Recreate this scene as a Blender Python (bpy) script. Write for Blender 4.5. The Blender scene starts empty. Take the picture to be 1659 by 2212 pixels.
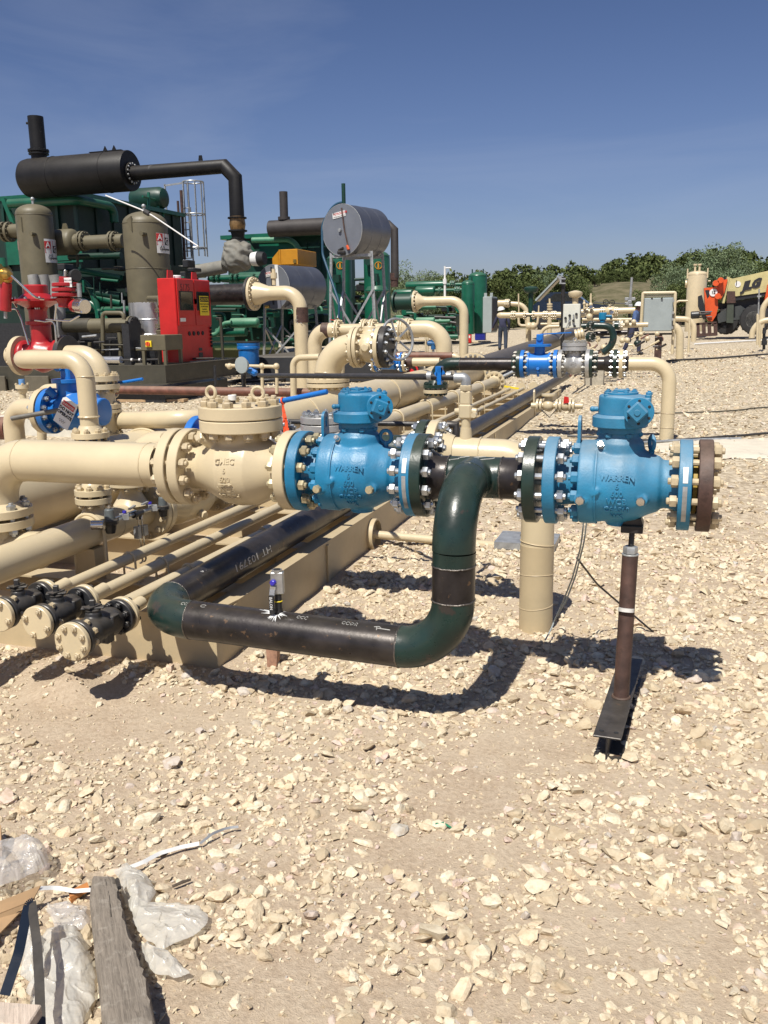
import bpy, bmesh, math, random
import numpy as np
from mathutils import Vector, Matrix, Quaternion, noise

# ------------------------------------------------------------------ camera, world, sun, exposure
SC = bpy.context.scene
COL = SC.collection
F_, CX_, CY_, H_ = 1912.0, 829.5, 1106.0, 1.57          # focal length and centre of a 1659 x 2212 frame, eye height in metres
YAW, PITCH, ROLL = math.radians(17.95), math.radians(12.2), math.radians(1.0)
Wv = Vector((-math.sin(YAW)*math.cos(PITCH), math.cos(YAW)*math.cos(PITCH), -math.sin(PITCH)))
_r0 = Vector((math.cos(YAW), math.sin(YAW), 0)); _u0 = _r0.cross(Wv)
Rv = _r0*math.cos(ROLL) - _u0*math.sin(ROLL)
Uv = _u0*math.cos(ROLL) + _r0*math.sin(ROLL)
Cv = Vector((0, 0, H_))
cd = bpy.data.cameras.new('camera'); cam = bpy.data.objects.new('camera', cd); COL.objects.link(cam)
mw = Matrix((Rv, Uv, -Wv)).transposed().to_4x4(); mw.translation = Cv
cam.matrix_world = mw
cd.sensor_fit = 'VERTICAL'; cd.sensor_height = 24.0; cd.lens = 24.0*F_/2212.0
cd.clip_start = 0.05; cd.clip_end = 3000
SC.camera = cam

world = bpy.data.worlds.new('World'); SC.world = world; world.use_nodes = True
wn = world.node_tree.nodes; wl = world.node_tree.links
sky = wn.new('ShaderNodeTexSky'); sky.sky_type = 'NISHITA'; sky.sun_disc = False
SUN_EL, SUN_ROT = math.radians(58.3), math.radians(186)
sky.sun_elevation = SUN_EL; sky.sun_rotation = SUN_ROT
sky.altitude = 300; sky.air_density = 1.0; sky.dust_density = 1.3; sky.ozone_density = 2.4
bg = wn['Background']; bg.inputs['Strength'].default_value = 0.052
# the day was hazy: clear slate blue overhead, paling towards the horizon, with faint cirrus
tint = wn.new('ShaderNodeMix'); tint.data_type = 'RGBA'; tint.blend_type = 'MULTIPLY'; tint.inputs[0].default_value = 1.0
tco = wn.new('ShaderNodeTexCoord'); sxy = wn.new('ShaderNodeSeparateXYZ'); wl.new(tco.outputs['Generated'], sxy.inputs[0])
rp = wn.new('ShaderNodeValToRGB'); wl.new(sxy.outputs[2], rp.inputs[0])
rp.color_ramp.elements[0].position = 0.0; rp.color_ramp.elements[0].color = (1.26, 1.24, 1.50, 1)
rp.color_ramp.elements[1].position = 0.42; rp.color_ramp.elements[1].color = (.74, .81, 1.08, 1)
e_ = rp.color_ramp.elements.new(0.14); e_.color = (1.04, 1.05, 1.33, 1)
mp_ = wn.new('ShaderNodeMapping'); mp_.inputs['Scale'].default_value = (1.1, 2.2, 7.0); mp_.inputs['Rotation'].default_value = (.25, 0, .5); wl.new(tco.outputs['Generated'], mp_.inputs[0])
nz = wn.new('ShaderNodeTexNoise'); nz.inputs['Scale'].default_value = 1.6; nz.inputs['Detail'].default_value = 7; nz.inputs['Roughness'].default_value = .55; nz.inputs['Distortion'].default_value = .8; wl.new(mp_.outputs[0], nz.inputs['Vector'])
cr = wn.new('ShaderNodeValToRGB'); wl.new(nz.outputs[0], cr.inputs[0]); cr.color_ramp.elements[0].position = .45; cr.color_ramp.elements[0].color = (0, 0, 0, 1); cr.color_ramp.elements[1].position = .80; cr.color_ramp.elements[1].color = (.20, .20, .20, 1)
wl.new(sky.outputs[0], tint.inputs[6]); wl.new(rp.outputs[0], tint.inputs[7])
ci = wn.new('ShaderNodeMix'); ci.data_type = 'RGBA'; wl.new(cr.outputs[0], ci.inputs[0]); wl.new(tint.outputs[2], ci.inputs[6]); ci.inputs[7].default_value = (7.6, 8.4, 10.4, 1)
wl.new(ci.outputs[2], bg.inputs['Color'])
sd = bpy.data.lights.new('sun', 'SUN'); sd.energy = 5.0; sd.angle = math.radians(0.53); sd.color = (1.0, 0.953, 0.872)
sun = bpy.data.objects.new('sun', sd); COL.objects.link(sun)
sun.rotation_euler = Vector((0.075, 0.566, -0.92)).to_track_quat('-Z', 'Y').to_euler()
vs = SC.view_settings; vs.view_transform = 'Standard'; vs.look = 'None'; vs.exposure = 0.27; vs.gamma = 1.0
try: vs.use_curve_mapping = False
except Exception: pass

# ------------------------------------------------------------------ helpers
def gz(Y):
    if Y < 3.5: return -0.05
    if Y < 36: return -0.05 + 0.0109*(Y-3.5)
    if Y < 60: return 0.304 + 0.02*(Y-36)
    return 0.784
def at(px, py, X=None, Y=None, Z=None, D=None):
    """world point seen at (px,py) of the survey frame, on the plane X=, Y=, Z=, at depth D=, or on the ground"""
    d = Rv*((px-CX_)/F_) + Uv*((CY_-py)/F_) + Wv
    if D is not None: t = D
    elif X is not None: t = X/d.x
    elif Y is not None: t = Y/d.y
    elif Z is not None: t = (Z-H_)/d.z
    else:
        z = 0.0
        for _ in range(60):
            P = Cv + d*((z-H_)/d.z); z = .5*z + .5*gz(P.y)
        return P
    return Cv + d*t
def V(*a): return Vector(a)
XA, YA, ZA = V(1,0,0), V(0,1,0), V(0,0,1)

class M:
    """collects vertices and faces in world coordinates"""
    def __init__(s): s.v = []; s.f = []; s.mi = []; s.m = 0
    def add(s, vs_, fs):
        b = len(s.v); s.v += [tuple(p) for p in vs_]
        for f in fs: s.f.append(tuple(i+b for i in f)); s.mi.append(s.m)
        return s
    def frame(s, ax):
        ax = Vector(ax).normalized()
        ref = ZA if abs(ax.z) < .9 else XA
        u = ref.cross(ax).normalized(); w = ax.cross(u)
        return ax, u, w
    def lathe(s, c, ax, prof, n=24, caps=True, a0=0.0):
        """prof: list of (t along axis, radius)"""
        c = Vector(c); ax, u, w = s.frame(ax); vs_ = []; fs = []
        for t, r in prof:
            for k in range(n):
                a = a0 + 2*math.pi*k/n
                vs_.append(c + ax*t + (u*math.cos(a) + w*math.sin(a))*r)
        m = len(prof)
        for j in range(m-1):
            for k in range(n):
                k2 = (k+1) % n
                fs.append((j*n+k, j*n+k2, (j+1)*n+k2, (j+1)*n+k))
        if caps:
            fs.append(tuple(range(n))[::-1]); fs.append(tuple((m-1)*n+k for k in range(n)))
        return s.add(vs_, fs)
    def cyl(s, a, b, r, n=16, r2=None, ch=0.0):
        a = Vector(a); b = Vector(b); L = (b-a).length; r2 = r if r2 is None else r2
        if L < 1e-6: return s
        if ch: return s.lathe(a, b-a, [(0, r-ch), (ch, r), (L-ch, r2), (L, r2-ch)], n)
        return s.lathe(a, b-a, [(0, r), (L, r2)], n)
    def disc(s, c, ax, r, th, n=28, ch=0.0015, bore=0.0):
        """flat ring/disc centred on c, thickness th"""
        h = th/2
        if bore: pr = [(-h, bore), (-h, r-ch), (-h+ch, r), (h-ch, r), (h, r-ch), (h, bore), (-h, bore)]; return s.lathe(c, ax, pr, n, caps=False)
        return s.lathe(c, ax, [(-h, r-ch), (-h+ch, r), (h-ch, r), (h, r-ch)], n)
    def tube(s, path, r, n=14, cap=True):
        P = [Vector(p) for p in path]; Q = [P[0]]
        for p in P[1:]:
            if (p-Q[-1]).length > 1e-5: Q.append(p)
        P = Q; k = len(P)
        rr = r if isinstance(r, (list, tuple)) else [r]*k
        T = []
        for i in range(k):
            a = P[max(i-1, 0)]; b = P[min(i+1, k-1)]
            t0 = (P[i]-a).normalized() if i > 0 else (b-P[i]).normalized()
            t1 = (b-P[i]).normalized() if i < k-1 else t0
            T.append((t0+t1).normalized())
        ax, u, w = s.frame(T[0]); vs_ = []; fs = []
        for i in range(k):
            if i > 0:
                q = T[i-1].rotation_difference(T[i]); u = (q @ u).normalized()
            w = T[i].cross(u).normalized()
            # keep the tube round in mitred corners
            sc = 1.0
            for j in range(n):
                a = 2*math.pi*j/n
                vs_.append(P[i] + (u*math.cos(a) + w*math.sin(a))*rr[min(i, len(rr)-1)]*sc)
        for i in range(k-1):
            for j in range(n):
                j2 = (j+1) % n
                fs.append((i*n+j, i*n+j2, (i+1)*n+j2, (i+1)*n+j))
        if cap: fs.append(tuple(range(n))[::-1]); fs.append(tuple((k-1)*n+j for j in range(n)))
        return s.add(vs_, fs)
    def box(s, c, size, rot=None, ch=0.0):
        c = Vector(c); hx, hy, hz = [q/2 for q in size]; Rm = rot if rot is not None else Matrix.Identity(3)
        if not ch:
            vs_ = [c + Rm @ V(x*hx, y*hy, z*hz) for z in (-1, 1) for y in (-1, 1) for x in (-1, 1)]
            return s.add(vs_, [(0,2,3,1), (4,5,7,6), (0,1,5,4), (2,6,7,3), (0,4,6,2), (1,3,7,5)])
        vs_ = []; idx = {}
        for sx in (-1, 1):
            for sy in (-1, 1):
                for sz in (-1, 1):
                    for a in range(3):
                        p = [sx*(hx-ch), sy*(hy-ch), sz*(hz-ch)]; p[a] = (sx*hx, sy*hy, sz*hz)[a]
                        idx[(sx, sy, sz, a)] = len(vs_); vs_.append(c + Rm @ V(*p))
        fs = []
        I = idx
        for a in range(3):
            b_, c_ = [(1, 2), (0, 2), (0, 1)][a]
            for sg in (-1, 1):
                q = []
                for (p1, p2) in ((-1, -1), (1, -1), (1, 1), (-1, 1)):
                    k = [0, 0, 0]; k[a] = sg; k[b_] = p1; k[c_] = p2; q.append(I[(*k, a)])
                fs.append(tuple(q))
        for a in range(3):        # edge strips between faces b_ and c_
            b_, c_ = [(1, 2), (0, 2), (0, 1)][a]
            for p1 in (-1, 1):
                for p2 in (-1, 1):
                    k0 = [0, 0, 0]; k0[a] = -1; k0[b_] = p1; k0[c_] = p2; k1 = list(k0); k1[a] = 1
                    fs.append((I[(*k0, b_)], I[(*k1, b_)], I[(*k1, c_)], I[(*k0, c_)]))
        for sx in (-1, 1):
            for sy in (-1, 1):
                for sz in (-1, 1): fs.append((I[(sx,sy,sz,0)], I[(sx,sy,sz,1)], I[(sx,sy,sz,2)]))
        return s.add(vs_, fs)
    def bar(s, a, b, w, h, up=ZA):
        a = Vector(a); b = Vector(b); d = b-a; y = d.normalized(); x = y.cross(Vector(up))
        if x.length < 1e-4: x = y.cross(XA)
        x.normalize(); z = x.cross(y)
        Rm = Matrix((x, y, z)).transposed()
        return s.box((a+b)/2, (w, d.length, h), Rm)
    def prism(s, poly, d):
        """poly: list of 3-D points of one face; d: extrusion vector"""
        P = [Vector(p) for p in poly]; n = len(P); d = Vector(d)
        fs = [tuple(range(n))[::-1], tuple(n+i for i in range(n))]
        for i in range(n): fs.append((i, (i+1) % n, n+(i+1) % n, n+i))
        return s.add(P + [p+d for p in P], fs)
    def sphere(s, c, r, n=16, m=8, sc=(1, 1, 1)):
        c = Vector(c); vs_ = [c + V(0, 0, -r*sc[2])]
        for j in range(1, m):
            ph = -math.pi/2 + math.pi*j/m
            for k in range(n):
                a = 2*math.pi*k/n
                vs_.append(c + V(math.cos(a)*math.cos(ph)*sc[0], math.sin(a)*math.cos(ph)*sc[1], math.sin(ph)*sc[2])*r)
        vs_.append(c + V(0, 0, r*sc[2])); fs = []
        for k in range(n): fs.append((0, 1+(k+1) % n, 1+k))
        for j in range(m-2):
            for k in range(n):
                k2 = (k+1) % n; fs.append((1+j*n+k, 1+j*n+k2, 1+(j+1)*n+k2, 1+(j+1)*n+k))
        b = 1+(m-2)*n
        for k in range(n): fs.append((b+k, b+(k+1) % n, len(vs_)-1))
        return s.add(vs_, fs)
    def torus(s, c, ax, R, r, n=24, m=8, a0=0, a1=2*math.pi):
        c = Vector(c); ax, u, w = s.frame(ax); full = abs(a1-a0-2*math.pi) < 1e-6
        pts = [c + (u*math.cos(a0+(a1-a0)*k/n) + w*math.sin(a0+(a1-a0)*k/n))*R for k in range(n + (0 if full else 1))]
        if full:
            vs_ = []; fs = []
            for k in range(n):
                a = 2*math.pi*k/n; rad = u*math.cos(a) + w*math.sin(a)
                for j in range(m):
                    b = 2*math.pi*j/m; vs_.append(c + rad*(R + r*math.cos(b)) + ax*r*math.sin(b))
            for k in range(n):
                for j in range(m):
                    fs.append((k*m+j, ((k+1) % n)*m+j, ((k+1) % n)*m+(j+1) % m, k*m+(j+1) % m))
            return s.add(vs_, fs)
        return s.tube(pts, r, m)
    def hexn(s, c, ax, r, h, a0=0.0):
        """hex nut from c along ax"""
        return s.lathe(c, ax, [(0, r*.93), (h*.1, r), (h*.88, r), (h, r*.88)], 6, a0=a0)

def fillet(pts, rad, n=8):
    """polyline with rounded corners"""
    P = [Vector(p) for p in pts]; out = [P[0]]
    for i in range(1, len(P)-1):
        a = (P[i-1]-P[i]).normalized(); b = (P[i+1]-P[i]).normalized()
        ang = a.angle(b); t = rad/math.tan(ang/2)
        t = min(t, (P[i-1]-P[i]).length*.98, (P[i+1]-P[i]).length*.98); r_ = t*math.tan(ang/2)
        c = P[i] + (a+b).normalized()*(r_/math.sin(ang/2))
        p0 = P[i]+a*t; p1 = P[i]+b*t; v0 = p0-c; v1 = p1-c; tot = v0.angle(v1); axis = v0.cross(v1)
        if axis.length < 1e-9: out.append(P[i]); continue
        axis.normalize()
        for k in range(n+1): out.append(c + Quaternion(axis, tot*k/n) @ v0)
    out.append(P[-1]); return out

ORG = {}           # origin of the thing every object belongs to
def mesh_from(name, mb, mats, smooth=True, ang=35):
    me = bpy.data.meshes.new(name); me.from_pydata(mb.v, [], mb.f)
    for m in (mats if isinstance(mats, (list, tuple)) else [mats]): me.materials.append(m)
    if any(mb.mi): me.polygons.foreach_set('material_index', mb.mi)
    if smooth:
        me.polygons.foreach_set('use_smooth', [True]*len(mb.f)); me.set_sharp_from_angle(angle=math.radians(ang))
    me.update(); return me
def part(name, mb, mats, parent, smooth=True, ang=35, label=None, kind=None):
    """one mesh object; its vertices are given in world coordinates and stored relative to the thing's origin"""
    o0 = ORG.get(parent.name, V(0,0,0)) if parent else V(0,0,0)
    me = mesh_from(name, mb, mats, smooth, ang)
    if o0.length: me.transform(Matrix.Translation(-o0))
    o = bpy.data.objects.new(name, me); COL.objects.link(o)
    if parent: o.parent = parent; ORG[o.name] = o0
    if label: o['label'] = label
    if kind: o['kind'] = kind
    return o
def tag(o, label, cat, group=None):
    o['label'] = label; o['category'] = cat
    if group: o['group'] = group
    return o
def thing(name, loc, label, cat, group=None):
    o = bpy.data.objects.new(name, None); o.empty_display_size = .1; COL.objects.link(o)
    o.location = loc; ORG[o.name] = Vector(loc); return tag(o, label, cat, group)
def solo(name, mb, mats, label, cat, group=None, **k):
    """a thing that is one mesh"""
    return tag(part(name, mb, mats, None, **k), label, cat, group)
def struct(name, mb, mats, **k):
    o = part(name, mb, mats, None, **k); o['kind'] = 'structure'; return o
def inst(name, me, mtx, parent):
    """an object sharing mesh data, placed by a world matrix"""
    o = bpy.data.objects.new(name, me); COL.objects.link(o); o.parent = parent
    o0 = ORG[parent.name]; ORG[o.name] = o0
    o.matrix_basis = Matrix.Translation(-o0) @ mtx; return o
def axmat(c, ax, spin=0.0):
    ax = Vector(ax).normalized(); ref = ZA if abs(ax.z) < .9 else XA
    u = ref.cross(ax).normalized(); w = ax.cross(u)
    m = Matrix((u, w, ax)).transposed() @ Matrix.Rotation(spin, 3, 'Z')
    m = m.to_4x4(); m.translation = Vector(c); return m
def copy_thing(root, loc, rot=None, label=None):
    r = root.copy(); COL.objects.link(r); r.location = loc; ORG[r.name] = Vector(loc)
    if rot is not None: r.rotation_euler = rot
    if label: r['label'] = label
    def rec(src, dst):
        for ch in src.children:
            c = ch.copy(); COL.objects.link(c); c.parent = dst; rec(ch, c)
    rec(root, r); return r

# ------------------------------------------------------------------ materials
def newmat(name):
    m = bpy.data.materials.new(name); m.use_nodes = True
    nt = m.node_tree; b = nt.nodes['Principled BSDF']; return m, nt, b
def nnode(nt, typ, **k):
    n = nt.nodes.new(typ)
    for a, v in k.items(): setattr(n, a, v)
    return n
def ramp(nt, src, stops):
    r = nnode(nt, 'ShaderNodeValToRGB'); e = r.color_ramp.elements
    e[0].position, e[0].color = stops[0][0], (*stops[0][1], 1) if len(stops[0][1]) == 3 else stops[0][1]
    e[1].position, e[1].color = stops[-1][0], (*stops[-1][1], 1)
    for p, c in stops[1:-1]: q = e.new(p); q.color = (*c, 1)
    nt.links.new(src, r.inputs[0]); return r.outputs[0]
def mixc(nt, fac, a, b, mode='MIX'):
    n = nnode(nt, 'ShaderNodeMix', data_type='RGBA', blend_type=mode)
    for s_, v in ((0, fac), (6, a), (7, b)):
        if isinstance(v, (int, float)): n.inputs[s_].default_value = v
        elif isinstance(v, tuple): n.inputs[s_].default_value = (*v, 1)
        else: nt.links.new(v, n.inputs[s_])
    return n.outputs[2]
def noise_t(nt, scale, detail=4, rough=.55, vec=None, dist=0):
    n = nnode(nt, 'ShaderNodeTexNoise'); n.inputs['Scale'].default_value = scale; n.inputs['Detail'].default_value = detail
    n.inputs['Roughness'].default_value = rough; n.inputs['Distortion'].default_value = dist
    if vec is not None: nt.links.new(vec, n.inputs['Vector'])
    return n.outputs[0]
def mth(nt, op, a, b=None, c=None):
    n = nnode(nt, 'ShaderNodeMath', operation=op)
    for i, v in enumerate((a, b, c)):
        if v is None: continue
        if isinstance(v, (int, float)): n.inputs[i].default_value = v
        else: nt.links.new(v, n.inputs[i])
    return n.outputs[0]
def geo_pos(nt): return nnode(nt, 'ShaderNodeNewGeometry').outputs['Position']
def paint(name, col, rough=.4, metal=0.0, var=.10, vs_=7.0, bump=.04, bs=90.0, dust=0.0, chip=None, chipamt=.62, chips=9.0, dcol=(.52,.43,.30), spec=.5, coat=0.0, grime=0.0):
    m, nt, b = newmat(name); pos = geo_pos(nt)
    n1 = noise_t(nt, vs_, 5, .6, pos)
    dark = tuple(c*(1-var*1.5) for c in col); lite = tuple(min(1, c*(1+var)) for c in col)
    c = ramp(nt, n1, [(.3, dark), (.7, lite)])
    if grime:
        n4 = noise_t(nt, 3.1, 8, .7, pos)
        f = ramp(nt, n4, [(.45, (0,0,0)), (.75, (grime,)*3)])
        c = mixc(nt, f, c, tuple(q*.45+.01 for q in dcol))
    if chip:
        n2 = noise_t(nt, chips, 7, .65, pos)
        f = ramp(nt, n2, [(chipamt, (0,0,0)), (chipamt+.02, (1,1,1))])
        c = mixc(nt, f, c, chip)
    if dust:
        g = nnode(nt, 'ShaderNodeNewGeometry'); sx = nnode(nt, 'ShaderNodeSeparateXYZ'); nt.links.new(g.outputs['Normal'], sx.inputs[0])
        up = mth(nt, 'MAXIMUM', sx.outputs[2], 0.0); n3 = noise_t(nt, 14, 6, .7, pos)
        f = mth(nt, 'MULTIPLY', mth(nt, 'MULTIPLY', up, n3), dust*1.8)
        f = mth(nt, 'MINIMUM', f, 1.0)
        c = mixc(nt, f, c, dcol)
    nt.links.new(c, b.inputs['Base Color'])
    nr = noise_t(nt, 30, 4, .6, pos)
    rr = mth(nt, 'MULTIPLY_ADD', nr, .25, rough-.12)
    nt.links.new(rr, b.inputs['Roughness'])
    b.inputs['Metallic'].default_value = metal; b.inputs['Specular IOR Level'].default_value = spec
    if coat: b.inputs['Coat Weight'].default_value = coat; b.inputs['Coat Roughness'].default_value = .15
    if bump:
        bp = nnode(nt, 'ShaderNodeBump'); bp.inputs['Strength'].default_value = bump; bp.inputs['Distance'].default_value = .01
        nt.links.new(noise_t(nt, bs, 5, .6, pos), bp.inputs['Height']); nt.links.new(bp.outputs[0], b.inputs['Normal'])
    return m
TAN = paint('tan_paint', (.58,.485,.315), .33, var=.05, vs_=3.5, dust=.12, bump=.05, grime=.12, chip=(.30,.22,.14), chipamt=.745, chips=14)
TAN2 = paint('tan_paint_dusty', (.50,.40,.245), .45, var=.06, vs_=3, dust=.22, bump=.05, grime=.25)
TANR = paint('tan_paint_rust_specks', (.58,.485,.315), .38, var=.05, chip=(.13,.035,.012), chipamt=.70, chips=11, dust=.12)
BLUE = paint('teal_blue_paint', (.005,.18,.35), .40, var=.2, vs_=5, dust=.13, bump=.16, bs=130, chip=(.10,.10,.07), chipamt=.735, chips=16, grime=.12)
BLUEF = paint('faded_blue_paint', (.016,.205,.375), .5, var=.2, vs_=4, dust=.26, bump=.16, bs=130, chip=(.16,.12,.09), chipamt=.74, chips=14, grime=.14)
BRIGHT = paint('bright_blue_paint', (.008,.15,.50), .33, var=.08, vs_=5, bump=.03, dust=.06)
DGREEN = paint('dark_green_primer', (.010,.030,.024), .30, var=.25, vs_=7, bump=.08, chip=(.10,.11,.055), chipamt=.70, chips=10, dust=.08)
DGREENE = paint('dark_green_elbow', (.007,.026,.022), .30, var=.3, vs_=6, bump=.07, chip=(.032,.027,.024), chipamt=.60, chips=4.5, dust=.06)
MILL = paint('mill_scale_steel', (.030,.026,.027), .32, metal=.4, var=.45, vs_=9, bump=.06, chip=(.12,.075,.045), chipamt=.64, chips=24, dust=.05, grime=.10)
MILL2 = paint('black_pipe_far', (.042,.036,.036), .42, metal=.2, var=.35, vs_=5, bump=.03, chip=(.11,.09,.075), chipamt=.68, chips=12, dust=.25)
WELD = paint('weld_bead', (.20,.18,.16), .35, metal=.8, var=.3, vs_=60, bump=.5, bs=160)
RUST = paint('rusty_brown_steel', (.068,.034,.026), .62, var=.35, vs_=14, bump=.12, bs=120, chip=(.045,.022,.016), chipamt=.6, chips=18, dust=.12)
RUSTP = paint('red_oxide_pipe', (.15,.055,.036), .55, var=.3, vs_=10, bump=.05, dust=.25, chip=(.28,.22,.17), chipamt=.72, chips=8)
DARKST = paint('dark_scaled_steel', (.036,.034,.035), .42, metal=.35, var=.35, vs_=14, bump=.1, dust=.10, chip=(.14,.07,.04), chipamt=.66, chips=20)
ZINC = paint('zinc_plated_steel', (.50,.52,.53), .36, metal=.85, var=.12, vs_=30, bump=.03)
ZINCD = paint('dull_zinc_nut', (.30,.29,.26), .5, metal=.3, var=.2, vs_=40, bump=.05, dust=.1)
NUTT = paint('tan_painted_nut', (.50,.41,.265), .42, var=.14, vs_=40, bump=.1, chip=(.25,.19,.12), chipamt=.70, chips=60)
NUTY = paint('brass_zinc_nut', (.50,.43,.27), .38, metal=.45, var=.2, vs_=40, bump=.06)
GALV = paint('galvanised_steel', (.38,.39,.39), .42, metal=.45, var=.2, vs_=18, bump=.03)
GALVT = paint('grey_tank_steel', (.17,.18,.21), .40, metal=.7, var=.10, vs_=2.5, bump=.012, bs=20)
GALVE = paint('grey_tank_end', (.20,.215,.245), .48, metal=.35, var=.08, vs_=2.5, bump=.012, bs=20)
SILVER = paint('silver_paint', (.48,.48,.47), .42, metal=.55, var=.12, vs_=12, bump=.05, dust=.15)
STAIN = paint('stainless_tube', (.60,.58,.54), .22, metal=.95, var=.05, bump=0)
BLACKP = paint('black_paint', (.022,.023,.026), .38, var=.3, vs_=20, bump=.06, dust=.10)
BLACKM = paint('black_matt_paint', (.009,.009,.010), .50, var=.35, vs_=2.2, bump=.03, dust=.05, chip=(.05,.05,.055), chipamt=.66, chips=1.5, spec=.3)
BROWNM = paint('brown_grey_stack', (.040,.034,.032), .62, var=.2, vs_=3, bump=.03)
RUBBER = paint('black_rubber', (.020,.020,.021), .7, var=.2, bump=.1)
GREEN = paint('compressor_green', (.006,.098,.056), .34, var=.16, vs_=2.5, bump=.02, dust=.10)
GREEND = paint('compressor_green_dark', (.003,.036,.024), .45, var=.2, vs_=2, bump=.02, dust=.05)
GREENL = paint('dusty_green', (.05,.20,.12), .5, var=.12, vs_=4, bump=.02, dust=.5, dcol=(.30,.42,.28))
OLIVE = paint('olive_drab_paint', (.115,.100,.060), .5, var=.12, vs_=3, bump=.03, dust=.2, dcol=(.3,.26,.17))
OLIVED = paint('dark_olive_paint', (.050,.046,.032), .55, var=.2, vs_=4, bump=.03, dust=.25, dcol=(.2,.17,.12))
RED = paint('red_cabinet_paint', (.50,.014,.013), .38, var=.1, vs_=3, bump=.015, dust=.05)
REDD = paint('red_actuator_paint', (.36,.018,.022), .34, var=.12, vs_=8, bump=.05)
ORANGE = paint('orange_machine_paint', (.62,.085,.018), .42, var=.1, vs_=4, bump=.02, dust=.2)
BOOMC = paint('cream_boom_paint', (.52,.46,.22), .45, var=.1, vs_=3, bump=.02, dust=.2)
MUST = paint('mustard_paint', (.50,.22,.012), .45, var=.08, vs_=3, bump=.02)
GREYB = paint('grey_cabinet', (.30,.34,.34), .45, var=.06, vs_=3, bump=.01)
CREAMB = paint('cream_box', (.62,.62,.54), .42, var=.05, vs_=3, bump=.01)
ALU = paint('aluminium_jacket', (.62,.62,.62), .32, metal=.85, var=.12, vs_=3, bump=.06, bs=8)
BRASS = paint('brass', (.56,.36,.10), .3, metal=.9, var=.12, vs_=20, bump=.03)
WHITE = paint('white_paint', (.72,.72,.70), .4, var=.06, bump=.02)
CONC = paint('concrete', (.40,.36,.28), .85, var=.14, vs_=18, bump=.3, bs=60)
WOOD = None
DRUM = paint('blue_plastic_drum', (.010,.135,.42), .35, var=.08, bump=.02)
NAVY = paint('navy_cloth', (.030,.033,.070), .85, var=.25, vs_=10, bump=.25, bs=18)
BLUEC = paint('blue_work_shirt', (.07,.12,.26), .85, var=.25, vs_=10, bump=.25, bs=18)
JEANS = paint('dark_jeans', (.035,.048,.075), .85, var=.25, vs_=12, bump=.25, bs=20)
SKIN = paint('brown_skin', (.14,.065,.035), .55, var=.1, bump=.02)
RIBBON = paint('orange_ribbon', (.85,.10,.03), .5, var=.1, bump=.02)
REDTAG = paint('red_hydrant_paint', (.55,.02,.02), .3, var=.08, bump=.02)
CHALK = paint('white_paint_marker', (.48,.47,.44), .7, var=.3, bump=0)
INK = paint('black_print', (.015,.015,.02), .6, var=.1, bump=0)
REDINK = paint('red_print', (.50,.03,.03), .6, var=.1, bump=0)
YELL = paint('yellow_sign', (.80,.62,.03), .5, var=.06, bump=0)
GLASSD = paint('dark_window', (.02,.022,.022), .08, var=.2, bump=0)
CARD = paint('cardboard', (.36,.23,.12), .8, var=.12, vs_=8, bump=.05)
BLUETAPE = paint('blue_tape', (.12,.28,.55), .5, var=.1, bump=0)
PURPLE = paint('purple_cap', (.04,.03,.42), .3, var=.1, bump=0)
# ------------------------------------------------------------------ ground
rng = np.random.default_rng(7); random.seed(7)
def vnoise(x, y, seed=0):
    """value noise for arrays"""
    xi = np.floor(x).astype(np.int64); yi = np.floor(y).astype(np.int64); xf = x-xi; yf = y-yi
    def h(a, b):
        n = (a*374761393 + b*668265263 + seed*1274126177) & 0x7fffffff
        n = ((n ^ (n >> 13))*1103515245 + 12345) & 0x7fffffff
        return ((n ^ (n >> 16)) & 0xffff)/65535.0
    sx = xf*xf*(3-2*xf); sy = yf*yf*(3-2*yf)
    return (h(xi, yi)*(1-sx)+h(xi+1, yi)*sx)*(1-sy) + (h(xi, yi+1)*(1-sx)+h(xi+1, yi+1)*sx)*sy
def fbm(x, y, o=4, seed=0):
    s = 0; a = .5
    for k in range(o): s = s + a*vnoise(x*2**k, y*2**k, seed+k*17); a *= .5
    return s
def gz_a(Y):
    return np.where(Y < 3.5, -.05, np.where(Y < 36, -.05+.0109*(Y-3.5), np.where(Y < 60, .304+.02*(Y-36), .784)))
def blob(x, y, px, py, rx, ry, rot=0.0):
    p = at(px, py); c, s_ = math.cos(rot), math.sin(rot); dx, dy = x-p.x, y-p.y; u, v = (dx*c+dy*s_)/rx, (-dx*s_+dy*c)/ry
    return np.exp(-(u*u+v*v)**1.3)
def patch(x, y):          # 1 = bare dirt, 0 = crushed stone
    n = fbm(x*1.5+3.1, y*1.5+9.7, 4, 5)
    d = np.clip((n-.50)*3.0, -.5, .5) + .18*np.clip((3.0-y), 0, 1)
    for b in ((160, 1560, .55, .22, 0), (420, 1540, .50, .16, .1), (1130, 1600, .22, .34, -.5), (1010, 1720, .20, .16, -.3), (860, 1840, .20, .12, 0), (700, 2140, .34, .17, .2), (1130, 1840, .30, .10, 0), (480, 2160, .2, .15, 0), (1480, 1720, .28, .12, 0), (1360, 2010, .25, .10, 0), (60, 1480, .5, .2, 0)):
        d = d + .95*blob(x, y, *b)
    for b in ((950, 1440, .62, .36, .3), (690, 1640, .34, .14, .5), (500, 1760, .30, .13, .4), (1500, 1500, .7, .5, 0), (620, 1960, .3, .14, .3), (1560, 1880, .5, .2, 0), (980, 1990, .25, .1, 0), (820, 1560, .3, .15, .3)):
        d = d - .75*blob(x, y, *b)
    return np.clip(d+.22, 0, 1)
HILL = at(1332, 620, D=92)
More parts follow.
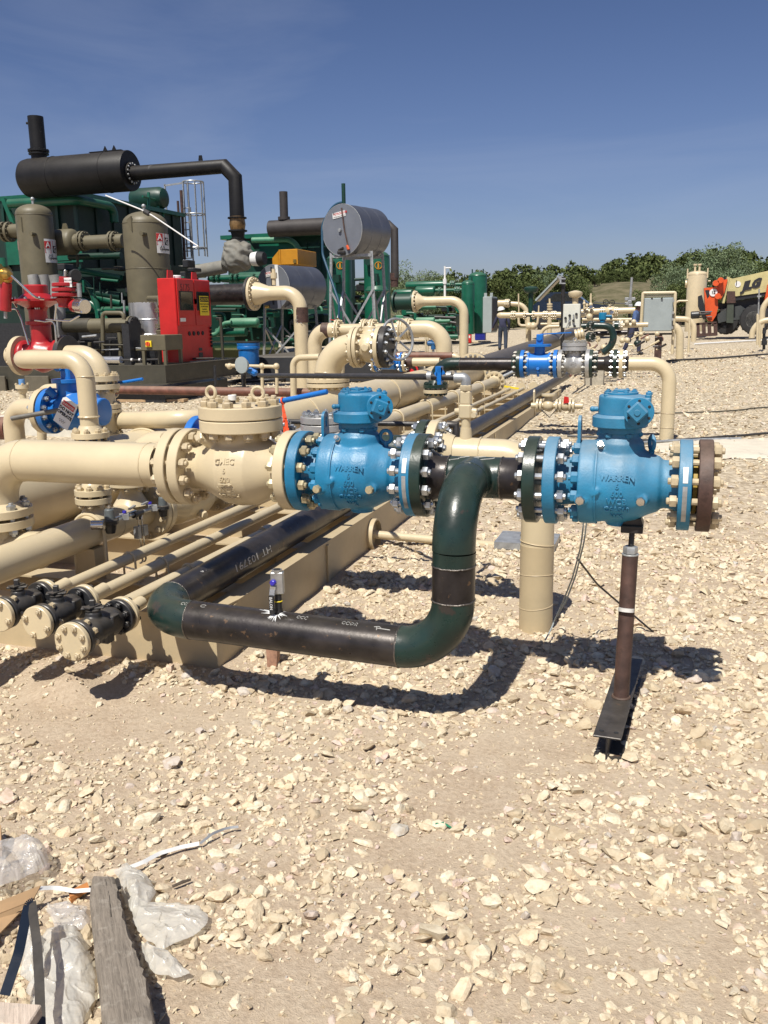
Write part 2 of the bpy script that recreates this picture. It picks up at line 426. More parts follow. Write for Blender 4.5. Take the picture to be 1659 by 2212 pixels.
def ground_h(x, y):
    z = gz_a(y)
    amp = np.where(y < 25, 1, .6)
    z = z + amp*(.018*(fbm(x*2.3, y*2.3, 3, 1)-.45) + .010*(fbm(x*9, y*9, 3, 2)-.45) + .05*(fbm(x*.35, y*.35, 2, 3)-.4)*np.clip((y-5)/5, 0, 1))
    # small heap of spoil under the blanked valves
    z = z + .09*np.exp(-(((x+2.52)/.10)**2+((y-3.12)/.10)**2)) + .035*np.exp(-(((x+2.6)/.5)**2+((y-3.35)/.15)**2))
    # rising country beyond the pad
    t = np.clip((y-62)/120, 0, 1); z = z + t*t*(3-2*t)*(3.0 + 3.0*(vnoise(x*.02+.3, y*.01, 11)) + 4.0*np.exp(-((x-18)/60)**2))
    t2 = np.clip((x-45)/60, 0, 1); z = z + t2*2.0
    z = z + 2.3*np.exp(-(((x-HILL.x)/7.5)**2+((y-HILL.y-6)/12)**2)**1.3)          # bare hillside behind the pipe yard
    return z
def ground_mesh():
    # one sheet: fine near the photographer, coarse towards the horizon
    def axis(n, lo, hi, k):
        t = np.linspace(-1, 1, n); s = np.sinh(k*t)/np.sinh(k); return np.where(s < 0, -s*lo, s*hi)
    xs = axis(270, -1800, 1800, 8.6) - 1.0
    ys = np.concatenate([np.linspace(-60, -1, 12), -.9+np.cumsum(np.concatenate([np.full(190, .035), .035*1.028**np.arange(1, 272)]))])
    ys = ys[ys < 2600]
    X, Y = np.meshgrid(xs, ys); Z = ground_h(X, Y)
    v = np.stack([X.ravel(), Y.ravel(), Z.ravel()], 1); ny, nx = X.shape
    i = np.arange(ny*nx).reshape(ny, nx)
    f = np.stack([i[:-1, :-1], i[:-1, 1:], i[1:, 1:], i[1:, :-1]], -1).reshape(-1, 4)
    return v, f
def np_mesh(name, v, f, mat, smooth=False):
    me = bpy.data.meshes.new(name); k = f.shape[1]
    me.vertices.add(len(v)); me.vertices.foreach_set('co', np.ascontiguousarray(v, dtype=np.float32).ravel())
    me.loops.add(len(f)*k); me.loops.foreach_set('vertex_index', np.ascontiguousarray(f, dtype=np.int32).ravel())
    me.polygons.add(len(f)); me.polygons.foreach_set('loop_start', np.arange(len(f), dtype=np.int32)*k)
    me.polygons.foreach_set('use_smooth', np.full(len(f), smooth)); me.materials.append(mat)
    me.update(calc_edges=True); return me

def ground_mat():
    m, nt, b = newmat('crushed_limestone_ground'); pos = geo_pos(nt)
    sx = nnode(nt, 'ShaderNodeSeparateXYZ'); nt.links.new(pos, sx.inputs[0])
    fine = noise_t(nt, 55, 8, .72, pos); mid = noise_t(nt, 7, 7, .62, pos); big = noise_t(nt, .8, 5, .55, pos)
    dirt = ramp(nt, fine, [(.28, (.32,.238,.163)), (.5, (.45,.348,.245)), (.75, (.57,.465,.338))])
    dirt2 = ramp(nt, fine, [(.3, (.39,.302,.213)), (.55, (.525,.425,.31)), (.8, (.64,.54,.41))])
    c = mixc(nt, ramp(nt, mid, [(.38, (0,0,0)), (.62, (1,1,1))]), dirt, dirt2)
    c = mixc(nt, ramp(nt, big, [(.42, (0,0,0)), (.68, (.55,.55,.55))]), c, (.57,.475,.345))
    # stones too far off to tell apart
    vo = nnode(nt, 'ShaderNodeTexVoronoi'); vo.inputs['Scale'].default_value = 19; nt.links.new(pos, vo.inputs['Vector'])
    vcol = nnode(nt, 'ShaderNodeSeparateColor'); nt.links.new(vo.outputs['Color'], vcol.inputs[0])
    st = ramp(nt, vcol.outputs[0], [(0, (.50,.42,.295)), (.6, (.65,.56,.41)), (1, (.72,.64,.49))])
    edge = ramp(nt, vo.outputs['Distance'], [(.35, (1,1,1)), (.75, (.45,.42,.38))])
    st = mixc(nt, 1.0, st, edge, 'MULTIPLY')
    far = ramp(nt, mth(nt, 'MULTIPLY', sx.outputs[1], .05), [(.22, (0,0,0)), (.55, (.9,.9,.9))])
    c = mixc(nt, far, c, st)
    # grass and scrub floor beyond the pad
    gr = ramp(nt, noise_t(nt, .6, 8, .7, pos), [(.35, (.075,.075,.035)), (.6, (.165,.140,.085)), (.8, (.24,.20,.13))])
    isg = ramp(nt, mth(nt, 'MULTIPLY', sx.outputs[1], .01), [(.64, (0,0,0)), (.70, (1,1,1))])
    c = mixc(nt, isg, c, gr)
    nt.links.new(c, b.inputs['Base Color']); b.inputs['Roughness'].default_value = .95; b.inputs['Specular IOR Level'].default_value = .15
    bp = nnode(nt, 'ShaderNodeBump'); bp.inputs['Strength'].default_value = .7; bp.inputs['Distance'].default_value = .02
    h = mth(nt, 'ADD', mth(nt, 'MULTIPLY', fine, .8), mth(nt, 'MULTIPLY', noise_t(nt, 190, 4, .6, pos), .35))
    h = mth(nt, 'ADD', h, mth(nt, 'MULTIPLY', vo.outputs['Distance'], mth(nt, 'MULTIPLY', far, -1.2)))
    nt.links.new(h, bp.inputs['Height']); nt.links.new(bp.outputs[0], b.inputs['Normal'])
    return m
GROUND = ground_mat()
gv, gf = ground_mesh()
go = bpy.data.objects.new('ground', np_mesh('ground', gv, gf, GROUND, True)); COL.objects.link(go); go['kind'] = 'structure'

def rock_mat():
    m, nt, b = newmat('limestone_chippings'); g = nnode(nt, 'ShaderNodeNewGeometry'); pos = g.outputs['Position']
    c = ramp(nt, g.outputs['Random Per Island'], [(0, (.42,.34,.23)), (.15, (.55,.46,.32)), (.45, (.66,.57,.41)), (.72, (.74,.67,.51)), (.90, (.70,.56,.38)), (.95, (.62,.48,.41)), (1, (.50,.48,.42))])
    n = noise_t(nt, 45, 6, .65, pos); c = mixc(nt, ramp(nt, n, [(.35, (.55,.55,.55)), (.6, (0,0,0))]), c, (.42,.31,.19))
    nt.links.new(c, b.inputs['Base Color']); b.inputs['Roughness'].default_value = .9; b.inputs['Specular IOR Level'].default_value = .2
    bp = nnode(nt, 'ShaderNodeBump'); bp.inputs['Strength'].default_value = .55; bp.inputs['Distance'].default_value = .006
    nt.links.new(noise_t(nt, 160, 6, .7, pos), bp.inputs['Height']); nt.links.new(bp.outputs[0], b.inputs['Normal'])
    return m
ROCK = rock_mat()
def ico(sub):
    if sub == 0:      # eight-cornered chip
        v = np.array([(x, y, z) for z in (-1, 1) for y in (-1, 1) for x in (-1, 1)], float)/1.732; v *= 1
        f = np.array([(0,2,3), (0,3,1), (4,5,7), (4,7,6), (0,1,5), (0,5,4), (2,6,7), (2,7,3), (0,4,6), (0,6,2), (1,3,7), (1,7,5)]); return v, f
    bm = bmesh.new(); bmesh.ops.create_icosphere(bm, subdivisions=sub, radius=1)
    v = np.array([tuple(q.co) for q in bm.verts]); f = np.array([[q.index for q in p.verts] for p in bm.faces]); bm.free(); return v, f
def rock_shapes(sub, n, seed):
    r_ = np.random.default_rng(seed); v, f = ico(sub); out = []
    for _ in range(n):
        nn = r_.normal(size=(8, 3)); nn /= np.linalg.norm(nn, axis=1)[:, None]; dd = r_.uniform(.30, .72, 8)
        dot = v @ nn.T; lim = np.where(dot > .05, dd/np.maximum(dot, .05), 9).min(1)
        w = v*np.minimum(1, lim)[:, None]
        if sub == 0: w = w+r_.normal(size=w.shape)*.16
        w = w/np.abs(w).max()*(1+r_.normal(size=(len(v), 1))*.025)
        out.append(w)
    return np.array(out), f
def scatter(name, label_, P, size, sub, seed, flat=(.45, .8), sink=.25):
    """P: n x 2 positions, size: n radii -> one object of stones lying on the ground"""
    n = len(P); shp, f = rock_shapes(sub, 28, seed); r_ = np.random.default_rng(seed+1)
    k = r_.integers(0, len(shp), n); sc = np.stack([r_.uniform(.8, 1.25, n), r_.uniform(.65, 1.0, n), r_.uniform(*flat, n)], 1)*size[:, None]
    a, t1, t2 = r_.uniform(0, 2*np.pi, n), r_.normal(0, .28, n), r_.normal(0, .28, n)
    v = shp[k]*sc[:, None, :]
    c, s = np.cos(t1)[:, None], np.sin(t1)[:, None]; y, z = v[..., 1]*c-v[..., 2]*s, v[..., 1]*s+v[..., 2]*c; x = v[..., 0]
    c, s = np.cos(t2)[:, None], np.sin(t2)[:, None]; x, z = x*c+z*s, -x*s+z*c
    c, s = np.cos(a)[:, None], np.sin(a)[:, None]; x, y = x*c-y*s, x*s+y*c
    h = ground_h(P[:, 0], P[:, 1]) + sc[:, 2]*(1-sink*2)*.6
    v = np.stack([x+P[:, 0:1], y+P[:, 1:2], z+h[:, None]], -1); nv = v.shape[1]
    F = (f[None] + (np.arange(n)*nv)[:, None, None]).reshape(-1, 3)
    o = bpy.data.objects.new(name, np_mesh(name, v.reshape(-1, 3), F, ROCK)); COL.objects.link(o); o['kind'] = 'stuff'; o['label'] = label_; o['category'] = 'gravel'
    return o
def polar(n, r0, r1, a0, a1, p, r_):
    """points around the photographer; heading 0 = straight ahead, p shapes the fall-off with distance"""
    u = r_.uniform(0, 1, n); r = (r0**p + u*(r1**p-r0**p))**(1/p); a = r_.uniform(math.radians(a0), math.radians(a1), n) + YAW
    return np.stack([-np.sin(a)*r, np.cos(a)*r], 1)
def keep_out(P, inside=True):
    x, y = P[:, 0], P[:, 1]; return (x > -4.9) & (x < -1.93) & (y > 3.5) & (y < 17.5)
R1 = np.random.default_rng(21)
def lod(P, sz, lim):            # size of a stone as seen from the photographer decides how finely it is cut
    r_ = np.linalg.norm(P, axis=1)+.8; return sz/r_ > lim
P = polar(33000, .9, 6.6, -34, 34, 1.55, R1); d = patch(P[:, 0], P[:, 1])
k = (R1.uniform(size=len(P)) < np.clip(1.16-1.14*d, .03, 1)) & ~keep_out(P); P = P[k]
sz = R1.lognormal(math.log(.0128), .50, len(P)).clip(.005, .042)*np.where(P[:, 1] > 3.3, 1.12, 1.0)
big = lod(P, sz, .0058)
scatter('crushed_stone', 'pale crushed limestone pieces lying thick on the pad in the foreground', P[big], sz[big], 2, 31, flat=(.35, .75))
scatter('crushed_stone_fill', 'medium limestone pieces filling between the larger stones', P[~big], sz[~big], 1, 33, flat=(.35, .75))
P = polar(54000, .8, 8.0, -35, 35, 1.5, R1); d = patch(P[:, 0], P[:, 1]); k = (R1.uniform(size=len(P)) < np.clip(1.1-.55*d, .25, 1)); P = P[k]
sz = R1.lognormal(math.log(.0052), .50, len(P)).clip(.0018, .016); sz = np.where(keep_out(P), sz*.7, sz)
scatter('small_chippings', 'fine limestone chippings and grit between the larger stones', P, sz, 0, 41, flat=(.4, .75))
P = polar(40000, 5.2, 36, -33, 33, 1.15, R1); k = ~keep_out(P) & (R1.uniform(size=len(P)) < np.clip(1.15-.5*np.clip((fbm(P[:,0]*.6, P[:,1]*.6, 3, 9)-.45)*5, 0, 1), .2, 1)); P = P[k]
r_ = np.linalg.norm(P, axis=1); sz = R1.lognormal(math.log(.020), .36, len(P)).clip(.009, .05)*(1+.012*r_)
scatter('gravel_spread', 'cream gravel spread over the plant yard behind the valves', P, sz*1.1, 0, 51, flat=(.4, .7))

# a few big stones one could pick up, each its own thing
def boulder(px, py, r, fl, seed, label, pz=None):
    p = at(px, py); shp, f = rock_shapes(3, 1, seed); rr = np.random.default_rng(seed)
    w = shp[0]*np.array([r, r*rr.uniform(.7, .9), r*fl]); a = rr.uniform(0, 6.28); c, s = math.cos(a), math.sin(a)
    w = np.stack([w[:,0]*c-w[:,1]*s+p.x, w[:,0]*s+w[:,1]*c+p.y, w[:,2]+p.z+r*fl*.45], 1)
    o = bpy.data.objects.new('stone', np_mesh('stone', w, f, ROCK)); COL.objects.link(o)
    tag(o, label, 'stone', 'larger stones lying in the foreground'); return o
for px, py, r, fl, sd_, lb in [
    (62, 1750, .040, .8, 1, 'blocky cream stone lying above the bundled plastic at the left edge'),
    (552, 1985, .062, .45, 2, 'largest flat limestone slab lying right of the white plastic sheet'),
    (515, 2030, .036, .5, 3, 'rounded cream stone touching the lower left of the flat slab'),
    (438, 1790, .036, .7, 4, 'pale stone at the tip of the white strap'),
    (395, 1740, .030, .6, 5, 'tan stone just behind the end of the white strap'),
    (600, 1700, .034, .6, 6, 'pinkish stone in the gravel left of the bare patch'),
    (915, 1790, .030, .35, 7, 'brown flat stone beside the green scrap'),
    (740, 2110, .034, .5, 8, 'pale stone near the bottom left of the open dirt'),
    (1120, 1950, .028, .7, 9, 'upright pale stone in the lower middle'),
    (780, 1710, .036, .55, 10, 'wide cream stone at the bottom of the stone drift'),
    (500, 1740, .030, .7, 11, 'grey edged stone between strap and stone drift'),
    (420, 1395, .040, .6, 12, 'cream stone leaning against the skid end'),
    (720, 1365, .030, .6, 13, 'pale stone by the foot of the wooden stake'),
    (860, 1700, .028, .6, 14, 'small angular stone at the lower right of the stone drift')]:
    boulder(px, py, r, fl, sd_, lb)

# ------------------------------------------------------------------ trees and scrub beyond the pad
def leafmat(name, a, b_, c_):
    m, nt, b = newmat(name); g = nnode(nt, 'ShaderNodeNewGeometry'); oi = nnode(nt, 'ShaderNodeObjectInfo')
    c = ramp(nt, g.outputs['Random Per Island'], [(0, a), (.5, b_), (1, c_)])
    c = mixc(nt, mth(nt, 'MULTIPLY', oi.outputs['Random'], .35), c, tuple(q*1.7 for q in a))
    nt.links.new(c, b.inputs['Base Color']); b.inputs['Roughness'].default_value = .75; b.inputs['Specular IOR Level'].default_value = .15
    return m
CEDAR = leafmat('juniper_leaf', (.045,.062,.020), (.085,.108,.035), (.135,.155,.055))
MESQ = leafmat('mesquite_leaf', (.085,.120,.060), (.15,.195,.105), (.22,.27,.16))
OAK = leafmat('live_oak_leaf', (.060,.085,.028), (.11,.145,.045), (.17,.20,.075))
BARK = paint('bark', (.10,.075,.055), .9, var=.3, vs_=30, bump=.3)
def crown_np(seed, n, rx, rz, base, leaf, clumps=16, upright=0.0):
    r_ = np.random.default_rng(seed); cc = []
    for k in range(clumps):
        a = r_.uniform(0, 6.28); rr = rx*math.sqrt(r_.uniform(0, 1))*.72; h = base + rz*(r_.uniform(.05, .95))
        fall = 1-.55*((h-base)/rz); cc.append((math.cos(a)*rr*fall, math.sin(a)*rr*fall, h, r_.uniform(.22, .42)*rx*(.6+.5*fall)))
    cc = np.array(cc); k = r_.integers(0, clumps, n); d = r_.normal(size=(n, 3)); d /= np.linalg.norm(d, axis=1)[:, None]
    rad = r_.uniform(.35, 1, n)**.5; c = cc[k, :3] + d*(cc[k, 3]*rad)[:, None]*np.array([1, 1, .8+upright])
    u = r_.normal(size=(n, 3)); u /= np.linalg.norm(u, axis=1)[:, None]; w = np.cross(u, r_.normal(size=(n, 3))); w /= np.linalg.norm(w, axis=1)[:, None]
    s = leaf*r_.uniform(.6, 1.5, n)[:, None]; u = u*s; w = w*s*.55
    v = np.stack([c-u, c+w, c+u, c-w], 1).reshape(-1, 3); f = np.arange(n*4).reshape(-1, 4); return v, f, cc
def tree_proto(kind, seed):
    spec = dict(juniper=(CEDAR, 7800, 2.1, 3.9, .30, .075, 30, .12), mesquite=(MESQ, 6500, 2.9, 3.9, 1.1, .060, 26, .0), oak=(OAK, 7000, 2.6, 3.6, .5, .072, 28, .0))[kind]
    v, f, cc = crown_np(seed, *spec[1:]); cm = np_mesh('crown', v, f, spec[0])
    mb = M(); top = spec[3]*.6; pth = [(0, 0, -.3), (.05, .03, .5), (.1, -.05, 1.2), (.02, .06, top)]
    mb.tube(pth, [.19, .15, .11, .05], 8)
    for q in cc[:9]: mb.tube([(.06, 0, .5+.2*(q[2]/4)), (q[0]*.5, q[1]*.5, q[2]*.62), tuple(q[:3])], [.08, .05, .02], 6)
    return cm, mesh_from('trunk', mb, BARK)
PROTO = {k: [tree_proto(k, s) for s in ss] for k, ss in dict(juniper=(3, 4, 5, 6), mesquite=(7, 8, 9), oak=(10, 11, 12)).items()}
def place_tree(kind, i, px, top, D, label, rot, wide=1.0):
    """stands on the ground where column px is seen at depth D; its height reaches row top"""
    P0 = at(px, top+(10 if px < 1440 else 2), D=D); g = float(ground_h(np.array([P0.x]), np.array([P0.y]))[0]); h = max(1.2, P0.z-g)
    full = dict(juniper=4.4, mesquite=5.2, oak=4.4)[kind]; s = h/full
    nm = dict(juniper='juniper_tree', mesquite='mesquite_tree', oak='oak_tree')[kind]
    t = bpy.data.objects.new(nm, None); COL.objects.link(t); t.location = (P0.x, P0.y, g); t.rotation_euler.z = rot; t.scale = (s*wide, s*wide, s)
    tag(t, label, 'tree', 'trees and scrub beyond the plant pad')
    cm, tm = PROTO[kind][i % len(PROTO[kind])]
    for n_, me in (('crown', cm), ('trunk', tm)):
        o = bpy.data.objects.new(n_, me); COL.objects.link(o); o.parent = t
    return t
TL = [ # kind, column, top row, depth, width, label
 ('mesquite', 872, 556, 62, .8, 'light green feathery tree just right of the brown exhaust stack'),
 ('mesquite', 925, 574, 70, 1.0, 'round olive tree behind the far green bottles'), ('oak', 958, 580, 72, .9, 'leafy tree left of the tall green vessel'),
 ('mesquite', 895, 585, 78, 1.0, 'thin topped tree behind the horizontal green bottle'), ('juniper', 985, 588, 74, 1.0, 'dark juniper showing left of the tall green vessel top'),
 ('juniper', 1075, 592, 66, .9, 'pale tipped juniper right of the tall green vessel'), ('juniper', 1110, 590, 68, 1.1, 'dense juniper above the worker by the grey cabinet'),
 ('juniper', 1148, 588, 70, 1.1, 'bushy juniper above the green valve actuator'), ('mesquite', 1178, 580, 72, .8, 'tall pointed tree behind the solar panel'),
 ('juniper', 1205, 586, 69, 1.1, 'juniper behind the top of the solar panel mast'), ('juniper', 1235, 577, 72, 1.0, 'juniper rising right of the solar panel mast'),
 ('oak', 1255, 592, 88, 1.1, 'olive bush in the dip right of the mast'), ('juniper', 1285, 583, 96, 1.2, 'juniper above the grey hill patch at its left'),
 ('juniper', 1318, 577, 104, 1.2, 'highest juniper on the middle skyline'), ('juniper', 1350, 575, 106, 1.2, 'juniper above the bare hillside patch'),
 ('juniper', 1385, 578, 104, 1.2, 'juniper above the second worker'), ('oak', 1392, 612, 70, 1.1, 'mid green oak left of the big control box frame'),
 ('juniper', 1420, 583, 96, 1.2, 'juniper above the grey control box'), ('mesquite', 1448, 572, 66, 1.0, 'grey green mesquite at the left of the tall clump'),
 ('mesquite', 1475, 562, 64, 1.0, 'feathery mesquite left of the tan vertical tank'), ('oak', 1510, 575, 68, 1.1, 'green tree directly behind the tan vertical tank'),
 ('mesquite', 1528, 536, 66, 1.1, 'tall mesquite rising over the tan vertical tank'), ('mesquite', 1565, 522, 66, 1.0, 'tallest mesquite on the skyline right of the tank'),
 ('oak', 1592, 560, 70, 1.1, 'oak above the machine boom'), ('mesquite', 1605, 545, 68, .9, 'mesquite right of the tallest one'),
 ('oak', 1628, 553, 72, 1.0, 'small topped oak above the boom lettering'), ('juniper', 1650, 562, 70, 1.1, 'dark juniper at the right edge of the picture'),
 ('juniper', 1690, 555, 70, 1.3, 'dark juniper past the right edge'), ('juniper', 1460, 600, 60, 1.0, 'low juniper between the control box and the tan tank'),
 ('juniper', 1100, 625, 62, .9, 'low dark bush behind the worker with the bent back'), ('juniper', 1165, 628, 60, 1.0, 'low dark bush behind the parked dark truck'),
 ('juniper', 1240, 632, 70, 1.0, 'low dark bush behind the cream control box'), ('juniper', 1300, 592, 100, 1.2, 'dark juniper at the left end of the bare hillside patch'), ('juniper', 1335, 586, 101, 1.2, 'dark juniper standing on top of the bare hillside patch'), ('juniper', 1368, 588, 100, 1.2, 'dark juniper at the right end of the bare hillside patch'),
 ('oak', 1560, 610, 60, 1.0, 'bush behind the orange boom head'),
 ('oak', 1625, 605, 62, 1.1, 'bush behind the cream boom')]
for i, (k_, px, top, D_, w_, lb) in enumerate(TL): place_tree(k_, i, px, top, D_, lb, i*1.7, w_)
def far_wood():
    r_ = np.random.default_rng(99); vs_ = []; fs_ = []; b0 = 0
    for _ in range(230):
        a = r_.uniform(math.radians(-33), math.radians(30)) + YAW; r = r_.uniform(96, 190); x, y = -math.sin(a)*r, math.cos(a)*r
        px = CX_ + F_*math.tan(YAW-a+0)  # skip the bare hillside so that it stays open
        if (x-HILL.x)**2/324 + (y-HILL.y-6)**2/300 < 1: continue
        z = float(ground_h(np.array([x]), np.array([y]))[0]); v, f, _c = crown_np(int(r_.integers(1e6)), 480, r_.uniform(2.2, 3.4), r_.uniform(2.6, 3.8), 0, .26, 8)
        vs_.append(v+np.array([x, y, z])); fs_.append(f+b0); b0 += len(v)
    o = bpy.data.objects.new('far_woodland', np_mesh('far_woodland', np.concatenate(vs_), np.concatenate(fs_), CEDAR)); COL.objects.link(o)
    o['kind'] = 'stuff'; o['label'] = 'dark juniper woodland covering the low hills on the horizon'; o['category'] = 'woodland'
far_wood()
# ------------------------------------------------------------------ fittings shared by all pipework
_cache = {}
def bolt_mesh(span, d, mat, stick=.9):
    """stud with a hex nut at each end, centred on the origin, along Z; span = distance between the nut seats"""
    key = ('b', round(span, 4), d, mat.name, stick)
    if key not in _cache:
        mb = M(); r = d*.92; h = d*.98
        mb.hexn((0,0,span/2), ZA, r, h); mb.hexn((0,0,-span/2), -ZA, r, h)
        e = span/2+h+d*stick*.5
        mb.lathe((0,0,-e), ZA, [(0, d*.38), (d*.1, d*.5), (2*e-d*.1, d*.5), (2*e, d*.38)], 10)
        _cache[key] = mesh_from('stud_bolt', mb, mat, True, 30)
    return _cache[key]
def head_mesh(d, mat, h=None):
    key = ('h', d, mat.name, h)
    if key not in _cache:
        mb = M(); h_ = h or d*.8; mb.hexn((0,0,0), ZA, d*.92, h_); mb.cyl((0,0,h_), (0,0,h_+d*.35), d*.48, 10)
        _cache[key] = mesh_from('bolt', mb, mat, True, 30)
    return _cache[key]
def ring_pts(c, ax, rb, nb, ph=None):
    c = Vector(c); ax, u, w = M().frame(ax); ph = math.pi/nb if ph is None else ph
    return [c + (u*math.cos(ph+2*math.pi*k/nb) + w*math.sin(ph+2*math.pi*k/nb))*rb for k in range(nb)]
def bolts(parent, c, ax, span, rb, nb, d, mat, joined=False, ph=None, seed=0):
    pts = ring_pts(c, ax, rb, nb, ph)
    if joined:
        mb = M(); axn = Vector(ax).normalized()
        for p in pts:
            r = d*.95; h = d
            mb.hexn(p+axn*span/2, axn, r, h); mb.hexn(p-axn*span/2, -axn, r, h); mb.cyl(p-axn*(span/2+h*1.4), p+axn*(span/2+h*1.4), d*.5, 6)
        return part('stud_bolts', mb, mat, parent, kind='stuff')
    rr = random.Random(seed+nb)
    for p in pts: inst('stud_bolt', bolt_mesh(span, d, mat), axmat(p + Vector(ax).normalized()*rr.uniform(-.15, .15)*d, ax, rr.uniform(0, 1)), parent)
def caps(parent, c, ax, rb, nb, d, mat, ph=None, h=None, joined=False):
    """bolt heads standing proud of a face"""
    if joined:
        mb = M()
        for p in ring_pts(c, ax, rb, nb, ph): mb.hexn(p, Vector(ax), d*.95, h or d*.8)
        return part('bolts', mb, mat, parent, kind='stuff')
    for i, p in enumerate(ring_pts(c, ax, rb, nb, ph)): inst('bolt', head_mesh(d, mat, h), axmat(p, ax, i*.37), parent)
def flange(parent, c, ax, R, th, mat, rpipe=None, hub=0.0, face=0, name='flange', label=None, n=48, holes=0):
    """ring centred on c; hub (weld neck) grows along -ax if hub<0 else +ax; face: raised face on the other side"""
    mb = M(); ax = Vector(ax).normalized(); mb.disc(c, ax, R, th, n, ch=min(.003, th*.1))
    if hub:
        s_ = 1 if hub > 0 else -1; h = abs(hub); b0 = Vector(c) + ax*s_*th/2
        mb.lathe(b0, ax*s_, [(-.001, rpipe*1.36), (h*.25, rpipe*1.28), (h, rpipe*1.004)], n, caps=False)
    if face: mb.disc(Vector(c)-ax*(1 if hub > 0 else -1)*(th/2+.003) if hub else Vector(c)+ax*face*(th/2+.003), ax, R*.6, .006, n)
    return part(name, mb, mat, parent, label=label)
def joint(pa, c, ax, R, th, gap, mats, rb, nb, d, nutmat, hubs=(0, 0), rp=None, joined=False, pb=None, seed=0, gasket=True, n=48):
    """two flanges face to face around c. Flange a lies on the -ax side"""
    ax = Vector(ax).normalized(); c = Vector(c)
    if mats[0]: flange(pa, c-ax*(gap/2+th/2), ax, R, th, mats[0], rp, -hubs[0] if hubs[0] else 0, n=n)
    if mats[1]: flange(pb or pa, c+ax*(gap/2+th/2), ax, R, th, mats[1], rp, hubs[1], n=n)
    if gasket and gap > .004:
        mb = M(); mb.disc(c, ax, R*.62, gap-.001, n); part('gasket', mb, DARKST, pa)
    bolts(pa, c, ax, gap+2*th, rb, nb, d, nutmat, joined, seed=seed)
def weld(parent, c, ax, r, mat=None, w=.006):
    mb = M(); rr = random.Random(int(c[0]*1000)); ax_, u, wv = mb.frame(ax)
    n = 48; P_ = [Vector(c)+(u*math.cos(a*2*math.pi/n)+wv*math.sin(a*2*math.pi/n))*(r+rr.uniform(-.0006, .0006))+ax_*rr.uniform(-.0012, .0012) for a in range(n)]
    mb.tube(P_+[P_[0]], [w*.6*rr.uniform(.8, 1.2) for _ in range(n+1)], 6)
    return part('weld', mb, mat or WELD, parent)
def text_mb(s_, size, ext, fn, res=2, off=0.0, align='CENTER', shear=0.0, mi=0, mb=None):
    """lettering as real raised geometry; fn maps (x, y, z) of the flat text to a world point"""
    cu = bpy.data.curves.new('t', 'FONT'); cu.body = s_; cu.size = size; cu.extrude = ext; cu.resolution_u = res; cu.align_x = align; cu.offset = off; cu.shear = shear
    o = bpy.data.objects.new('t', cu); COL.objects.link(o); dg = bpy.context.evaluated_depsgraph_get(); me = o.evaluated_get(dg).to_mesh()
    mb = mb or M(); mb.m = mi; mb.add([fn(*v.co) for v in me.vertices], [tuple(p.vertices) for p in me.polygons]); mb.m = 0
    o.evaluated_get(dg).to_mesh_clear(); bpy.data.objects.remove(o); bpy.data.curves.remove(cu); return mb
def flat_fn(o, xdir, ydir):
    o = Vector(o); xdir = Vector(xdir).normalized(); ydir = Vector(ydir).normalized(); nn = xdir.cross(ydir)
    return lambda x, y, z: o + xdir*x + ydir*y + nn*z
def cast(name, builder, mats, parent, voxel=.006, smooth_it=6):
    """cast iron look: the pieces are fused and their junctions rounded"""
    mb = M(); builder(mb); me = bpy.data.meshes.new('tmp'); me.from_pydata(mb.v, [], mb.f)
    o = bpy.data.objects.new('tmp', me); COL.objects.link(o)
    r = o.modifiers.new('r', 'REMESH'); r.mode = 'VOXEL'; r.voxel_size = voxel
    s_ = o.modifiers.new('s', 'SMOOTH'); s_.iterations = smooth_it; s_.factor = .5
    dg = bpy.context.evaluated_depsgraph_get(); m2 = bpy.data.meshes.new_from_object(o.evaluated_get(dg)); bpy.data.objects.remove(o)
    m2.name = name; m2.materials.clear(); m2.materials.append(mats); m2.polygons.foreach_set('use_smooth', [True]*len(m2.polygons))
    o0 = ORG.get(parent.name, V(0,0,0)); m2.transform(Matrix.Translation(-o0))
    p = bpy.data.objects.new(name, m2); COL.objects.link(p); p.parent = parent; ORG[p.name] = o0; return p
def pipe(parent, path, r, mat, n=20, rad=None, name='pipe', nn=8, label=None):
    if rad: path = fillet(path, rad, nn)
    mb = M(); mb.tube(path, r, n); return part(name, mb, mat, parent, label=label)
def eyebolt(parent, c, r, mat, ax=YA, stem=.02):
    mb = M(); c = Vector(c); mb.torus(c+V(0,0,stem+r), ax, r, r*.3, 24, 8); mb.cyl(c, c+V(0,0,stem+r*.2), r*.33, 10); mb.disc(c+V(0,0,.004), ZA, r*.55, .008, 16)
    return part('eyebolt', mb, mat, parent)

# ------------------------------------------------------------------ foreground valve run, along X at Y = 3.61
YR, ZR = 3.61, 0.92
def raised(mb, s_, size, xc, zc, rad, x0=0, ext=.0019):
    """letters standing on the front (-Y) side of a body of radius rad about the run's axis"""
    def fn(x, y, z):
        zz = zc + y - ZR; a = math.asin(max(-1, min(1, zz/rad))); rr = rad + z
        return V(xc+x, YR - rr*math.cos(a), ZR + rr*math.sin(a))
    return text_mb(s_, size, ext, fn, 2, 0.0006, mb=mb)

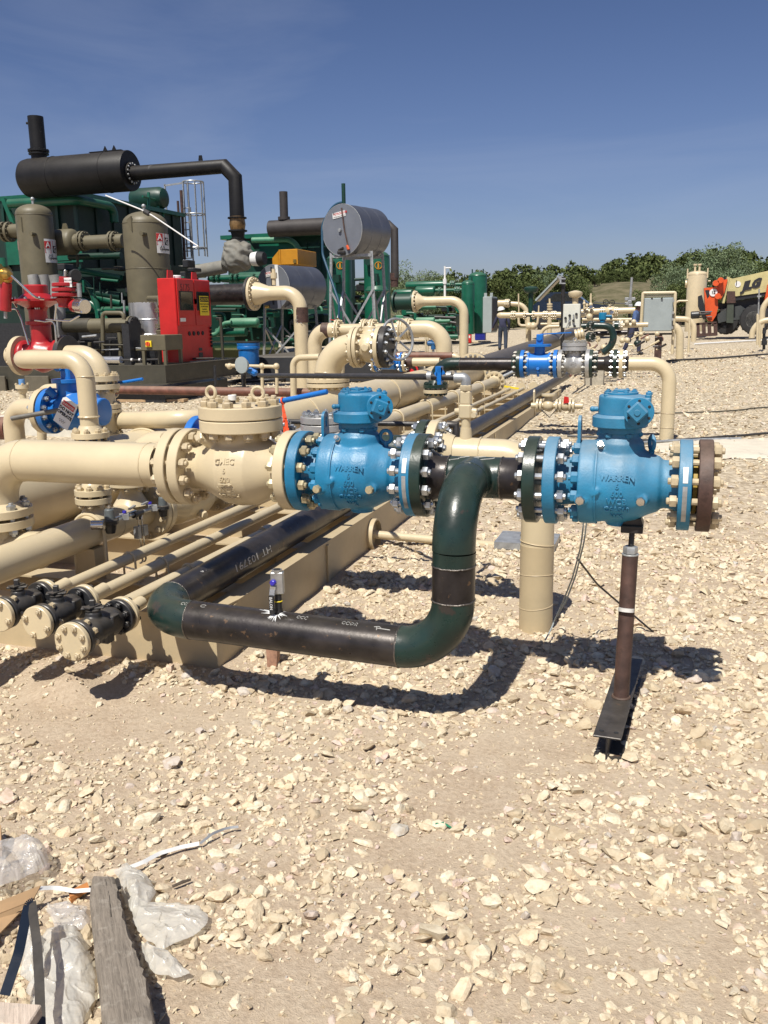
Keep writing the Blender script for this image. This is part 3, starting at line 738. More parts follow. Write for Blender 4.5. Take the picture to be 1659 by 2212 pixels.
def gearbox(t, cx, z0, mat, rot, side):
    """worm gear operator on the valve neck: mounting ring, housing, round input cover with square block"""
    Rm = Matrix.Rotation(rot, 3, 'Z'); O = V(cx, YR, z0)
    def L(x, y, z): return O + Rm @ V(x, y, z)
    mb = M(); mb.disc(L(0,0,-.012), ZA, .085, .02, 32); mb.disc(L(0,0,.022), ZA, .107, .044, 40, ch=.004); mb.lathe(L(0,0,.044), ZA, [(0,.100), (.006,.094)], 36)
    part('mounting_ring', mb, mat, t)
    caps(t, L(0,0,-.022), -ZA, .074, 6, .018, mat)
    def b(mb):
        mb.lathe(L(0,0,.045), ZA, [(0,.086), (.075,.084), (.082,.078)], 32)
        mb.box(L(.055,-.01,.083), (.12,.15,.076), Rm)
        mb.cyl(L(.075,-.115,.078), L(.075,.11,.078), .040, 24)
    cast('gear_housing', b, mat, t, .004, 5)
    mb = M(); mb.disc(L(0,.01,.131), ZA, .066, .010, 32); mb.disc(L(0,.01,.140), ZA, .030, .010, 24); part('indicator_cover', mb, mat, t)
    caps(t, L(0,.01,.1355), ZA, .054, 8, .012, mat, h=.006)
    fr = -.125 if side > 0 else -.122
    mb = M(); mb.disc(L(.075, fr, .070), Rm @ V(0,1,0), .056, .014, 36); part('input_cover', mb, mat, t)
    mb = M()
    for p in ring_pts(L(.075, fr-.0075, .070), Rm @ V(0,1,0), .043, 6): mb.disc(p, Rm @ V(0,1,0), .0058, .003, 12)
    part('bolt_hole', mb, RUBBER, t)
    mb = M(); q = Rm @ Matrix.Rotation(math.radians(45 if side > 0 else 22), 3, 'Y'); mb.box(L(.070, fr-.027, .072), (.060,.040,.060), q, ch=.006); mb.disc(L(.070, fr-.049, .072), Rm @ V(0,1,0), .012, .004, 20)
    part('input_block', mb, mat, t)
    for x, y, h in ((-.055,.06,.012), (.105,.055,.014), (.105,-.07,.008), (-.05,-.05,.004)):
        inst('bolt', head_mesh(.014, mat, .012), axmat(L(x, y, .118+h*.1), ZA), t)
    mb = M(); mb.cyl(L(-.085,-.02,.070), L(-.105,-.024,.070), .010, 12); mb.sphere(L(-.105,-.024,.070), .0115, 12, 6); part('grease_plug', mb, mat, t)

def ball_valve(x0, mat, label, lines, side, rot, nutL, nutR, coarse=.0052):
    t = thing('ball_valve', (x0+.27, YR, ZR-.17), label, 'valve', 'teal trunnion ball valves on the front manifold')
    C = lambda x, z=0.0, y=0.0: V(x0+x, YR+y, ZR+z)
    # closure neck + drum + body
    def b(mb):
        mb.lathe(C(0), XA, [(.135,.166), (.140,.169), (.196,.169), (.204,.162), (.235,.158), (.30,.160), (.355,.148), (.40,.124), (.437,.110), (.45,.096), (.520,.092)], 64)
        mb.lathe(C(.28, 0), ZA, [(0,.12), (.165,.096), (.185,.078), (.21,.074)], 40)
        mb.lathe(C(.205, -.012, 0), YA, [(-.170,.016), (-.1,.02)], 20)
        for x, z in ((.115-.0, -.045), (.375, -.045)):
            mb.lathe(C(x if x > .2 else .150, z), YA, [(-.166 if x < .2 else -.135,.026), (-.08,.034)], 24)
        mb.lathe(C(.225, .10), V(-.05,-.62,.42), [(.0,.04), (.098,.020)], 24)
        mb.lathe(C(.29, 0), -ZA, [(0,.06), (.172,.05)], 24)
    cast('body', b, mat, t, coarse, 5)
    mb = M(); mb.lathe(C(.200), XA, [(0,.1695), (.003,.1702), (.006,.1695)], 64, caps=False); part('seam_ring', mb, mat, t)
    mb = M(); mb.lathe(C(.040), XA, [(0,.112), (.02,.098), (.10,.093)], 48, caps=False); part('end_neck', mb, mat, t)
    mb = M(); mb.lathe(C(.515), -XA, [(0,.110), (.02,.1), (.05,.094)], 48, caps=False); part('tail_neck', mb, mat, t)
    caps(t, C(.135), -XA, .143, 12, .026, mat, h=.026)
    flange(t, C(.024), XA, .178, .048, mat); flange(t, C(.534), XA, .178, .048, mat)
    # fittings on the body
    mb = M(); p = C(.222, .100, 0)+V(-.05,-.62,.42).normalized()*.092; d = V(-.03,-.62,.42).normalized(); mb.hexn(p, d, .014, .016); mb.cyl(p, p+d*.032, .0105, 14); mb.disc(p+d*.0325, d, .005, .002, 10); part('vent_fitting', mb, STAIN, t)
    for x, z in ((.150, -.045), (.375, -.045)):
        yy = -.168 if x < .2 else -.136
        mb = M(); mb.hexn(C(x, z, yy), -YA, .0185, .018, a0=.3); mb.lathe(C(x, z, yy-.018), -YA, [(0,.0165), (.005,.0150), (.006,.004)], 18)
        part('plug', mb, NUTY if side < 0 else STAIN, t)
    # lifting lug with slot and eye
    mb = M(); pl = []; n = 18
    for k in range(n+1):
        a = math.pi*k/n; pl.append((.030*math.cos(a), .235+.032*math.sin(a)))
    outer = [(.036, .13)] + pl + [(-.036, .13)]
    hole = [(.013*math.cos(2*math.pi*k/16), .222+.022*math.sin(2*math.pi*k/16)) for k in range(16)]
    bm = bmesh.new()
    vo = [bm.verts.new((0, q[0], q[1])) for q in outer]; vi = [bm.verts.new((0, q[0], q[1])) for q in hole]
    eo = [bm.edges.new((vo[i], vo[(i+1) % len(vo)])) for i in range(len(vo))]; ei = [bm.edges.new((vi[i], vi[(i+1) % 16])) for i in range(16)]
    bmesh.ops.triangle_fill(bm, use_beauty=True, edges=eo+ei)
    r_ = bmesh.ops.extrude_face_region(bm, geom=bm.faces[:]); bmesh.ops.translate(bm, vec=(.012, 0, 0), verts=[g for g in r_['geom'] if isinstance(g, bmesh.types.BMVert)])
    bm.verts.index_update(); mb.add([C(.120)+Vector(q.co) for q in bm.verts], [tuple(q.index for q in f.verts) for f in bm.faces]); bm.free()
    part('lifting_lug', mb, mat, t)
    mb = M(); mb.torus(C(.405, .128+.034), V(.15,1,0) if side < 0 else V(1,.35,0), .027, .008, 24, 10); mb.cyl(C(.405,.10), C(.405,.142), .011, 12); part('lifting_eye', mb, mat, t)
    # cast lettering
    mb = M()
    for k, (s_, sz) in enumerate(lines): raised(mb, s_, sz*.92, x0+.286, ZR+.034-k*.0315, .1612)
    part('cast_lettering', mb, mat, t)
    mb = M()
    def fn(x, y, z):
        a = x/.094 - .05; rr = .0945+z; return V(x0+.105+y, YR-rr*math.cos(a), ZR-rr*math.sin(a))
    text_mb('6 600  WCB', .022, .0015, fn, mb=mb); text_mb('CF18L  WH', .019, .0015, lambda x, y, z: fn(x, y-.026, z), mb=mb); part('neck_lettering', mb, mat, t)
    gearbox(t, x0+.28, ZR+.225, mat, rot, side)
    # maker's strips stuck on the rim
    mb = M()
    def strip(a0, a1, w, rr=.1786):
        n = 8
        for k in range(n):
            A = [a0+(a1-a0)*k/n, a0+(a1-a0)*(k+1)/n]
            mb.prism([C(.534-w/2, rr*math.sin(A[0]), -rr*math.cos(A[0])), C(.534+w/2, rr*math.sin(A[0]), -rr*math.cos(A[0])), C(.534+w/2, rr*math.sin(A[1]), -rr*math.cos(A[1])), C(.534-w/2, rr*math.sin(A[1]), -rr*math.cos(A[1]))], V(0,-.0006,.0001))
    strip(math.radians(12), math.radians(32), .018)
    part('paper_strip', mb, WHITE, t); mb = M(); strip(math.radians(-42), math.radians(8), .017); part('tape_strip', mb, GALV, t)
    return t
VL, VR = -1.56, -.463
lv = ball_valve(VL, BLUE, 'teal ball valve bolted to the cream check valve, left of the pipe tee', [('WARREN', .034), ('6', .034), ('600', .035), ('WCB', .036), ('C6CR62', .032), ('WK', .030)], -1, math.radians(28), None, None)
rvv = ball_valve(VR, BLUEF, 'faded teal ball valve right of the tee, held up by a rusty post', [('WARREN', .034), ('6', .034), ('600', .035), ('WCB', .036), ('C6AS60', .032), ('WK', .030)], 1, 0.0, None, None)

# cream check valve
t = thing('check_valve', (-1.86, YR, ZR-.17), 'cream swing check valve with round bolted bonnet, left of the teal valve', 'valve'); chk = t
x0 = -2.14
def b(mb):
    c = V(x0, YR, ZR)
    mb.lathe(c, XA, [(.03,.105), (.07,.100), (.11,.104), (.17,.130), (.23,.160), (.30,.170), (.37,.163), (.43,.132), (.48,.108), (.55,.104)], 64)
    mb.lathe(V(-1.842, YR, ZR), ZA, [(0,.125), (.10,.122), (.18,.118), (.20,.118)], 48)
    mb.lathe(V(-1.945, YR-.05, ZR+.12), V(-.45,-.75,.35), [(0,.04), (.085,.022)], 20)
cast('body', b, TAN, t, .0055, 5)
flange(t, V(x0+.027, YR, ZR), XA, .178, .05, TAN); flange(t, V(x0+.545, YR, ZR), XA, .178, .05, TAN)
mb = M(); mb.disc((-1.842, YR, ZR+.203), ZA, .186, .054, 64, ch=.004); part('bonnet_flange', mb, TANR, t)
mb = M(); mb.disc((-1.842, YR, ZR+.2325), ZA, .150, .006, 48); part('gasket', mb, BLACKP, t)
mb = M(); mb.disc((-1.842, YR, ZR+.262), ZA, .187, .056, 64, ch=.004); mb.lathe((-1.842, YR, ZR+.29), ZA, [(0,.10), (.006,.09)], 40); part('bonnet', mb, TANR, t)
for p in ring_pts((-1.842, YR, ZR+.233), ZA, .155, 12, .12):
    inst('stud_bolt', bolt_mesh(.114, .026, NUTT), axmat(p, ZA, p.x*9), t)
eyebolt(t, (-1.955, YR-.055, ZR+.30), .026, TAN, V(.25,1,0), .022); eyebolt(t, (-1.725, YR-.055, ZR+.30), .026, TAN, V(-.2,1,0), .022)
mb = M(); mb.cyl((-1.87, YR-.02, ZR+.29), (-1.87, YR-.02, ZR+.312), .015, 16); part('plug_boss', mb, DARKST, t)
mb = M(); mb.cyl((-1.87, YR-.02, ZR+.312), (-1.87, YR-.02, ZR+.336), .019, 20, ch=.002); part('thread_tape', mb, WHITE, t)
mb = M(); d = V(-.45,-.75,.35).normalized(); p = V(-1.945, YR-.05, ZR+.12)+d*.078; mb.hexn(p, d, .024, .02); mb.lathe(p+d*.02, d, [(0,.02), (.004,.017)], 16); part('plug', mb, TAN, t)
mb = M()
for s_, z, sz in (('GMEC', .045, .036), ('6', .006, .032), ('600', -.034, .034), ('WCB', -.084, .036)): raised(mb, s_, sz, -1.853, ZR+z, .170)
part('cast_lettering', mb, TAN, t)
mb = M(); raised(mb, 'YBCCH', .03, -1.845, ZR-.115, .171); part('heat_number', mb, TAN, t)
mb = M(); mb.bar((-1.885, YR-.168, ZR-.044), (-1.835, YR-.168, ZR-.044), .006, .004); mb.prism([(-1.835, YR-.171, ZR-.036), (-1.835, YR-.171, ZR-.052), (-1.818, YR-.171, ZR-.044)], (0,.006,0)); part('flow_arrow', mb, TAN, t)

# cream header pipe coming in from the left
t = thing('header_pipe', (-2.9, YR, ZR-.11), 'thick cream pipe coming in from the left edge to the check valve flange', 'pipe'); hdr = t
mb = M(); mb.tube(fillet([(-2.27, YR, ZR+.0), (-3.24, YR, ZR), (-3.24, YR, .66)], .20, 12), .104, 40); part('pipe', mb, TAN, t)
weld(t, (-3.05, YR, ZR), XA, .104, TAN, .005); weld(t, (-2.33, YR, ZR), XA, .104, TAN, .005)
flange(t, V(-2.178, YR, ZR), XA, .178, .05, TAN, .104, -.05)
XD = -3.24
flange(t, V(XD, YR, .652), ZA, .165, .042, TAN, .100, .03)
mb = M(); mb.disc((XD, YR, .594), ZA, .165, .042, 48); part('lower_flange', mb, TAN, t)
mb = M(); mb.lathe((XD, YR, .40), ZA, [(0,.15), (.06,.12), (.12,.10), (.175,.105)], 32); mb.cyl((XD, YR, .45), (-3.0, YR, .46), .095, 24); part('branch', mb, TAN, t)
for i, p in enumerate(ring_pts((XD, YR, .623), ZA, .134, 8)): inst('stud_bolt', bolt_mesh(.10, .026, ZINC if i % 3 else ZINCD), axmat(p, ZA, i), t)
# bolting of the run: studs belong to the valve they hold
bolts(chk, V(-2.14, YR, ZR), XA, .117, .148, 12, .0255, NUTT)
mb = M(); mb.disc((-2.1465, YR, ZR), XA, .11, .011, 40); part('gasket', mb, BLACKP, chk)
bolts(lv, V(-1.565, YR, ZR), XA, .116, .148, 12, .0255, NUTY, seed=3)
mb = M(); mb.disc((-1.5655, YR, ZR), XA, .145, .008, 40); part('gasket', mb, DGREEN, lv)
bolts(lv, V(-1.013, YR, ZR), XA, .117, .148, 12, .0255, ZINC, seed=5)
bolts(rvv, V(-.4735, YR, ZR), XA, .132, .148, 12, .0255, ZINC, seed=6)

# pipe loop: tee, drop leg, cross pipe, pipe lying on the skid
t = thing('pipe_loop', (-1.5, 3.2, -.02), 'black and dark green pipe loop dropping from the tee and running along the skid', 'pipe'); loop = t
YL = 3.235
XL_, ZB = -.775, .275
flange(t, V(-.984, YR, ZR), XA, .178, .05, DGREEN, .090, .022); flange(t, V(-.518, YR, ZR), XA, .178, .05, DGREEN, .090, -.022)
XT = -.765
def b(mb):
    mb.lathe(V(-.872, YR, ZR), XA, [(0,.087), (.222,.087)], 48)
    mb.lathe(V(XT, YR, ZR), -YA, [(0,.087), (.15,.087)], 48)
cast('tee', b, DGREENE, t, .005, 4)
for a_, b2 in ((-.958, -.872), (-.542, -.650)):
    mb = M(); mb.lathe((a_, YR, ZR), XA if b2 > a_ else -XA, [(0,.112), (.02,.102), (.05,.0872), (abs(b2-a_),.0868)], 40); part('neck', mb, MILL, t)
for x in (-.873, -.649): weld(t, (x, YR, ZR), XA, .088)
R6 = .225
arc1 = fillet([(XT, YR-.14, ZR), (XT, YL, ZR), (XT-.004, YL, .50)], R6, 14)
mb = M(); mb.tube(arc1[:-1], .0845, 40, cap=False); part('upper_elbow', mb, DGREENE, t)
z1 = ZR-R6
mb = M(); mb.tube([(XT, YL, z1), (XT-.002, YL, z1-.055)], .0845, 40, cap=False); part('drop_pipe_top', mb, DGREENE, t)
mb = M(); mb.tube([(XT-.002, YL, z1-.055), (XT-.004, YL, ZB+R6-.0)], .0843, 40, cap=False); part('drop_pipe', mb, MILL, t)
weld(t, (XT-.002, YL, z1-.055), ZA, .0845); weld(t, (XT-.004, YL, ZB+R6+.0), ZA, .0845)
xl = -2.16+R6
arc2 = fillet([(XT-.004, YL, ZB+R6), (XT-.004, YL, ZB), (xl, YL, ZB+.035)], R6, 16)[1:-1]
mb = M(); mb.tube([(XT-.004, YL, ZB+R6)]+arc2, .0847, 40, cap=False); part('lower_elbow', mb, DGREENE, t)
pe = arc2[-1]
mb = M(); mb.tube([pe, (xl, YL, ZB+.035)], .0842, 40, cap=False); part('cross_pipe', mb, MILL, t)
weld(t, tuple(pe), XA, .0848); weld(t, (xl, YL, ZB+.035), XA, .0848, w=.004)
arc3 = fillet([(xl, YL, ZB+.035), (xl-R6, YL, ZB+.04), (xl-R6, YL+.6, ZB+.045)], R6, 16)[1:-1]
mb = M(); mb.tube([(xl, YL, ZB+.035)]+arc3, .0847, 40, cap=False); part('corner_elbow', mb, DGREENE, t)
ps = arc3[-1]; weld(t, tuple(ps), YA, .0848, w=.004)
mb = M(); mb.tube([ps, (-2.155, 8, .335), (-2.15, 14, .34), (-2.14, 19.6, .35)], .0842, 40); part('skid_pipe', mb, MILL, t)
# paint-marker writing and mill stencil on the pipe
def on_cyl(c0, ax, r, ang0, flip=1):
    """maps flat text onto a pipe: x runs along ax, y round the pipe"""
    ax = Vector(ax).normalized(); c0 = Vector(c0); side = ax.cross(ZA).normalized()
    def fn(x, y, z):
        a = ang0 + flip*y/r; return c0 + ax*x + (side*math.cos(a) + ZA*math.sin(a))*(r+z)
    return fn
CHK2 = CHALK
sx0 = V(-2.155, 0, .322)
mb = M(); fn = on_cyl((-2.158, 4.55, .322), -YA, .0850, math.radians(172), -1)
fn = on_cyl((-2.158, 4.62, .322), -YA, .0848, math.radians(150), 1)
text_mb('HT 103791', .056, .0002, lambda x, y, z: on_cyl((-2.158, 4.14, .320), YA, .0848, math.radians(26), 1)(-x*1.75, -y, z), mb=mb); 
text_mb('6 PIPE', .045, .0002, lambda x, y, z: on_cyl((-2.158, 3.72, .316), YA, .0848, math.radians(62), 1)(x, y, z), mb=mb)
part('marker_writing', mb, CHK2, t)
mb = M(); STEN = paint('mill_stencil', (.26,.17,.11), .6, var=.4, vs_=60, bump=0)
text_mb('SMLS-API-5L-X42', .05, .0001, lambda x, y, z: on_cyl((-2.157, 5.5, .325), YA, .0846, math.radians(78), 1)(x, y, z), mb=mb)
text_mb('HEAT 1041356 MADE', .05, .0001, lambda x, y, z: on_cyl((-2.158, 4.2, .318), YA, .0846, math.radians(80), 1)(x, y, z), mb=mb)
part('mill_stencil', mb, STEN, t)
mb = M()
cp = lambda x: V(x, YL, ZB+.035-.035*(x-xl)/(XT-xl))
def on_cross(x, ang): p = cp(x); return p + V(0, -math.cos(ang), math.sin(ang))*.0846
def stroke(pts, r=.0012, mb_=None): (mb_ or mb).tube([Vector(p) for p in pts], r, 5)
sc_ = random.Random(5)
def scribble(x0_, w, ang0, n=3):
    for k in range(n):
        xx = x0_+k*w/n; stroke([on_cross(xx+w/n*.42*math.cos(q), ang0+.10*math.sin(q)+.05*k*(sc_.random()-.5)) for q in np.linspace(.4, 5.6, 9)], .0011)
scribble(-1.42, .05, 1.30); scribble(-1.22, .07, 1.28, 4); 
stroke([on_cross(-1.075, 1.18), on_cross(-1.02, 1.16)], .0016); stroke([on_cross(-1.08, 1.3), on_cross(-1.075, 1.05)], .0015); stroke([on_cross(-1.09, 1.25), on_cross(-1.07, 1.32), on_cross(-1.06, 1.22)], .0014)
scribble(-1.86, .03, 1.25, 1); scribble(-1.96, .03, 1.25, 2); scribble(-.94, .03, 1.2, 2)
for k in range(5):
    a0 = sc_.uniform(1.1, 1.5); stroke([V(XT-.08+.035*k+sc_.uniform(-.01,.01), YR-.0868*math.cos(a0+j*.06), ZR+.0868*math.sin(a0+j*.06)) + V(j*.012,0,.001) for j in range(-2, 3)], .0018)
part('marker_marks', mb, CHK2, t)
# white developer spray round the branch weld
mb = M(); xb = -1.52
for k in range(34):
    a = sc_.uniform(0, 6.28); ln = sc_.uniform(.006, .04)*(2.4 if math.cos(a) < -.86 else 1)
    pts = []
    for j in range(6):
        q = .012+ln*j/5; x = xb+q*math.cos(a); an = 1.35+q*math.sin(a)/.085; p = cp(x); pts.append(p+V(0,-math.cos(an), math.sin(an))*.0843)
    mb.tube(pts, [.0030, .0030, .0024, .0018, .0010, .0004], 5)
part('white_spray', mb, WHITE, t)

# small test valve standing on the cross pipe
bx = cp(xb); t = thing('small_ball_valve', (bx.x, YL, bx.z+.085), 'small zinc ball valve with black handle standing on the cross pipe', 'valve')
z = bx.z+.083
mb = M(); mb.cyl((xb, YL, z-.004), (xb, YL, z+.022), .024, 20, r2=.02); part('weldolet', mb, DARKST, t)
mb = M(); mb.cyl((xb, YL, z+.02), (xb, YL, z+.115), .019, 18); part('nipple', mb, BLACKP, t)
mb = M(); mb.torus((xb, YL, z+.066), ZA, .0195, .0035, 20, 6); part('yellow_band', mb, YELL, t)
mb = M(); mb.box((xb, YL, z+.172), (.066,.050,.125), Matrix.Rotation(.30, 3, 'Z'), ch=.005); mb.cyl((xb, YL, z+.228), (xb, YL, z+.246), .027, 8); part('valve_block', mb, ZINC, t)
mb = M(); mb.disc((xb, YL, z+.2465), ZA, .019, .003, 20); part('bore', mb, RUBBER, t)
mb = M(); mb.cyl((xb-.006, YL-.026, z+.180), (xb-.010, YL-.046, z+.180), .0155, 18, ch=.003); part('purple_cap', mb, PURPLE, t)
mb = M(); mb.bar((xb-.010, YL-.040, z+.150), (xb-.013, YL-.047, z+.108), .028, .004, YA); mb.box((xb-.008, YL-.036, z+.152), (.03,.014,.016)); part('handle', mb, ZINC, t)
mb = M(); mb.box((xb-.014, YL-.050, z+.058), (.028,.010,.112), None, ch=.004); part('handle_grip', mb, RUBBER, t)
mb = M(); text_mb('BALON', .022, .0006, flat_fn((xb-.022, YL-.0562, z+.104), (0,0,-1), (1,0,0)), align='LEFT', mb=mb); part('grip_lettering', mb, WHITE, t)

for ch in t.children:
    for v_ in ch.data.vertices: v_.co = V(v_.co.x*.82, v_.co.y*.82, (v_.co.z+.002)*.76-.002)
# rusty blind flange closing the right-hand valve
t = thing('blind_flange', (.144, YR, ZR-.18), 'rusty brown blind flange closing the far right end of the valve run', 'flange')
flange(t, V(.144, YR, ZR), XA, .180, .052, RUST)
bolts(t, V(.108, YR, ZR), XA, .124, .148, 12, .0265, NUTT, seed=8)
mb = M(); mb.disc((.108, YR, ZR), XA, .112, .016, 40); part('gasket', mb, paint('gasket_ring', (.40,.27,.05), .6), t)

# adjustable pipe stand
t = thing('pipe_stand', (-.125, 3.62, -.05), 'rusty adjustable post on a short steel beam holding up the right valve', 'pipe stand')
zt = ZR-.165
mb = M(); mb.box((-.118, 3.60, zt-.012), (.085,.11,.03), None, ch=.003); mb.prism([(-.155, 3.56, zt+.004), (-.075, 3.56, zt+.004), (-.085, 3.56, zt+.03), (-.145, 3.56, zt+.03)], (0,.08,0)); part('saddle', mb, DARKST, t)
mb = M(); mb.cyl((-.118, 3.60, zt-.025), (-.121, 3.58, zt-.13), .0115, 14); part('screw', mb, DARKST, t)
mb = M(); mb.hexn((-.121, 3.58, zt-.088), -ZA, .029, .03, a0=.4); mb.disc((-.121, 3.58, zt-.121), ZA, .034, .006, 20); part('adjusting_nut', mb, GALV, t)
mb = M(); mb.tube([(-.121, 3.58, zt-.122), (-.130, 3.50, .052)], .0315, 28); part('post', mb, RUST, t)
mb = M(); mb.tube([(-.125, 3.536, .421), (-.1255, 3.533, .407)], .0317, 28); part('chalk_band', mb, CHALK, t)
mb = M(); mb.torus((-.130, 3.50, .054), ZA, .033, .006, 28, 6); part('base_weld', mb, RUST, t)
# W4 beam lying along Y
bx0, bx1, y0b, y1b = -.185, -.085, 3.12, 3.95; zt_ = .052; bxc = -.135
Rz = Matrix.Rotation(math.radians(-3.5), 3, 'Z'); cc = V(bxc, (y0b+y1b)/2, 0)
mb = M(); L_ = y1b-y0b
mb.box(cc+V(0,0,zt_-.004), (.102, L_, .008), Rz, ch=.002); mb.box(cc+V(0,0,zt_-.098), (.102, L_, .008), Rz, ch=.002); mb.box(cc+V(0,0,zt_-.051), (.007, L_, .0865), Rz)
part('beam', mb, DARKST, t)
mb = M()
for x_ in (-.025, .028): mb.disc(cc+Rz@V(x_, -L_/2+.045, zt_+.0006), ZA, .009, .001, 16)
part('bolt_hole', mb, RUBBER, t)
# ------------------------------------------------------------------ pipe skid behind the valve run
XV, ZV, RV = -4.05, .49, .25      # big header
X6, Z6 = -3.0, .465               # six inch line
t = thing('pipe_skid', (-3.5, 10.5, -.05), 'long tan painted steel skid frame carrying the receding pipes', 'skid'); skid = t
def Zb(Y): return gz(Y)-.02
zt_ = .215
mb = M(); mb.prism([(-2.0, 3.56, Zb(3.5)), (-2.0, 17.4, Zb(17.4)), (-2.0, 17.4, zt_), (-2.0, 3.80, zt_), (-2.0, 3.70, zt_-.012), (-2.0, 3.56, zt_-.012)], (-.010, 0, 0)); part('side_web', mb, TAN2, t)
mb = M(); mb.prism([(-1.997, 3.80, zt_), (-1.997, 17.4, zt_), (-2.105, 17.4, zt_), (-2.105, 3.56, zt_), (-2.03, 3.56, zt_)], (0,0,.010)); part('top_flange', mb, TAN2, t)
mb = M(); mb.box((-3.6, 3.555, (.205+Zb(3.5))/2), (3.2, .012, .205-Zb(3.5))); part('front_web', mb, TAN2, t)
mb = M(); mb.box((-3.62, 3.61, .2), (3.2, .12, .010)); part('front_flange', mb, TAN2, t)
mb = M(); mb.prism([(-5.2, 3.56, Zb(3.5)), (-5.2, 17.4, Zb(17.4)), (-5.2, 17.4, zt_), (-5.2, 3.56, zt_)], (.010, 0, 0)); mb.box((-5.15, 10.5, zt_+.005), (.1, 13.8, .01)); part('left_beam', mb, TAN2, t)
mb = M(); mb.box((-3.6, 17.39, .09), (3.2, .012, .25)); part('rear_web', mb, TAN2, t)
for x in (-2.33,):
    mb = M(); mb.box((x, 10.5, .09), (.008, 13.7, .20)); part('inner_web', mb, TAN2, t)
CB = [4.02, 4.95, 5.9, 6.85, 7.8, 8.75, 9.7, 10.65, 11.6, 12.55, 13.5, 14.45, 15.4, 16.3]
_w = None
for y in CB:
    mb = M(); mb.box((-3.6, y, .20), (3.1, .16, .010)); mb.box((-3.6, y, .075), (3.1, .010, .24)); part('cross_beam', mb, TAN2, t)
for y in (5.0, 7.4, 10.6, 13.9, 16.9):
    mb = M(); mb.box((-1.993, y, .085), (.012, .035, .24)); part('stiffener', mb, TAN2, t)
def lug(y, h=.26):
    mb = M(); n = 12; po = [(-.05, 0)] + [(-.05*math.cos(math.pi*k/n), h-.05+.05*math.sin(math.pi*k/n)) for k in range(n+1)] + [(.05, 0)]
    mb.prism([V(-2.02, y+a, .225+b_) for a, b_ in po], (.02, 0, 0)); part('lifting_lug', mb, TAN, t)
    mb = M(); mb.torus(V(-2.01, y, .225+h-.055), XA, .027, .013, 20, 8); mb.cyl((-1.998, y, .225+h-.055), (-1.9975, y, .225+h-.055), .022, 16); part('lug_eye', mb, TAN, t)
lug(13.9)
# sleeve through the side beam with the small pipe passing out of it
mb = M(); mb.lathe((-2.06, 5.88, .062), XA, [(0, .118), (.10, .118), (.10, .106), (0, .106)], 40, caps=False); part('sleeve', mb, TAN2, t)
mb = M(); mb.cyl((-2.0, 5.88, .062), (-1.998, 5.88, .062), .11, 32); part('sleeve_plate', mb, TAN2, t)
t = thing('drain_pipe', (-1.5, 6.3, 0), 'thin tan pipe sticking out of the skid sleeve, ending in a black elbow', 'pipe')
pA, pB = V(-2.0, 5.90, .06), at(1088, 1180, Y=6.15)
mb = M(); mb.cyl(pA, pB, .030, 20); part('pipe', mb, TAN, t)
d = (pB-pA).normalized(); mb = M(); mb.cyl(pB, pB+d*.02, .031, 20); part('thread_tape', mb, WHITE, t)
mb = M(); mb.tube(fillet([pB+d*.02, pB+d*.12, pB+d*.12+V(.06,.10,.14)], .04, 6), .042, 18); mb.cyl(pB+d*.015, pB+d*.05, .048, 16); part('black_elbow', mb, BLACKP, t)
q = pB+d*.16+V(.02,.10,.14); mb = M(); mb.cyl(q, q+V(0,.02,.07), .05, 12); mb.cyl(q+V(0,.02,.07), q+V(0,.03,.12), .035, 12); part('red_cap', mb, REDD, t)
q = at(1135, 1185); mb = M(); mb.box((q.x, q.y+.1, q.z+.03), (.42,.35,.05)); solo('steel_plate', mb, GALV, 'grey flat plate lying on the ground behind the buried riser', 'plate')

# header vessel and what stands on it
t = thing('header_vessel', (XV, 10, .2), 'largest tan header pipe lying along the left of the skid', 'vessel'); ves = t
ye = at(1022, 805, X=XV).y
mb = M(); mb.lathe((XV, 1.9, ZV), YA, [(0,.02), (.03,.12), (.08,.19), (.14,.235), (.20,.25), (ye-2.1,.25), (ye-2.0,.25)], 56); part('shell', mb, TAN, t)
for y in (3.2, 6.2, 9.4, 12.6, 15.6):
    mb = M(); mb.torus((XV, y, ZV), YA, .256, .011, 44, 8); part('strap', mb, TAN, t)
for y in (4.3, 8.4, 12.6, 16.6): weld(t, (XV, y, ZV), YA, .2505, TAN, .006)
for y in (5.2, 7.6, 10.4, 14.0, 16.8):
    mb = M(); mb.box((XV, y, .16), (.5, .10, .22)); part('saddle', mb, TAN2, t)
joint(t, V(XV, ye+.05, ZV), YA, .375, .07, .02, (TAN, BLACKP), .32, 20, .032, ZINCD, joined=True)
mb = M(); mb.tube([(XV, ye+.1, ZV+.0), (XV, 24, ZV+.10), (XV+.05, 40, .92)], .25, 40); part('black_extension', mb, MILL2, t)

# six inch line with in-line valve and risers
t = thing('six_inch_line', (X6, 9, .2), 'medium tan pipe strapped down right of the big header, ending in a flange', 'pipe'); l6 = t
y6 = at(1068, 815, X=X6).y
mb = M(); mb.cyl((X6, 2.2, Z6), (X6, 4.56, Z6), .086, 36); part('pipe_near', mb, TAN, t)
mb = M(); mb.cyl((X6, 5.48, Z6), (X6, y6, Z6), .086, 36); part('pipe_far', mb, TAN, t)
for y in (4.12+.1, 7.0, 9.8, 13.0): weld(t, (X6, y, Z6), YA, .0865, TAN, .005)
for y in (4.0, 5.9, 7.8, 9.75, 11.05, 12.55, 14.4):
    mb = M(); pth = [V(X6-.10, y, .20)] + [V(X6-.098*math.cos(a), y, Z6+.098*math.sin(a)) for a in np.linspace(0, math.pi, 17)] + [V(X6+.10, y, .20)]
    mb.tube(pth, .0105, 8); part('pipe_clamp', mb, TAN, t)
    mb = M(); mb.box((X6, y, .29), (.12, .10, .18)); part('pipe_shoe', mb, TAN2, t)
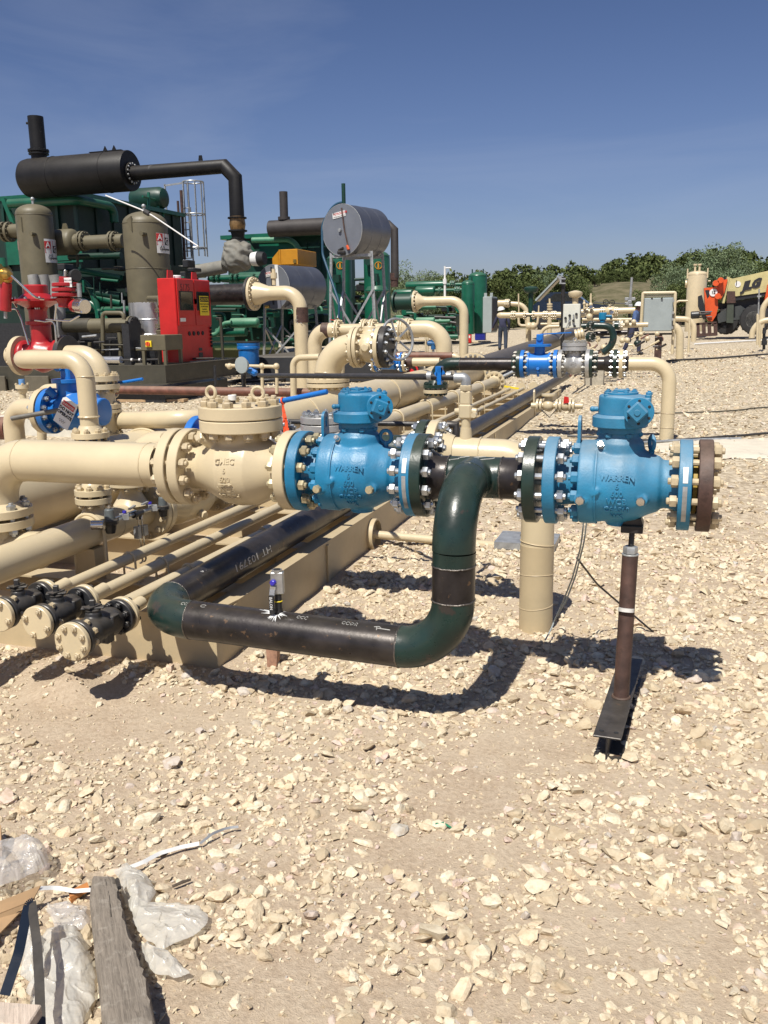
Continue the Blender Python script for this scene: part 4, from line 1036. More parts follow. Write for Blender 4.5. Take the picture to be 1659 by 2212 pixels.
flange(t, V(X6, y6, Z6), YA, .19, .05, TAN, .087, -.09)
caps(t, V(X6, y6-.026, Z6), -YA, .15, 12, .030, NUTT)
def riser_pair(par, x, y, zb, zf, rp, R, nb, d, mat=TAN, gap=.012, top=None, th=.034):
    mb = M(); mb.lathe((x, y, zb), ZA, [(0, rp*1.9), (.03, rp*1.55), (.07, rp*1.15), (zf-zb-.06, rp*1.05), (zf-zb-.03, rp*1.3)], 28); part('branch', mb, mat, par)
    mb = M(); mb.disc((x, y, zf-gap/2-th/2), ZA, R, th, 48); part('flange', mb, mat, par)
    mb = M(); mb.disc((x, y, zf+gap/2+th/2), ZA, R, th, 48); part('flange', mb, mat, par)
    mb = M(); mb.disc((x, y, zf), ZA, R*.6, gap, 32); part('gasket', mb, DARKST, par)
    for i, p in enumerate(ring_pts((x, y, zf), ZA, R*.78, nb)): inst('stud_bolt', bolt_mesh(gap+2*th, d, NUTT), axmat(p, ZA, i*.5), par)
yb1 = at(204, 1100, X=X6).y
riser_pair(t, X6, yb1, Z6+.07, .655, .045, .098, 8, .019, gap=.014, th=.032)
mb = M(); mb.lathe((X6, yb1, .69), ZA, [(0,.062), (.02,.060), (.045,.045), (.055,.03), (.10,.03)], 28); mb.cyl((X6-.03, yb1, .78), (X6+.03, yb1, .82), .03, 16); part('dome', mb, TAN, t)
mb = M(); a = at(190, 1030, X=X6+.05); mb.cyl(a, a+V(.42,.25,.035), .013, 16); part('lever', mb, GALV, t)
yb2 = 4.42
riser_pair(t, X6, yb2, Z6+.07, .70, .055, .122, 8, .022, gap=.018, th=.040)
mb = M(); mb.cyl((X6, yb2, .76), (X6, yb2, .9), .058, 24); part('riser', mb, TAN, t)
# in-line check valve body
for yc, mm in ((4.585, 1), (5.44, 1)):
    joint(t, V(X6, yc, Z6), YA, .175, .046, .012, (TAN, TAN), .146, 12, .024, NUTT)
cast('check_body', lambda mb: (mb.lathe((X6, 4.66, Z6), YA, [(0,.10), (.08,.11), (.20,.155), (.36,.165), (.50,.15), (.62,.11), (.74,.10)], 48), mb.lathe((X6, 5.02, Z6), ZA, [(0,.12), (.2,.11)], 32)), TAN, t, .009, 4)
mb = M(); mb.disc((X6, 5.02, Z6+.22), ZA, .17, .05, 40); mb.disc((X6, 5.02, Z6+.275), ZA, .17, .05, 40); part('bonnet', mb, TAN, t)
caps(t, V(X6, 5.02, Z6+.30), ZA, .14, 12, .024, NUTT)
mb = M(); mb.hexn((X6+.13, 4.98, Z6-.10), V(1,-.3,-.2), .03, .05, a0=.2); part('drain_plug', mb, TAN, t)

# small lines and their blanked black ball valves
def small_line(x, z, y0, y1, label):
    t = thing('small_line', (x, 8, .2), label, 'pipe', 'thin tan pipes running along the skid')
    mb = M(); mb.tube([(x, y0, z+.005), (x, 6, z), (x, y1, z)], .0305, 24); part('pipe', mb, TAN, t)
    for y in CB:
        if y > y1-.2 or y < y0+.3 or CB.index(y) % 3: continue
        mb = M(); mb.tube([V(x-.037, y-.03, .20)] + [V(x-.037*math.cos(a), y-.03, z+.037*math.sin(a)) for a in np.linspace(0, math.pi, 11)] + [V(x+.037, y-.03, .20)], .0062, 8); part('pipe_clamp', mb, TAN, t)
        mb = M(); mb.box((x+.002, y-.03, .2085), (.13, .05, .006)); part('clamp_plate', mb, TAN2, t)
    return t
A = small_line(-2.75, .33, 3.30, 15.9, 'thin tan pipe nearest the six inch line on the skid')
B = small_line(-2.55, .315, 3.33, 16.2, 'thin tan pipe between its twin and the black pipe')
C_ = small_line(-2.39, .290, 3.42, 4.9, 'short thin tan pipe half hidden behind the green corner elbow')
def black_valve(x, y0, L, z, R, nb, label):
    t = thing('blanked_ball_valve', (x, y0+L/2, z-.09), label, 'valve', 'black ball valves with cream blind flanges at the skid end')
    mb = M(); mb.disc((x, y0, z), YA, R, .024, 48, ch=.003); part('blind_flange', mb, TAN, t)
    for i, p in enumerate(ring_pts((x, y0+.03, z), YA, R*.77, nb, .35)): inst('stud_bolt', bolt_mesh(.070, .0165 if nb == 8 else .017, NUTT), axmat(p, YA, i), t)
    mb = M(); mb.disc((x, y0+.036, z), YA, R*.985, .026, 48, ch=.003); part('front_flange', mb, BLACKP, t)
    def b(mb):
        mb.lathe((x, y0+.04, z), YA, [(0,R*.62), (.03,R*.56), (.05,R*.70), (.08,R*.80), (L-.14,R*.80), (L-.11,R*.72), (L-.09,R*.5), (L-.05,R*.5)], 40)
        mb.lathe((x, y0+L*.42, z), ZA, [(0,R*.5), (R*.95,R*.42), (R*1.05,R*.36)], 28)
        mb.box((x+R*.62, y0+L*.62, z+R*.35), (.03,.05,.04)); mb.box((x+R*.55, y0+L*.5, z-R*.55), (.03,.05,.04))
    cast('body', b, BLACKP, t, .0042, 3)
    mb = M(); mb.lathe((x, y0+L*.42, z+R*1.03), ZA, [(0,R*.40), (.008,R*.42), (.012,R*.32)], 20); part('packing_gland', mb, BLACKP, t)
    for k in range(2): mb = M(); mb.box((x, y0+L*.42, z+R*1.03+.016+k*.006), (R*(1.15-.25*k), R*.5, .006), Matrix.Rotation(.5+k*.9, 3, 'Z'), ch=.001); part('stop_plate', mb, BLACKP, t)
    mb = M(); mb.box((x, y0+L*.42, z+R*1.03+.036), (.022,.022,.030), Matrix.Rotation(.4, 3, 'Z'), ch=.002); part('stem', mb, BLACKP, t)
    mb = M(); mb.disc((x, y0+L-.03, z), YA, R*.985, .028, 48, ch=.003); part('rear_flange', mb, BLACKP, t)
    mb = M(); mb.disc((x, y0+L+.006, z), YA, R, .024, 48, ch=.003); mb.lathe((x, y0+L+.017, z), YA, [(0,R*.55), (.03,.033)], 28); part('line_flange', mb, TAN, t)
    for i, p in enumerate(ring_pts((x, y0+L-.015, z), YA, R*.77, nb, .35)): inst('stud_bolt', bolt_mesh(.072, .0165, BLACKP), axmat(p, YA, i), t)
    mb = M(); mb.cyl((x, y0+L+.02, z), (x, y0+L+.16, z+.01), .030, 20); part('nipple', mb, TAN, t)
    return t
black_valve(-2.345, 2.955, .36, .272, .0830, 8, 'foremost black ball valve, its cream blind flange held by eight nuts')
black_valve(-2.55, 3.00, .32, .322, .0740, 4, 'middle black ball valve with a four nut cream blind flange')
black_valve(-2.75, 3.00, .30, .338, .0740, 4, 'black ball valve cut by the left picture edge')

# regulator manifold with stainless tubing
t = thing('regulator_manifold', (X6+.1, 4.1, .5), 'pair of black regulators with stainless tubing beside the six inch line', 'regulator')
Pm = lambda x, y: at(x, y, X=X6+.16)
for (px, py), ll in (((238, 1130), 0), ((352, 1098), 1)):
    c = Pm(px, py); s_ = 1.0 if ll == 0 else .88
    mb = M(); mb.lathe(c+V(0,0,-.055*s_), ZA, [(0,.024*s_), (.02*s_,.030*s_), (.045*s_,.034*s_), (.05*s_,.044*s_), (.072*s_,.044*s_), (.078*s_,.034*s_)], 8); part('bowl', mb, BLACKP, t)
    mb = M(); mb.lathe(c+V(0,0,.023*s_), ZA, [(0,.030*s_), (.05*s_,.026*s_), (.056*s_,.020*s_)], 16); part('spring_case', mb, paint('regulator_grey%d' % ll, (.10,.115,.12), .35, bump=.02), t)
    mb = M(); mb.cyl(c+V(0,0,.078*s_), c+V(0,0,.098*s_), .006, 8); mb.cyl(c+V(0,0,.085*s_), c+V(0,0,.092*s_), .012, 6); part('adjusting_screw', mb, STAIN, t)
c = Pm(215, 1133); mb = M(); mb.cyl(c+V(-.035,-.02,0), c+V(.03,0,0), .026, 20, ch=.003); part('gauge', mb, STAIN, t)
mb = M(); mb.disc(c+V(-.036,-.0205,0), V(-.87,-.5,0), .022, .002, 20); part('gauge_dial', mb, RUBBER, t)
mb = M(); mb.tube([Pm(255, 1122), Pm(285, 1112), Pm(335, 1097)], .010, 8); mb.box(Pm(268, 1116), (.05,.05,.03), Matrix.Rotation(.6,3,'Z')); mb.box(Pm(330, 1097), (.05,.05,.03), Matrix.Rotation(.6,3,'Z')); part('needle_valves', mb, GALV, t)
mb = M(); mb.cyl(Pm(288, 1113), Pm(306, 1106), .019, 8); mb.cyl(Pm(300, 1106), Pm(300, 1122), .014, 8); part('tee_fitting', mb, DARKST, t)
for px, py in ((269, 1108), (324, 1089)):
    c = Pm(px, py); mb = M(); mb.cyl(c, c+V(0,0,.012), .011, 12); part('purple_cap', mb, PURPLE, t)
for a_, b2 in (((279, 1100), (291, 1092)), ((307, 1090), (319, 1084))):
    mb = M(); mb.bar(Pm(*a_), Pm(*b2), .016, .008); part('handle', mb, GALV, t)
for off, a_ in ((0, (245, 1120)), (9, (357, 1096))):
    x_ = 298+off*.8; mid = Pm(x_, 1119-(off*.4)); base = V(mid.x+.01, mid.y+.0, .235)
    st = Pm(*a_); mb = M(); mb.tube(fillet([st, V(mid.x, mid.y, st.z if off == 0 else mid.z+.02), base, base+V(-.02,0,0)], .03, 6), .0055, 10); part('tubing', mb, STAIN, t)
mb = M(); mb.tube([Pm(302, 1190)+V(0,0,-.12), at(160, 1197, Z=.215), at(120, 1190, Z=.215)], .0055, 8); part('tubing', mb, STAIN, t)
mb = M(); mb.box(Pm(311, 1145), (.03,.04,.06)); mb.box(Pm(297, 1150), (.03,.03,.07)); part('shutoff_valve', mb, GALV, t)

# ------------------------------------------------------------------ second valve run at Y = 4.49
Y2, Z2 = 4.49, .885
t = thing('buried_riser', (-.62, Y2, -.04), 'tan pipe rising from the gravel behind the drop leg and elbowing left', 'pipe'); rz = t
mb = M(); mb.tube(fillet([(-.62, Y2, -.2), (-.62, Y2, Z2-.01), (-1.10, Y2, Z2)], .20, 14), .0855, 40); part('pipe', mb, TAN, t)
for z in (.47, .30, .13):
    mb = M(); mb.tube([V(-.62+.087*math.cos(a), Y2+.087*math.sin(a), z-.04+.012*math.sin(a+z*9)) for a in np.linspace(0, 6.283, 33)], .0028, 6); part('wrap_edge', mb, TAN2, t)
mb = M(); mb.cyl((-.62, Y2, -.1), (-.62, Y2, .42), .0875, 40); part('tape_wrap', mb, TAN2, t)
weld(t, (-.92, Y2, Z2), XA, .086, TAN)
joint(t, V(-1.19, Y2, Z2), XA, .172, .048, .012, (DGREEN, TAN), .143, 12, .025, ZINC, hubs=(.08, .08), rp=.09)
mb = M(); mb.cyl((-1.30, Y2, Z2), (-1.62, Y2, Z2), .088, 32); part('spool', mb, DGREENE, t)
# needle valve and thin black line feeding down onto the riser
q = V(-1.0, Y2, Z2+.085)
t = thing('needle_valve', q, 'small tan block valve standing on the riser top under the thin black pipe', 'valve')
mb = M(); mb.cyl(q-V(0,0,.01), q+V(0,0,.05), .033, 20, r2=.028); mb.cyl(q+V(0,0,.05), q+V(0,0,.10), .024, 16); part('base', mb, TAN, t)
mb = M(); mb.box(q+V(0,0,.135), (.066,.06,.075), None, ch=.008); mb.lathe(q+V(0,0,.135)-V(.058,0,0), XA, [(0,.014), (.03,.02), (.09,.02), (.116,.016)], 14); part('body', mb, TAN, t)
mb = M(); mb.box(q+V(0,0,.205), (.055,.05,.07), None, ch=.006); mb.hexn(q+V(0,0,.24), ZA, .032, .03); part('bonnet', mb, TAN, t)
mb = M(); mb.cyl(q+V(.05,-.01,.12), q+V(.05,-.05,.12), .014, 12); part('side_port', mb, TAN, t)
t = thing('thin_black_line', (-2, Y2, 1.2), 'long thin black pipe crossing the picture above the teal valves', 'pipe')
zt2 = at(1010, 816, Y=Y2).z; pl_ = at(560, 811, Y=6.2)
mb = M(); mb.tube(fillet([V(q.x, Y2, q.z+.26), V(q.x, Y2, zt2), V(-1.22, Y2+.02, zt2+.003), pl_], .02, 4), .0165, 16); part('pipe', mb, BLACKP, t)
mb = M(); mb.tube(fillet([V(q.x, Y2, zt2-.06), V(q.x, Y2, zt2), V(q.x-.06, Y2, zt2)], .02, 5), .026, 16); part('elbow_fitting', mb, GALV, t)
mb = M(); mb.cyl(V(q.x, Y2, q.z+.255), V(q.x, Y2, q.z+.285), .021, 12); part('union', mb, GALV, t)
c = at(950, 812, Y=Y2+.02); mb = M(); mb.sphere(c, .036, 14, 8, (.9, .7, 1)); mb.box(c+V(0,-.01,.035), (.03,.05,.03)); mb.box(c+V(.005,-.02,.0), (.02,.03,.085)); part('blue_valve', mb, BRIGHT, t)
for s_ in (-.055, .05): mb = M(); mb.cyl(c+V(s_-.012,0,0), c+V(s_+.012,0,0), .024, 12); part('nut', mb, GALV, t)
t = thing('lower_black_line', (-1.6, 5, .9), 'lower thin black pipe ending in an elbow left of the small tan valve', 'pipe')
pr = at(985, 918, Y=5.0); pl2 = at(790, 914, Y=5.0)
mb = M(); mb.tube(fillet([pr+V(0,0,-.35), pr, pl2+V(-.5,0,0)], .02, 4), .016, 14); part('pipe', mb, BLACKP, t)
mb = M(); mb.tube([pr+V(0,0,-.07), pr, pr+V(-.05,0,0)], .026, 12); mb.cyl(pr+V(-.19,0,0), pr+V(-.15,0,0), .024, 12); part('elbow_fitting', mb, DARKST, t)
# silver check valve, mostly hidden
t = thing('silver_check_valve', (-1.80, Y2, .8), 'silver painted check valve showing its bolted bonnet behind the left teal valve', 'valve')
mb = M(); mb.lathe((-2.05, Y2, Z2), XA, [(0,.10), (.08,.10), (.2,.155), (.3,.155), (.42,.10), (.48,.10)], 40); mb.cyl((-1.80, Y2, Z2), (-1.80, Y2, 1.02), .10, 32); part('body', mb, SILVER, t)
zb = at(697, 922, Y=Y2).z
mb = M(); mb.disc((-1.79, Y2, zb), ZA, .128, .036, 44, ch=.003); part('bonnet_flange', mb, SILVER, t)
mb = M(); mb.disc((-1.79, Y2, zb+.042), ZA, .128, .036, 44, ch=.003); mb.disc((-1.79, Y2, zb+.063), ZA, .07, .01, 32); part('bonnet', mb, SILVER, t)
for i, p in enumerate(ring_pts((-1.79, Y2, zb+.021), ZA, .103, 12)): inst('stud_bolt', bolt_mesh(.078, .019, ZINC), axmat(p, ZA, i), t)
flange(t, V(-2.06, Y2, Z2), XA, .165, .045, SILVER); flange(t, V(-1.60, Y2, Z2), XA, .165, .045, SILVER)
# bright blue ball valve behind the bonnet, long blue lever with ribbon
t = thing('bright_blue_valve', (-2.3, Y2, .8), 'bright blue ball valve peeping between the cream bonnet and teal valve', 'valve')
flange(t, V(-2.112, Y2, Z2), XA, .172, .046, BRIGHT); flange(t, V(-2.56, Y2, Z2), XA, .172, .046, BRIGHT)
mb = M(); mb.lathe((-2.55, Y2, Z2), XA, [(0,.09), (.05,.09), (.06,.13), (.34,.13), (.35,.09), (.42,.09)], 40); mb.cyl((-2.33, Y2, Z2), (-2.33, Y2, Z2+.24), .05, 24); part('body', mb, BRIGHT, t)
bolts(t, V(-2.085, Y2, Z2), XA, .10, .143, 12, .024, ZINC)
ha, hb = at(560, 876, Y=Y2), at(707, 846, Y=Y2-.06)
mb = M(); mb.cyl(ha, hb, .0145, 16, ch=.003); mb.cyl(V(-2.33, Y2, Z2+.22), V(-2.33, Y2, ha.z), .02, 12); part('lever', mb, BRIGHT, t)
rb = at(611, 866, Y=Y2-.03)
mb = M()
for (dx, dy, w) in ((-.035, -.22, .02), (.03, -.17, .022), (.012, -.20, .014)):
    p = rb+V(0,-.015,-.005); n = 6
    for k in range(n):
        a = p + V(dx*(k/n), 0, dy*(k/n)); b2 = p + V(dx*((k+1)/n)+.004*math.sin(k), .004*math.cos(k*2), dy*((k+1)/n)); w0 = w*(.45+.5*k/n)
        mb.add([a+V(-w0/2,0,0), a+V(w0/2,.003,0), b2+V(w0/2,.003,0), b2+V(-w0/2,0,0), a+V(-w0/2,.002,0), a+V(w0/2,.005,0), b2+V(w0/2,.005,0), b2+V(-w0/2,.002,0)], [(0,1,2,3), (7,6,5,4), (0,3,7,4), (1,5,6,2)])
mb.torus(rb, hb-ha, .017, .005, 16, 6)
o = solo('marker_ribbon', mb, RIBBON, 'orange ribbon tied on the long blue valve lever', 'ribbon')
# ------------------------------------------------------------------ left cluster standing on the header
t = thing('upper_bypass_pipe', (XV, 5.5, .8), 'cream pipe rising from a bolted flange and turning left with a round elbow', 'pipe')
yb = 5.52; rp = .066
bx_ = at(193, 915, X=XV)
zb = at(192, 934, X=XV).z; ztop = at(192, 776, X=XV).z
mb = M(); L0 = at(30, 777, Y=yb)
mb.tube(fillet([(XV, yb, zb), (XV, yb, ztop), (L0.x, yb, L0.z), (L0.x, yb+.35, L0.z)], .155, 12), rp, 36); part('pipe', mb, TAN, t)
weld(t, (XV, yb, at(192, 812, X=XV).z), ZA, rp, TAN); weld(t, (XV, yb, at(192, 900, X=XV).z), ZA, rp*1.06, TAN, .012)
mb = M(); mb.lathe((XV, yb, zb), ZA, [(0,rp*1.5), (.05,rp*1.12)], 28); part('hub', mb, TAN, t)
mb = M(); mb.disc((XV, yb, zb-.02), ZA, .135, .04, 48); part('flange', mb, TAN, t)
mb = M(); mb.disc((XV, yb, zb-.085), ZA, .135, .04, 48); mb.cyl((XV, yb, zb-.1), (XV, yb, ZV), .08, 24); part('flange', mb, TAN, t)
for i, p in enumerate(ring_pts((XV, yb, zb-.0525), ZA, .107, 8)): inst('stud_bolt', bolt_mesh(.105, .024, NUTT), axmat(p, ZA, i), t)
# red control valve run
yc = 6.35
Z3 = at(120, 768, Y=yc).z
xa, xb_, xe = at(47, 770, Y=yc).x, at(140, 760, Y=yc).x, at(212, 760, Y=yc+.02).x
t = thing('control_valve', ((xa+xb_)/2, yc, Z3-.2), 'red control valve with round diaphragm and side regulator, left of the cream elbow', 'valve')
mb = M(); mb.disc((xa, yc, Z3), XA, .165, .045, 44); mb.cyl((xa-.12, yc, Z3), (xa, yc, Z3), .08, 28); part('cream_flange', mb, TAN, t)
caps(t, V(xa+.0-.025, yc, Z3), -XA, .13, 8, .026, NUTT)
def b(mb):
    mb.lathe((xa, yc, Z3), XA, [(.02,.13), (.06,.13), (.09,.10), ((xb_-xa)*.5,.145), (xb_-xa-.09,.10), (xb_-xa-.06,.14), (xb_-xa-.01,.14)], 40)
    mb.cyl(((xa+xb_)/2, yc, Z3), ((xa+xb_)/2, yc, Z3+.26), .085, 28)
cast('body', b, REDD, t, .010, 3)
mb = M(); mb.disc((xb_+.02, yc, Z3), XA, .165, .045, 44); part('black_flange', mb, BLACKP, t)
xm = at(84, 700, Y=yc).x
zz = lambda y: at(105, y, Y=yc).z
mb = M(); mb.disc((xm, yc, Z3+.27), ZA, .105, .03, 28); mb.cyl((xm, yc, Z3+.28), (xm, yc, Z3+.38), .075, 24); part('bonnet', mb, REDD, t)
for s_ in (-1, 1): mb = M(); mb.bar((xm+s_*.055, yc, Z3+.37), (xm+s_*.085, yc, zz(656)), .035, .05, YA); part('yoke_leg', mb, REDD, t)
mb = M(); mb.cyl((xm, yc, Z3+.36), (xm, yc, zz(656)), .014, 12); mb.box((xm+.01, yc-.02, Z3+.43), (.06,.04,.05)); part('stem', mb, STAIN, t)
zd = zz(648); mb = M(); mb.lathe((xm, yc, zd-.06), ZA, [(0,.09), (.03,.15), (.05,.225), (.068,.225), (.072,.15), (.115,.10), (.12,.10)], 44); part('diaphragm_case', mb, REDD, t)
caps(t, V(xm, yc, zd+.005), ZA, .205, 12, .016, ZINC, h=.015)
mb = M(); mb.cyl((xm, yc, zd+.05), (xm, yc, zd+.125), .10, 28, ch=.01); part('spring_case', mb, REDD, t)
# pilot regulator to the right of it
t = thing('pilot_regulator', at(140, 640, Y=yc), 'small red pilot regulator with a silver gauge, mounted right of the diaphragm', 'regulator')
pc = lambda y: at(141, y, Y=yc-.05)
mb = M(); mb.cyl(pc(664), pc(598), .055, 20, r2=.05, ch=.005); part('spring_tube', mb, REDD, t)
mb = M(); mb.cyl(pc(597), pc(584), .014, 8); mb.sphere(pc(585), .012, 8, 6); part('adjusting_screw', mb, STAIN, t)
for y in (611+4, 622+4, 633+4): mb = M(); mb.disc(pc(y), ZA, .105, .028, 28, ch=.005); part('flange_plate', mb, REDD, t)
mb = M(); mb.lathe(pc(658), ZA, [(0,.05), (.05,.075), (.07,.04)], 20); part('lower_case', mb, REDD, t)
mb = M(); mb.cyl(at(159, 660, Y=yc-.05), at(171, 660, Y=yc-.08), .052, 18); part('red_housing', mb, REDD, t)
mb = M(); mb.cyl(at(168, 660, Y=yc-.1), at(184, 662, Y=yc-.14), .058, 24, ch=.006); part('gauge_case', mb, STAIN, t)
mb = M(); mb.cyl(at(170, 612, Y=yc-.05), at(172, 642, Y=yc-.05), .018, 12); mb.cyl(at(158, 627, Y=yc-.05), at(172, 627, Y=yc-.05), .012, 10); part('relief_valve', mb, GALV, t)
mb = M(); c = at(166, 595, Y=yc); mb.lathe(c-V(.03,0,0), V(1,-.6,0), [(0,.045), (.04,.05), (.05,.045)], 20); part('gauge', mb, RUBBER, t)
mb = M(); mb.box(at(147, 610, Y=yc-.105), (.07,.004,.075)); part('name_plate', mb, WHITE, t)
mb = M(); text_mb('MALLARD', .018, .0005, flat_fn(at(147, 607, Y=yc-.1075), (1,0,0), (0,0,1)), mb=mb); text_mb('CONTROL', .018, .0005, flat_fn(at(147, 614, Y=yc-.1075), (1,0,0), (0,0,1)), mb=mb); part('plate_lettering', mb, INK, t)
for pts in ([(0, 668), (36, 667), (46, 690), (62, 745)], [(75, 692), (98, 695), (118, 693), (122, 745)], [(100, 690), (150, 694), (172, 682)], [(0, 652), (30, 652), (36, 664)], [(118, 692), (121, 660)]):
    mb = M(); mb.tube(fillet([at(px, py, Y=yc-.12) for px, py in pts], .04, 5), .0075, 8); part('tubing', mb, STAIN, t)
t = thing('filter_bottle', at(12, 640, Y=yc-.25), 'red cylindrical filter hanging at the left picture edge below the brass regulator', 'filter')
mb = M(); mb.cyl(at(13, 610, Y=yc-.25), at(12, 672, Y=yc-.25), .045, 22, ch=.006); part('bottle', mb, REDD, t)
mb = M(); mb.cyl(at(12, 673, Y=yc-.25), at(12, 688, Y=yc-.25), .014, 10); mb.cyl(at(13, 610, Y=yc-.25), at(14, 600, Y=yc-.25), .013, 10); part('end_fittings', mb, GALV, t)
t = thing('brass_regulator', at(18, 592, Y=yc-.25), 'brass gas regulator with a bare tube running down right, left edge', 'regulator')
mb = M(); c = at(14, 593, Y=yc-.25); mb.lathe(c-V(.07,0,0), V(1,-.25,0), [(0,.03), (.03,.075), (.06,.085), (.075,.05), (.11,.045), (.13,.025)], 26); mb.sphere(c+V(0,0,-.04), .04, 12, 8); part('body', mb, BRASS, t)
mb = M(); mb.cyl(c+V(-.02,0,.06), c+V(-.02,0,.13), .03, 12); part('green_cap', mb, GREEN, t)
mb = M(); mb.tube(fillet([at(25, 596, Y=yc-.28), at(78, 645, Y=yc-.3), at(94, 646, Y=yc-.2)], .05, 5), .009, 10); part('tube', mb, STAIN, t)

# cream elbow down to the tall flange stack
t = thing('flange_stack', (XV, 6.3, .6), 'tall stack of bolted cream flanges under the rear cream elbow', 'pipe')
ys = 6.32; xs_ = at(221, 850, Y=ys).x
fz = lambda y: at(221, y, Y=ys).z
mb = M(); mb.tube(fillet([(xb_+.05, yc-.02, Z3), (xs_, ys, Z3), (xs_, ys, fz(830))], .19, 14), .084, 36); part('elbow', mb, TAN, t)
for y0, y1 in ((811, 823), (829, 840), (872, 882), (884, 891), (935, 946), (950, 960)):
    mb = M(); a, b2 = fz(y1), fz(y0); mb.disc((xs_, ys, (a+b2)/2), ZA, .145, b2-a, 44); part('flange', mb, TAN, t)
mb = M(); mb.lathe((xs_, ys, fz(1000)), ZA, [(0,.09), (fz(960)-fz(1000),.09), (fz(935)-fz(1000),.11), (fz(891)-fz(1000),.115), (fz(872)-fz(1000),.11), (fz(840)-fz(1000),.095)], 36); part('column', mb, TAN, t)
for yy in (823.5, 883, 948):
    zc_ = fz(yy+3)
    for i, p in enumerate(ring_pts((xs_, ys, zc_), ZA, .118, 10)): inst('stud_bolt', bolt_mesh(.105 if yy < 830 or yy > 940 else .08, .024, NUTT), axmat(p, ZA, i), t)
t = thing('rear_blue_lever', at(280, 822, Y=6.5), 'bright blue lever pointing right from behind the flange stack', 'lever')
mb = M(); mb.cyl(at(236, 831, Y=6.5), at(308, 819, Y=6.4), .014, 14, ch=.003); part('bar', mb, BRIGHT, t)

# bright blue ball valve with the warning tag
yv = 6.05; zc = at(135, 888, Y=yv).z
t = thing('tagged_ball_valve', at(135, 930, Y=yv), 'bright blue ball valve with a DO NOT OPERATE tag and grey lever', 'valve')
fx = lambda x: at(x, 888, Y=yv).x
mb = M(); mb.disc((fx(99), yv, zc), XA, .185, .05, 48); part('cream_flange', mb, TAN, t)
mb = M(); mb.disc((fx(99)+.033, yv, zc), XA, .16, .014, 40); part('gasket', mb, BLACKP, t)
mb = M(); mb.disc((fx(99)+.065, yv, zc), XA, .185, .048, 48); part('front_flange', mb, BRIGHT, t)
def b(mb):
    mb.lathe((fx(99)+.08, yv, zc), XA, [(0,.10), (.06,.10), (.10,.14), (.14,.155), (.38,.155), (.40,.11), (.48,.11)], 44); mb.cyl((fx(152), yv, zc), (fx(152), yv, zc+.24), .09, 28)
cast('body', b, BRIGHT, t, .010, 3)
bolts(t, V(fx(99)+.033, yv, zc), XA, .115, .15, 12, .025, ZINC)
mb = M(); mb.disc((fx(152), yv, zc+.245), ZA, .125, .03, 36); part('mounting_disc', mb, BRIGHT, t)
mb = M(); mb.box((fx(155), yv, zc+.32), (.09,.10,.15), None, ch=.01); mb.cyl((fx(148), yv-.09, zc+.36), (fx(148), yv-.03, zc+.36), .038, 18); mb.cyl((fx(130), yv-.13, zc+.19), (fx(140), yv-.1, zc+.13), .03, 14); part('stem_housing', mb, BRIGHT, t)
ha, hb = at(25, 904, Y=yv-.35), at(140, 884, Y=yv-.20)
mb = M(); mb.tube([ha, hb, hb+V(.1,.05,.02)], .019, 18); part('lever', mb, paint('weathered_grey_bar', (.15,.14,.12), .6, var=.25), t)
mb = M(); mb.disc(ha+(ha-hb).normalized()*.002, ha-hb, .014, .004, 16); part('lever_end', mb, DRUM, t)
ca = at(142, 892, Y=yv-.25); ang = math.radians(-32)
ux = V(math.cos(ang), -.05, math.sin(ang)).normalized(); uy = V(-math.sin(ang), 0, math.cos(ang)).normalized()
mb = M(); w, h = .075, .115
pts = [(-w,-h), (w,-h), (w,h*.8), (w*.7,h), (-w*.7,h), (-w,h*.8)]
mb.prism([ca+ux*a+uy*b2 for a, b2 in pts], ux.cross(uy)*.002); tg = part('danger_tag', mb, WHITE, t)
fo = ca + ux.cross(uy)*.003
# the tag's face looks towards the camera (-Y)
mb = M(); n_ = ux.cross(uy); sgn = -1 if n_.y > 0 else 1
fo = ca + n_*(.004 if n_.y < 0 else -.002)
def F(o, x=0, y=0): return flat_fn(o+ux*x+uy*y, ux, uy) if n_.y < 0 else (lambda a, b_, c, o=o+ux*x+uy*y: o+ux*a+uy*b_-n_*c)
mb.prism([fo+ux*a+uy*b2 for a, b2 in ((-.06,.045), (.06,.045), (.06,.085), (-.06,.085))], n_*(.0006 if n_.y < 0 else -.0006)); part('red_panel', mb, REDINK, tg)
mb = M()
for s_, y, sz in (('DANGER', .054, .028),): text_mb(s_, sz, .0004, F(fo-V(0,.001,0), 0, y), mb=mb)
part('tag_heading', mb, WHITE, tg)
mb = M()
for s_, y in (('DO NOT', .008), ('OPERATE', -.030)): text_mb(s_, .035, .0006, F(fo-V(0,.0005,0), 0, y), off=.0012, mb=mb)
part('tag_lettering', mb, INK, tg)
mb = M(); rr = random.Random(2); mb.tube([fo-V(0,.001,0)+ux*(-.03+.006*k)+uy*(-.075+.014*math.sin(k*2.1)) for k in range(11)], .0012, 5); part('signature', mb, INK, tg)

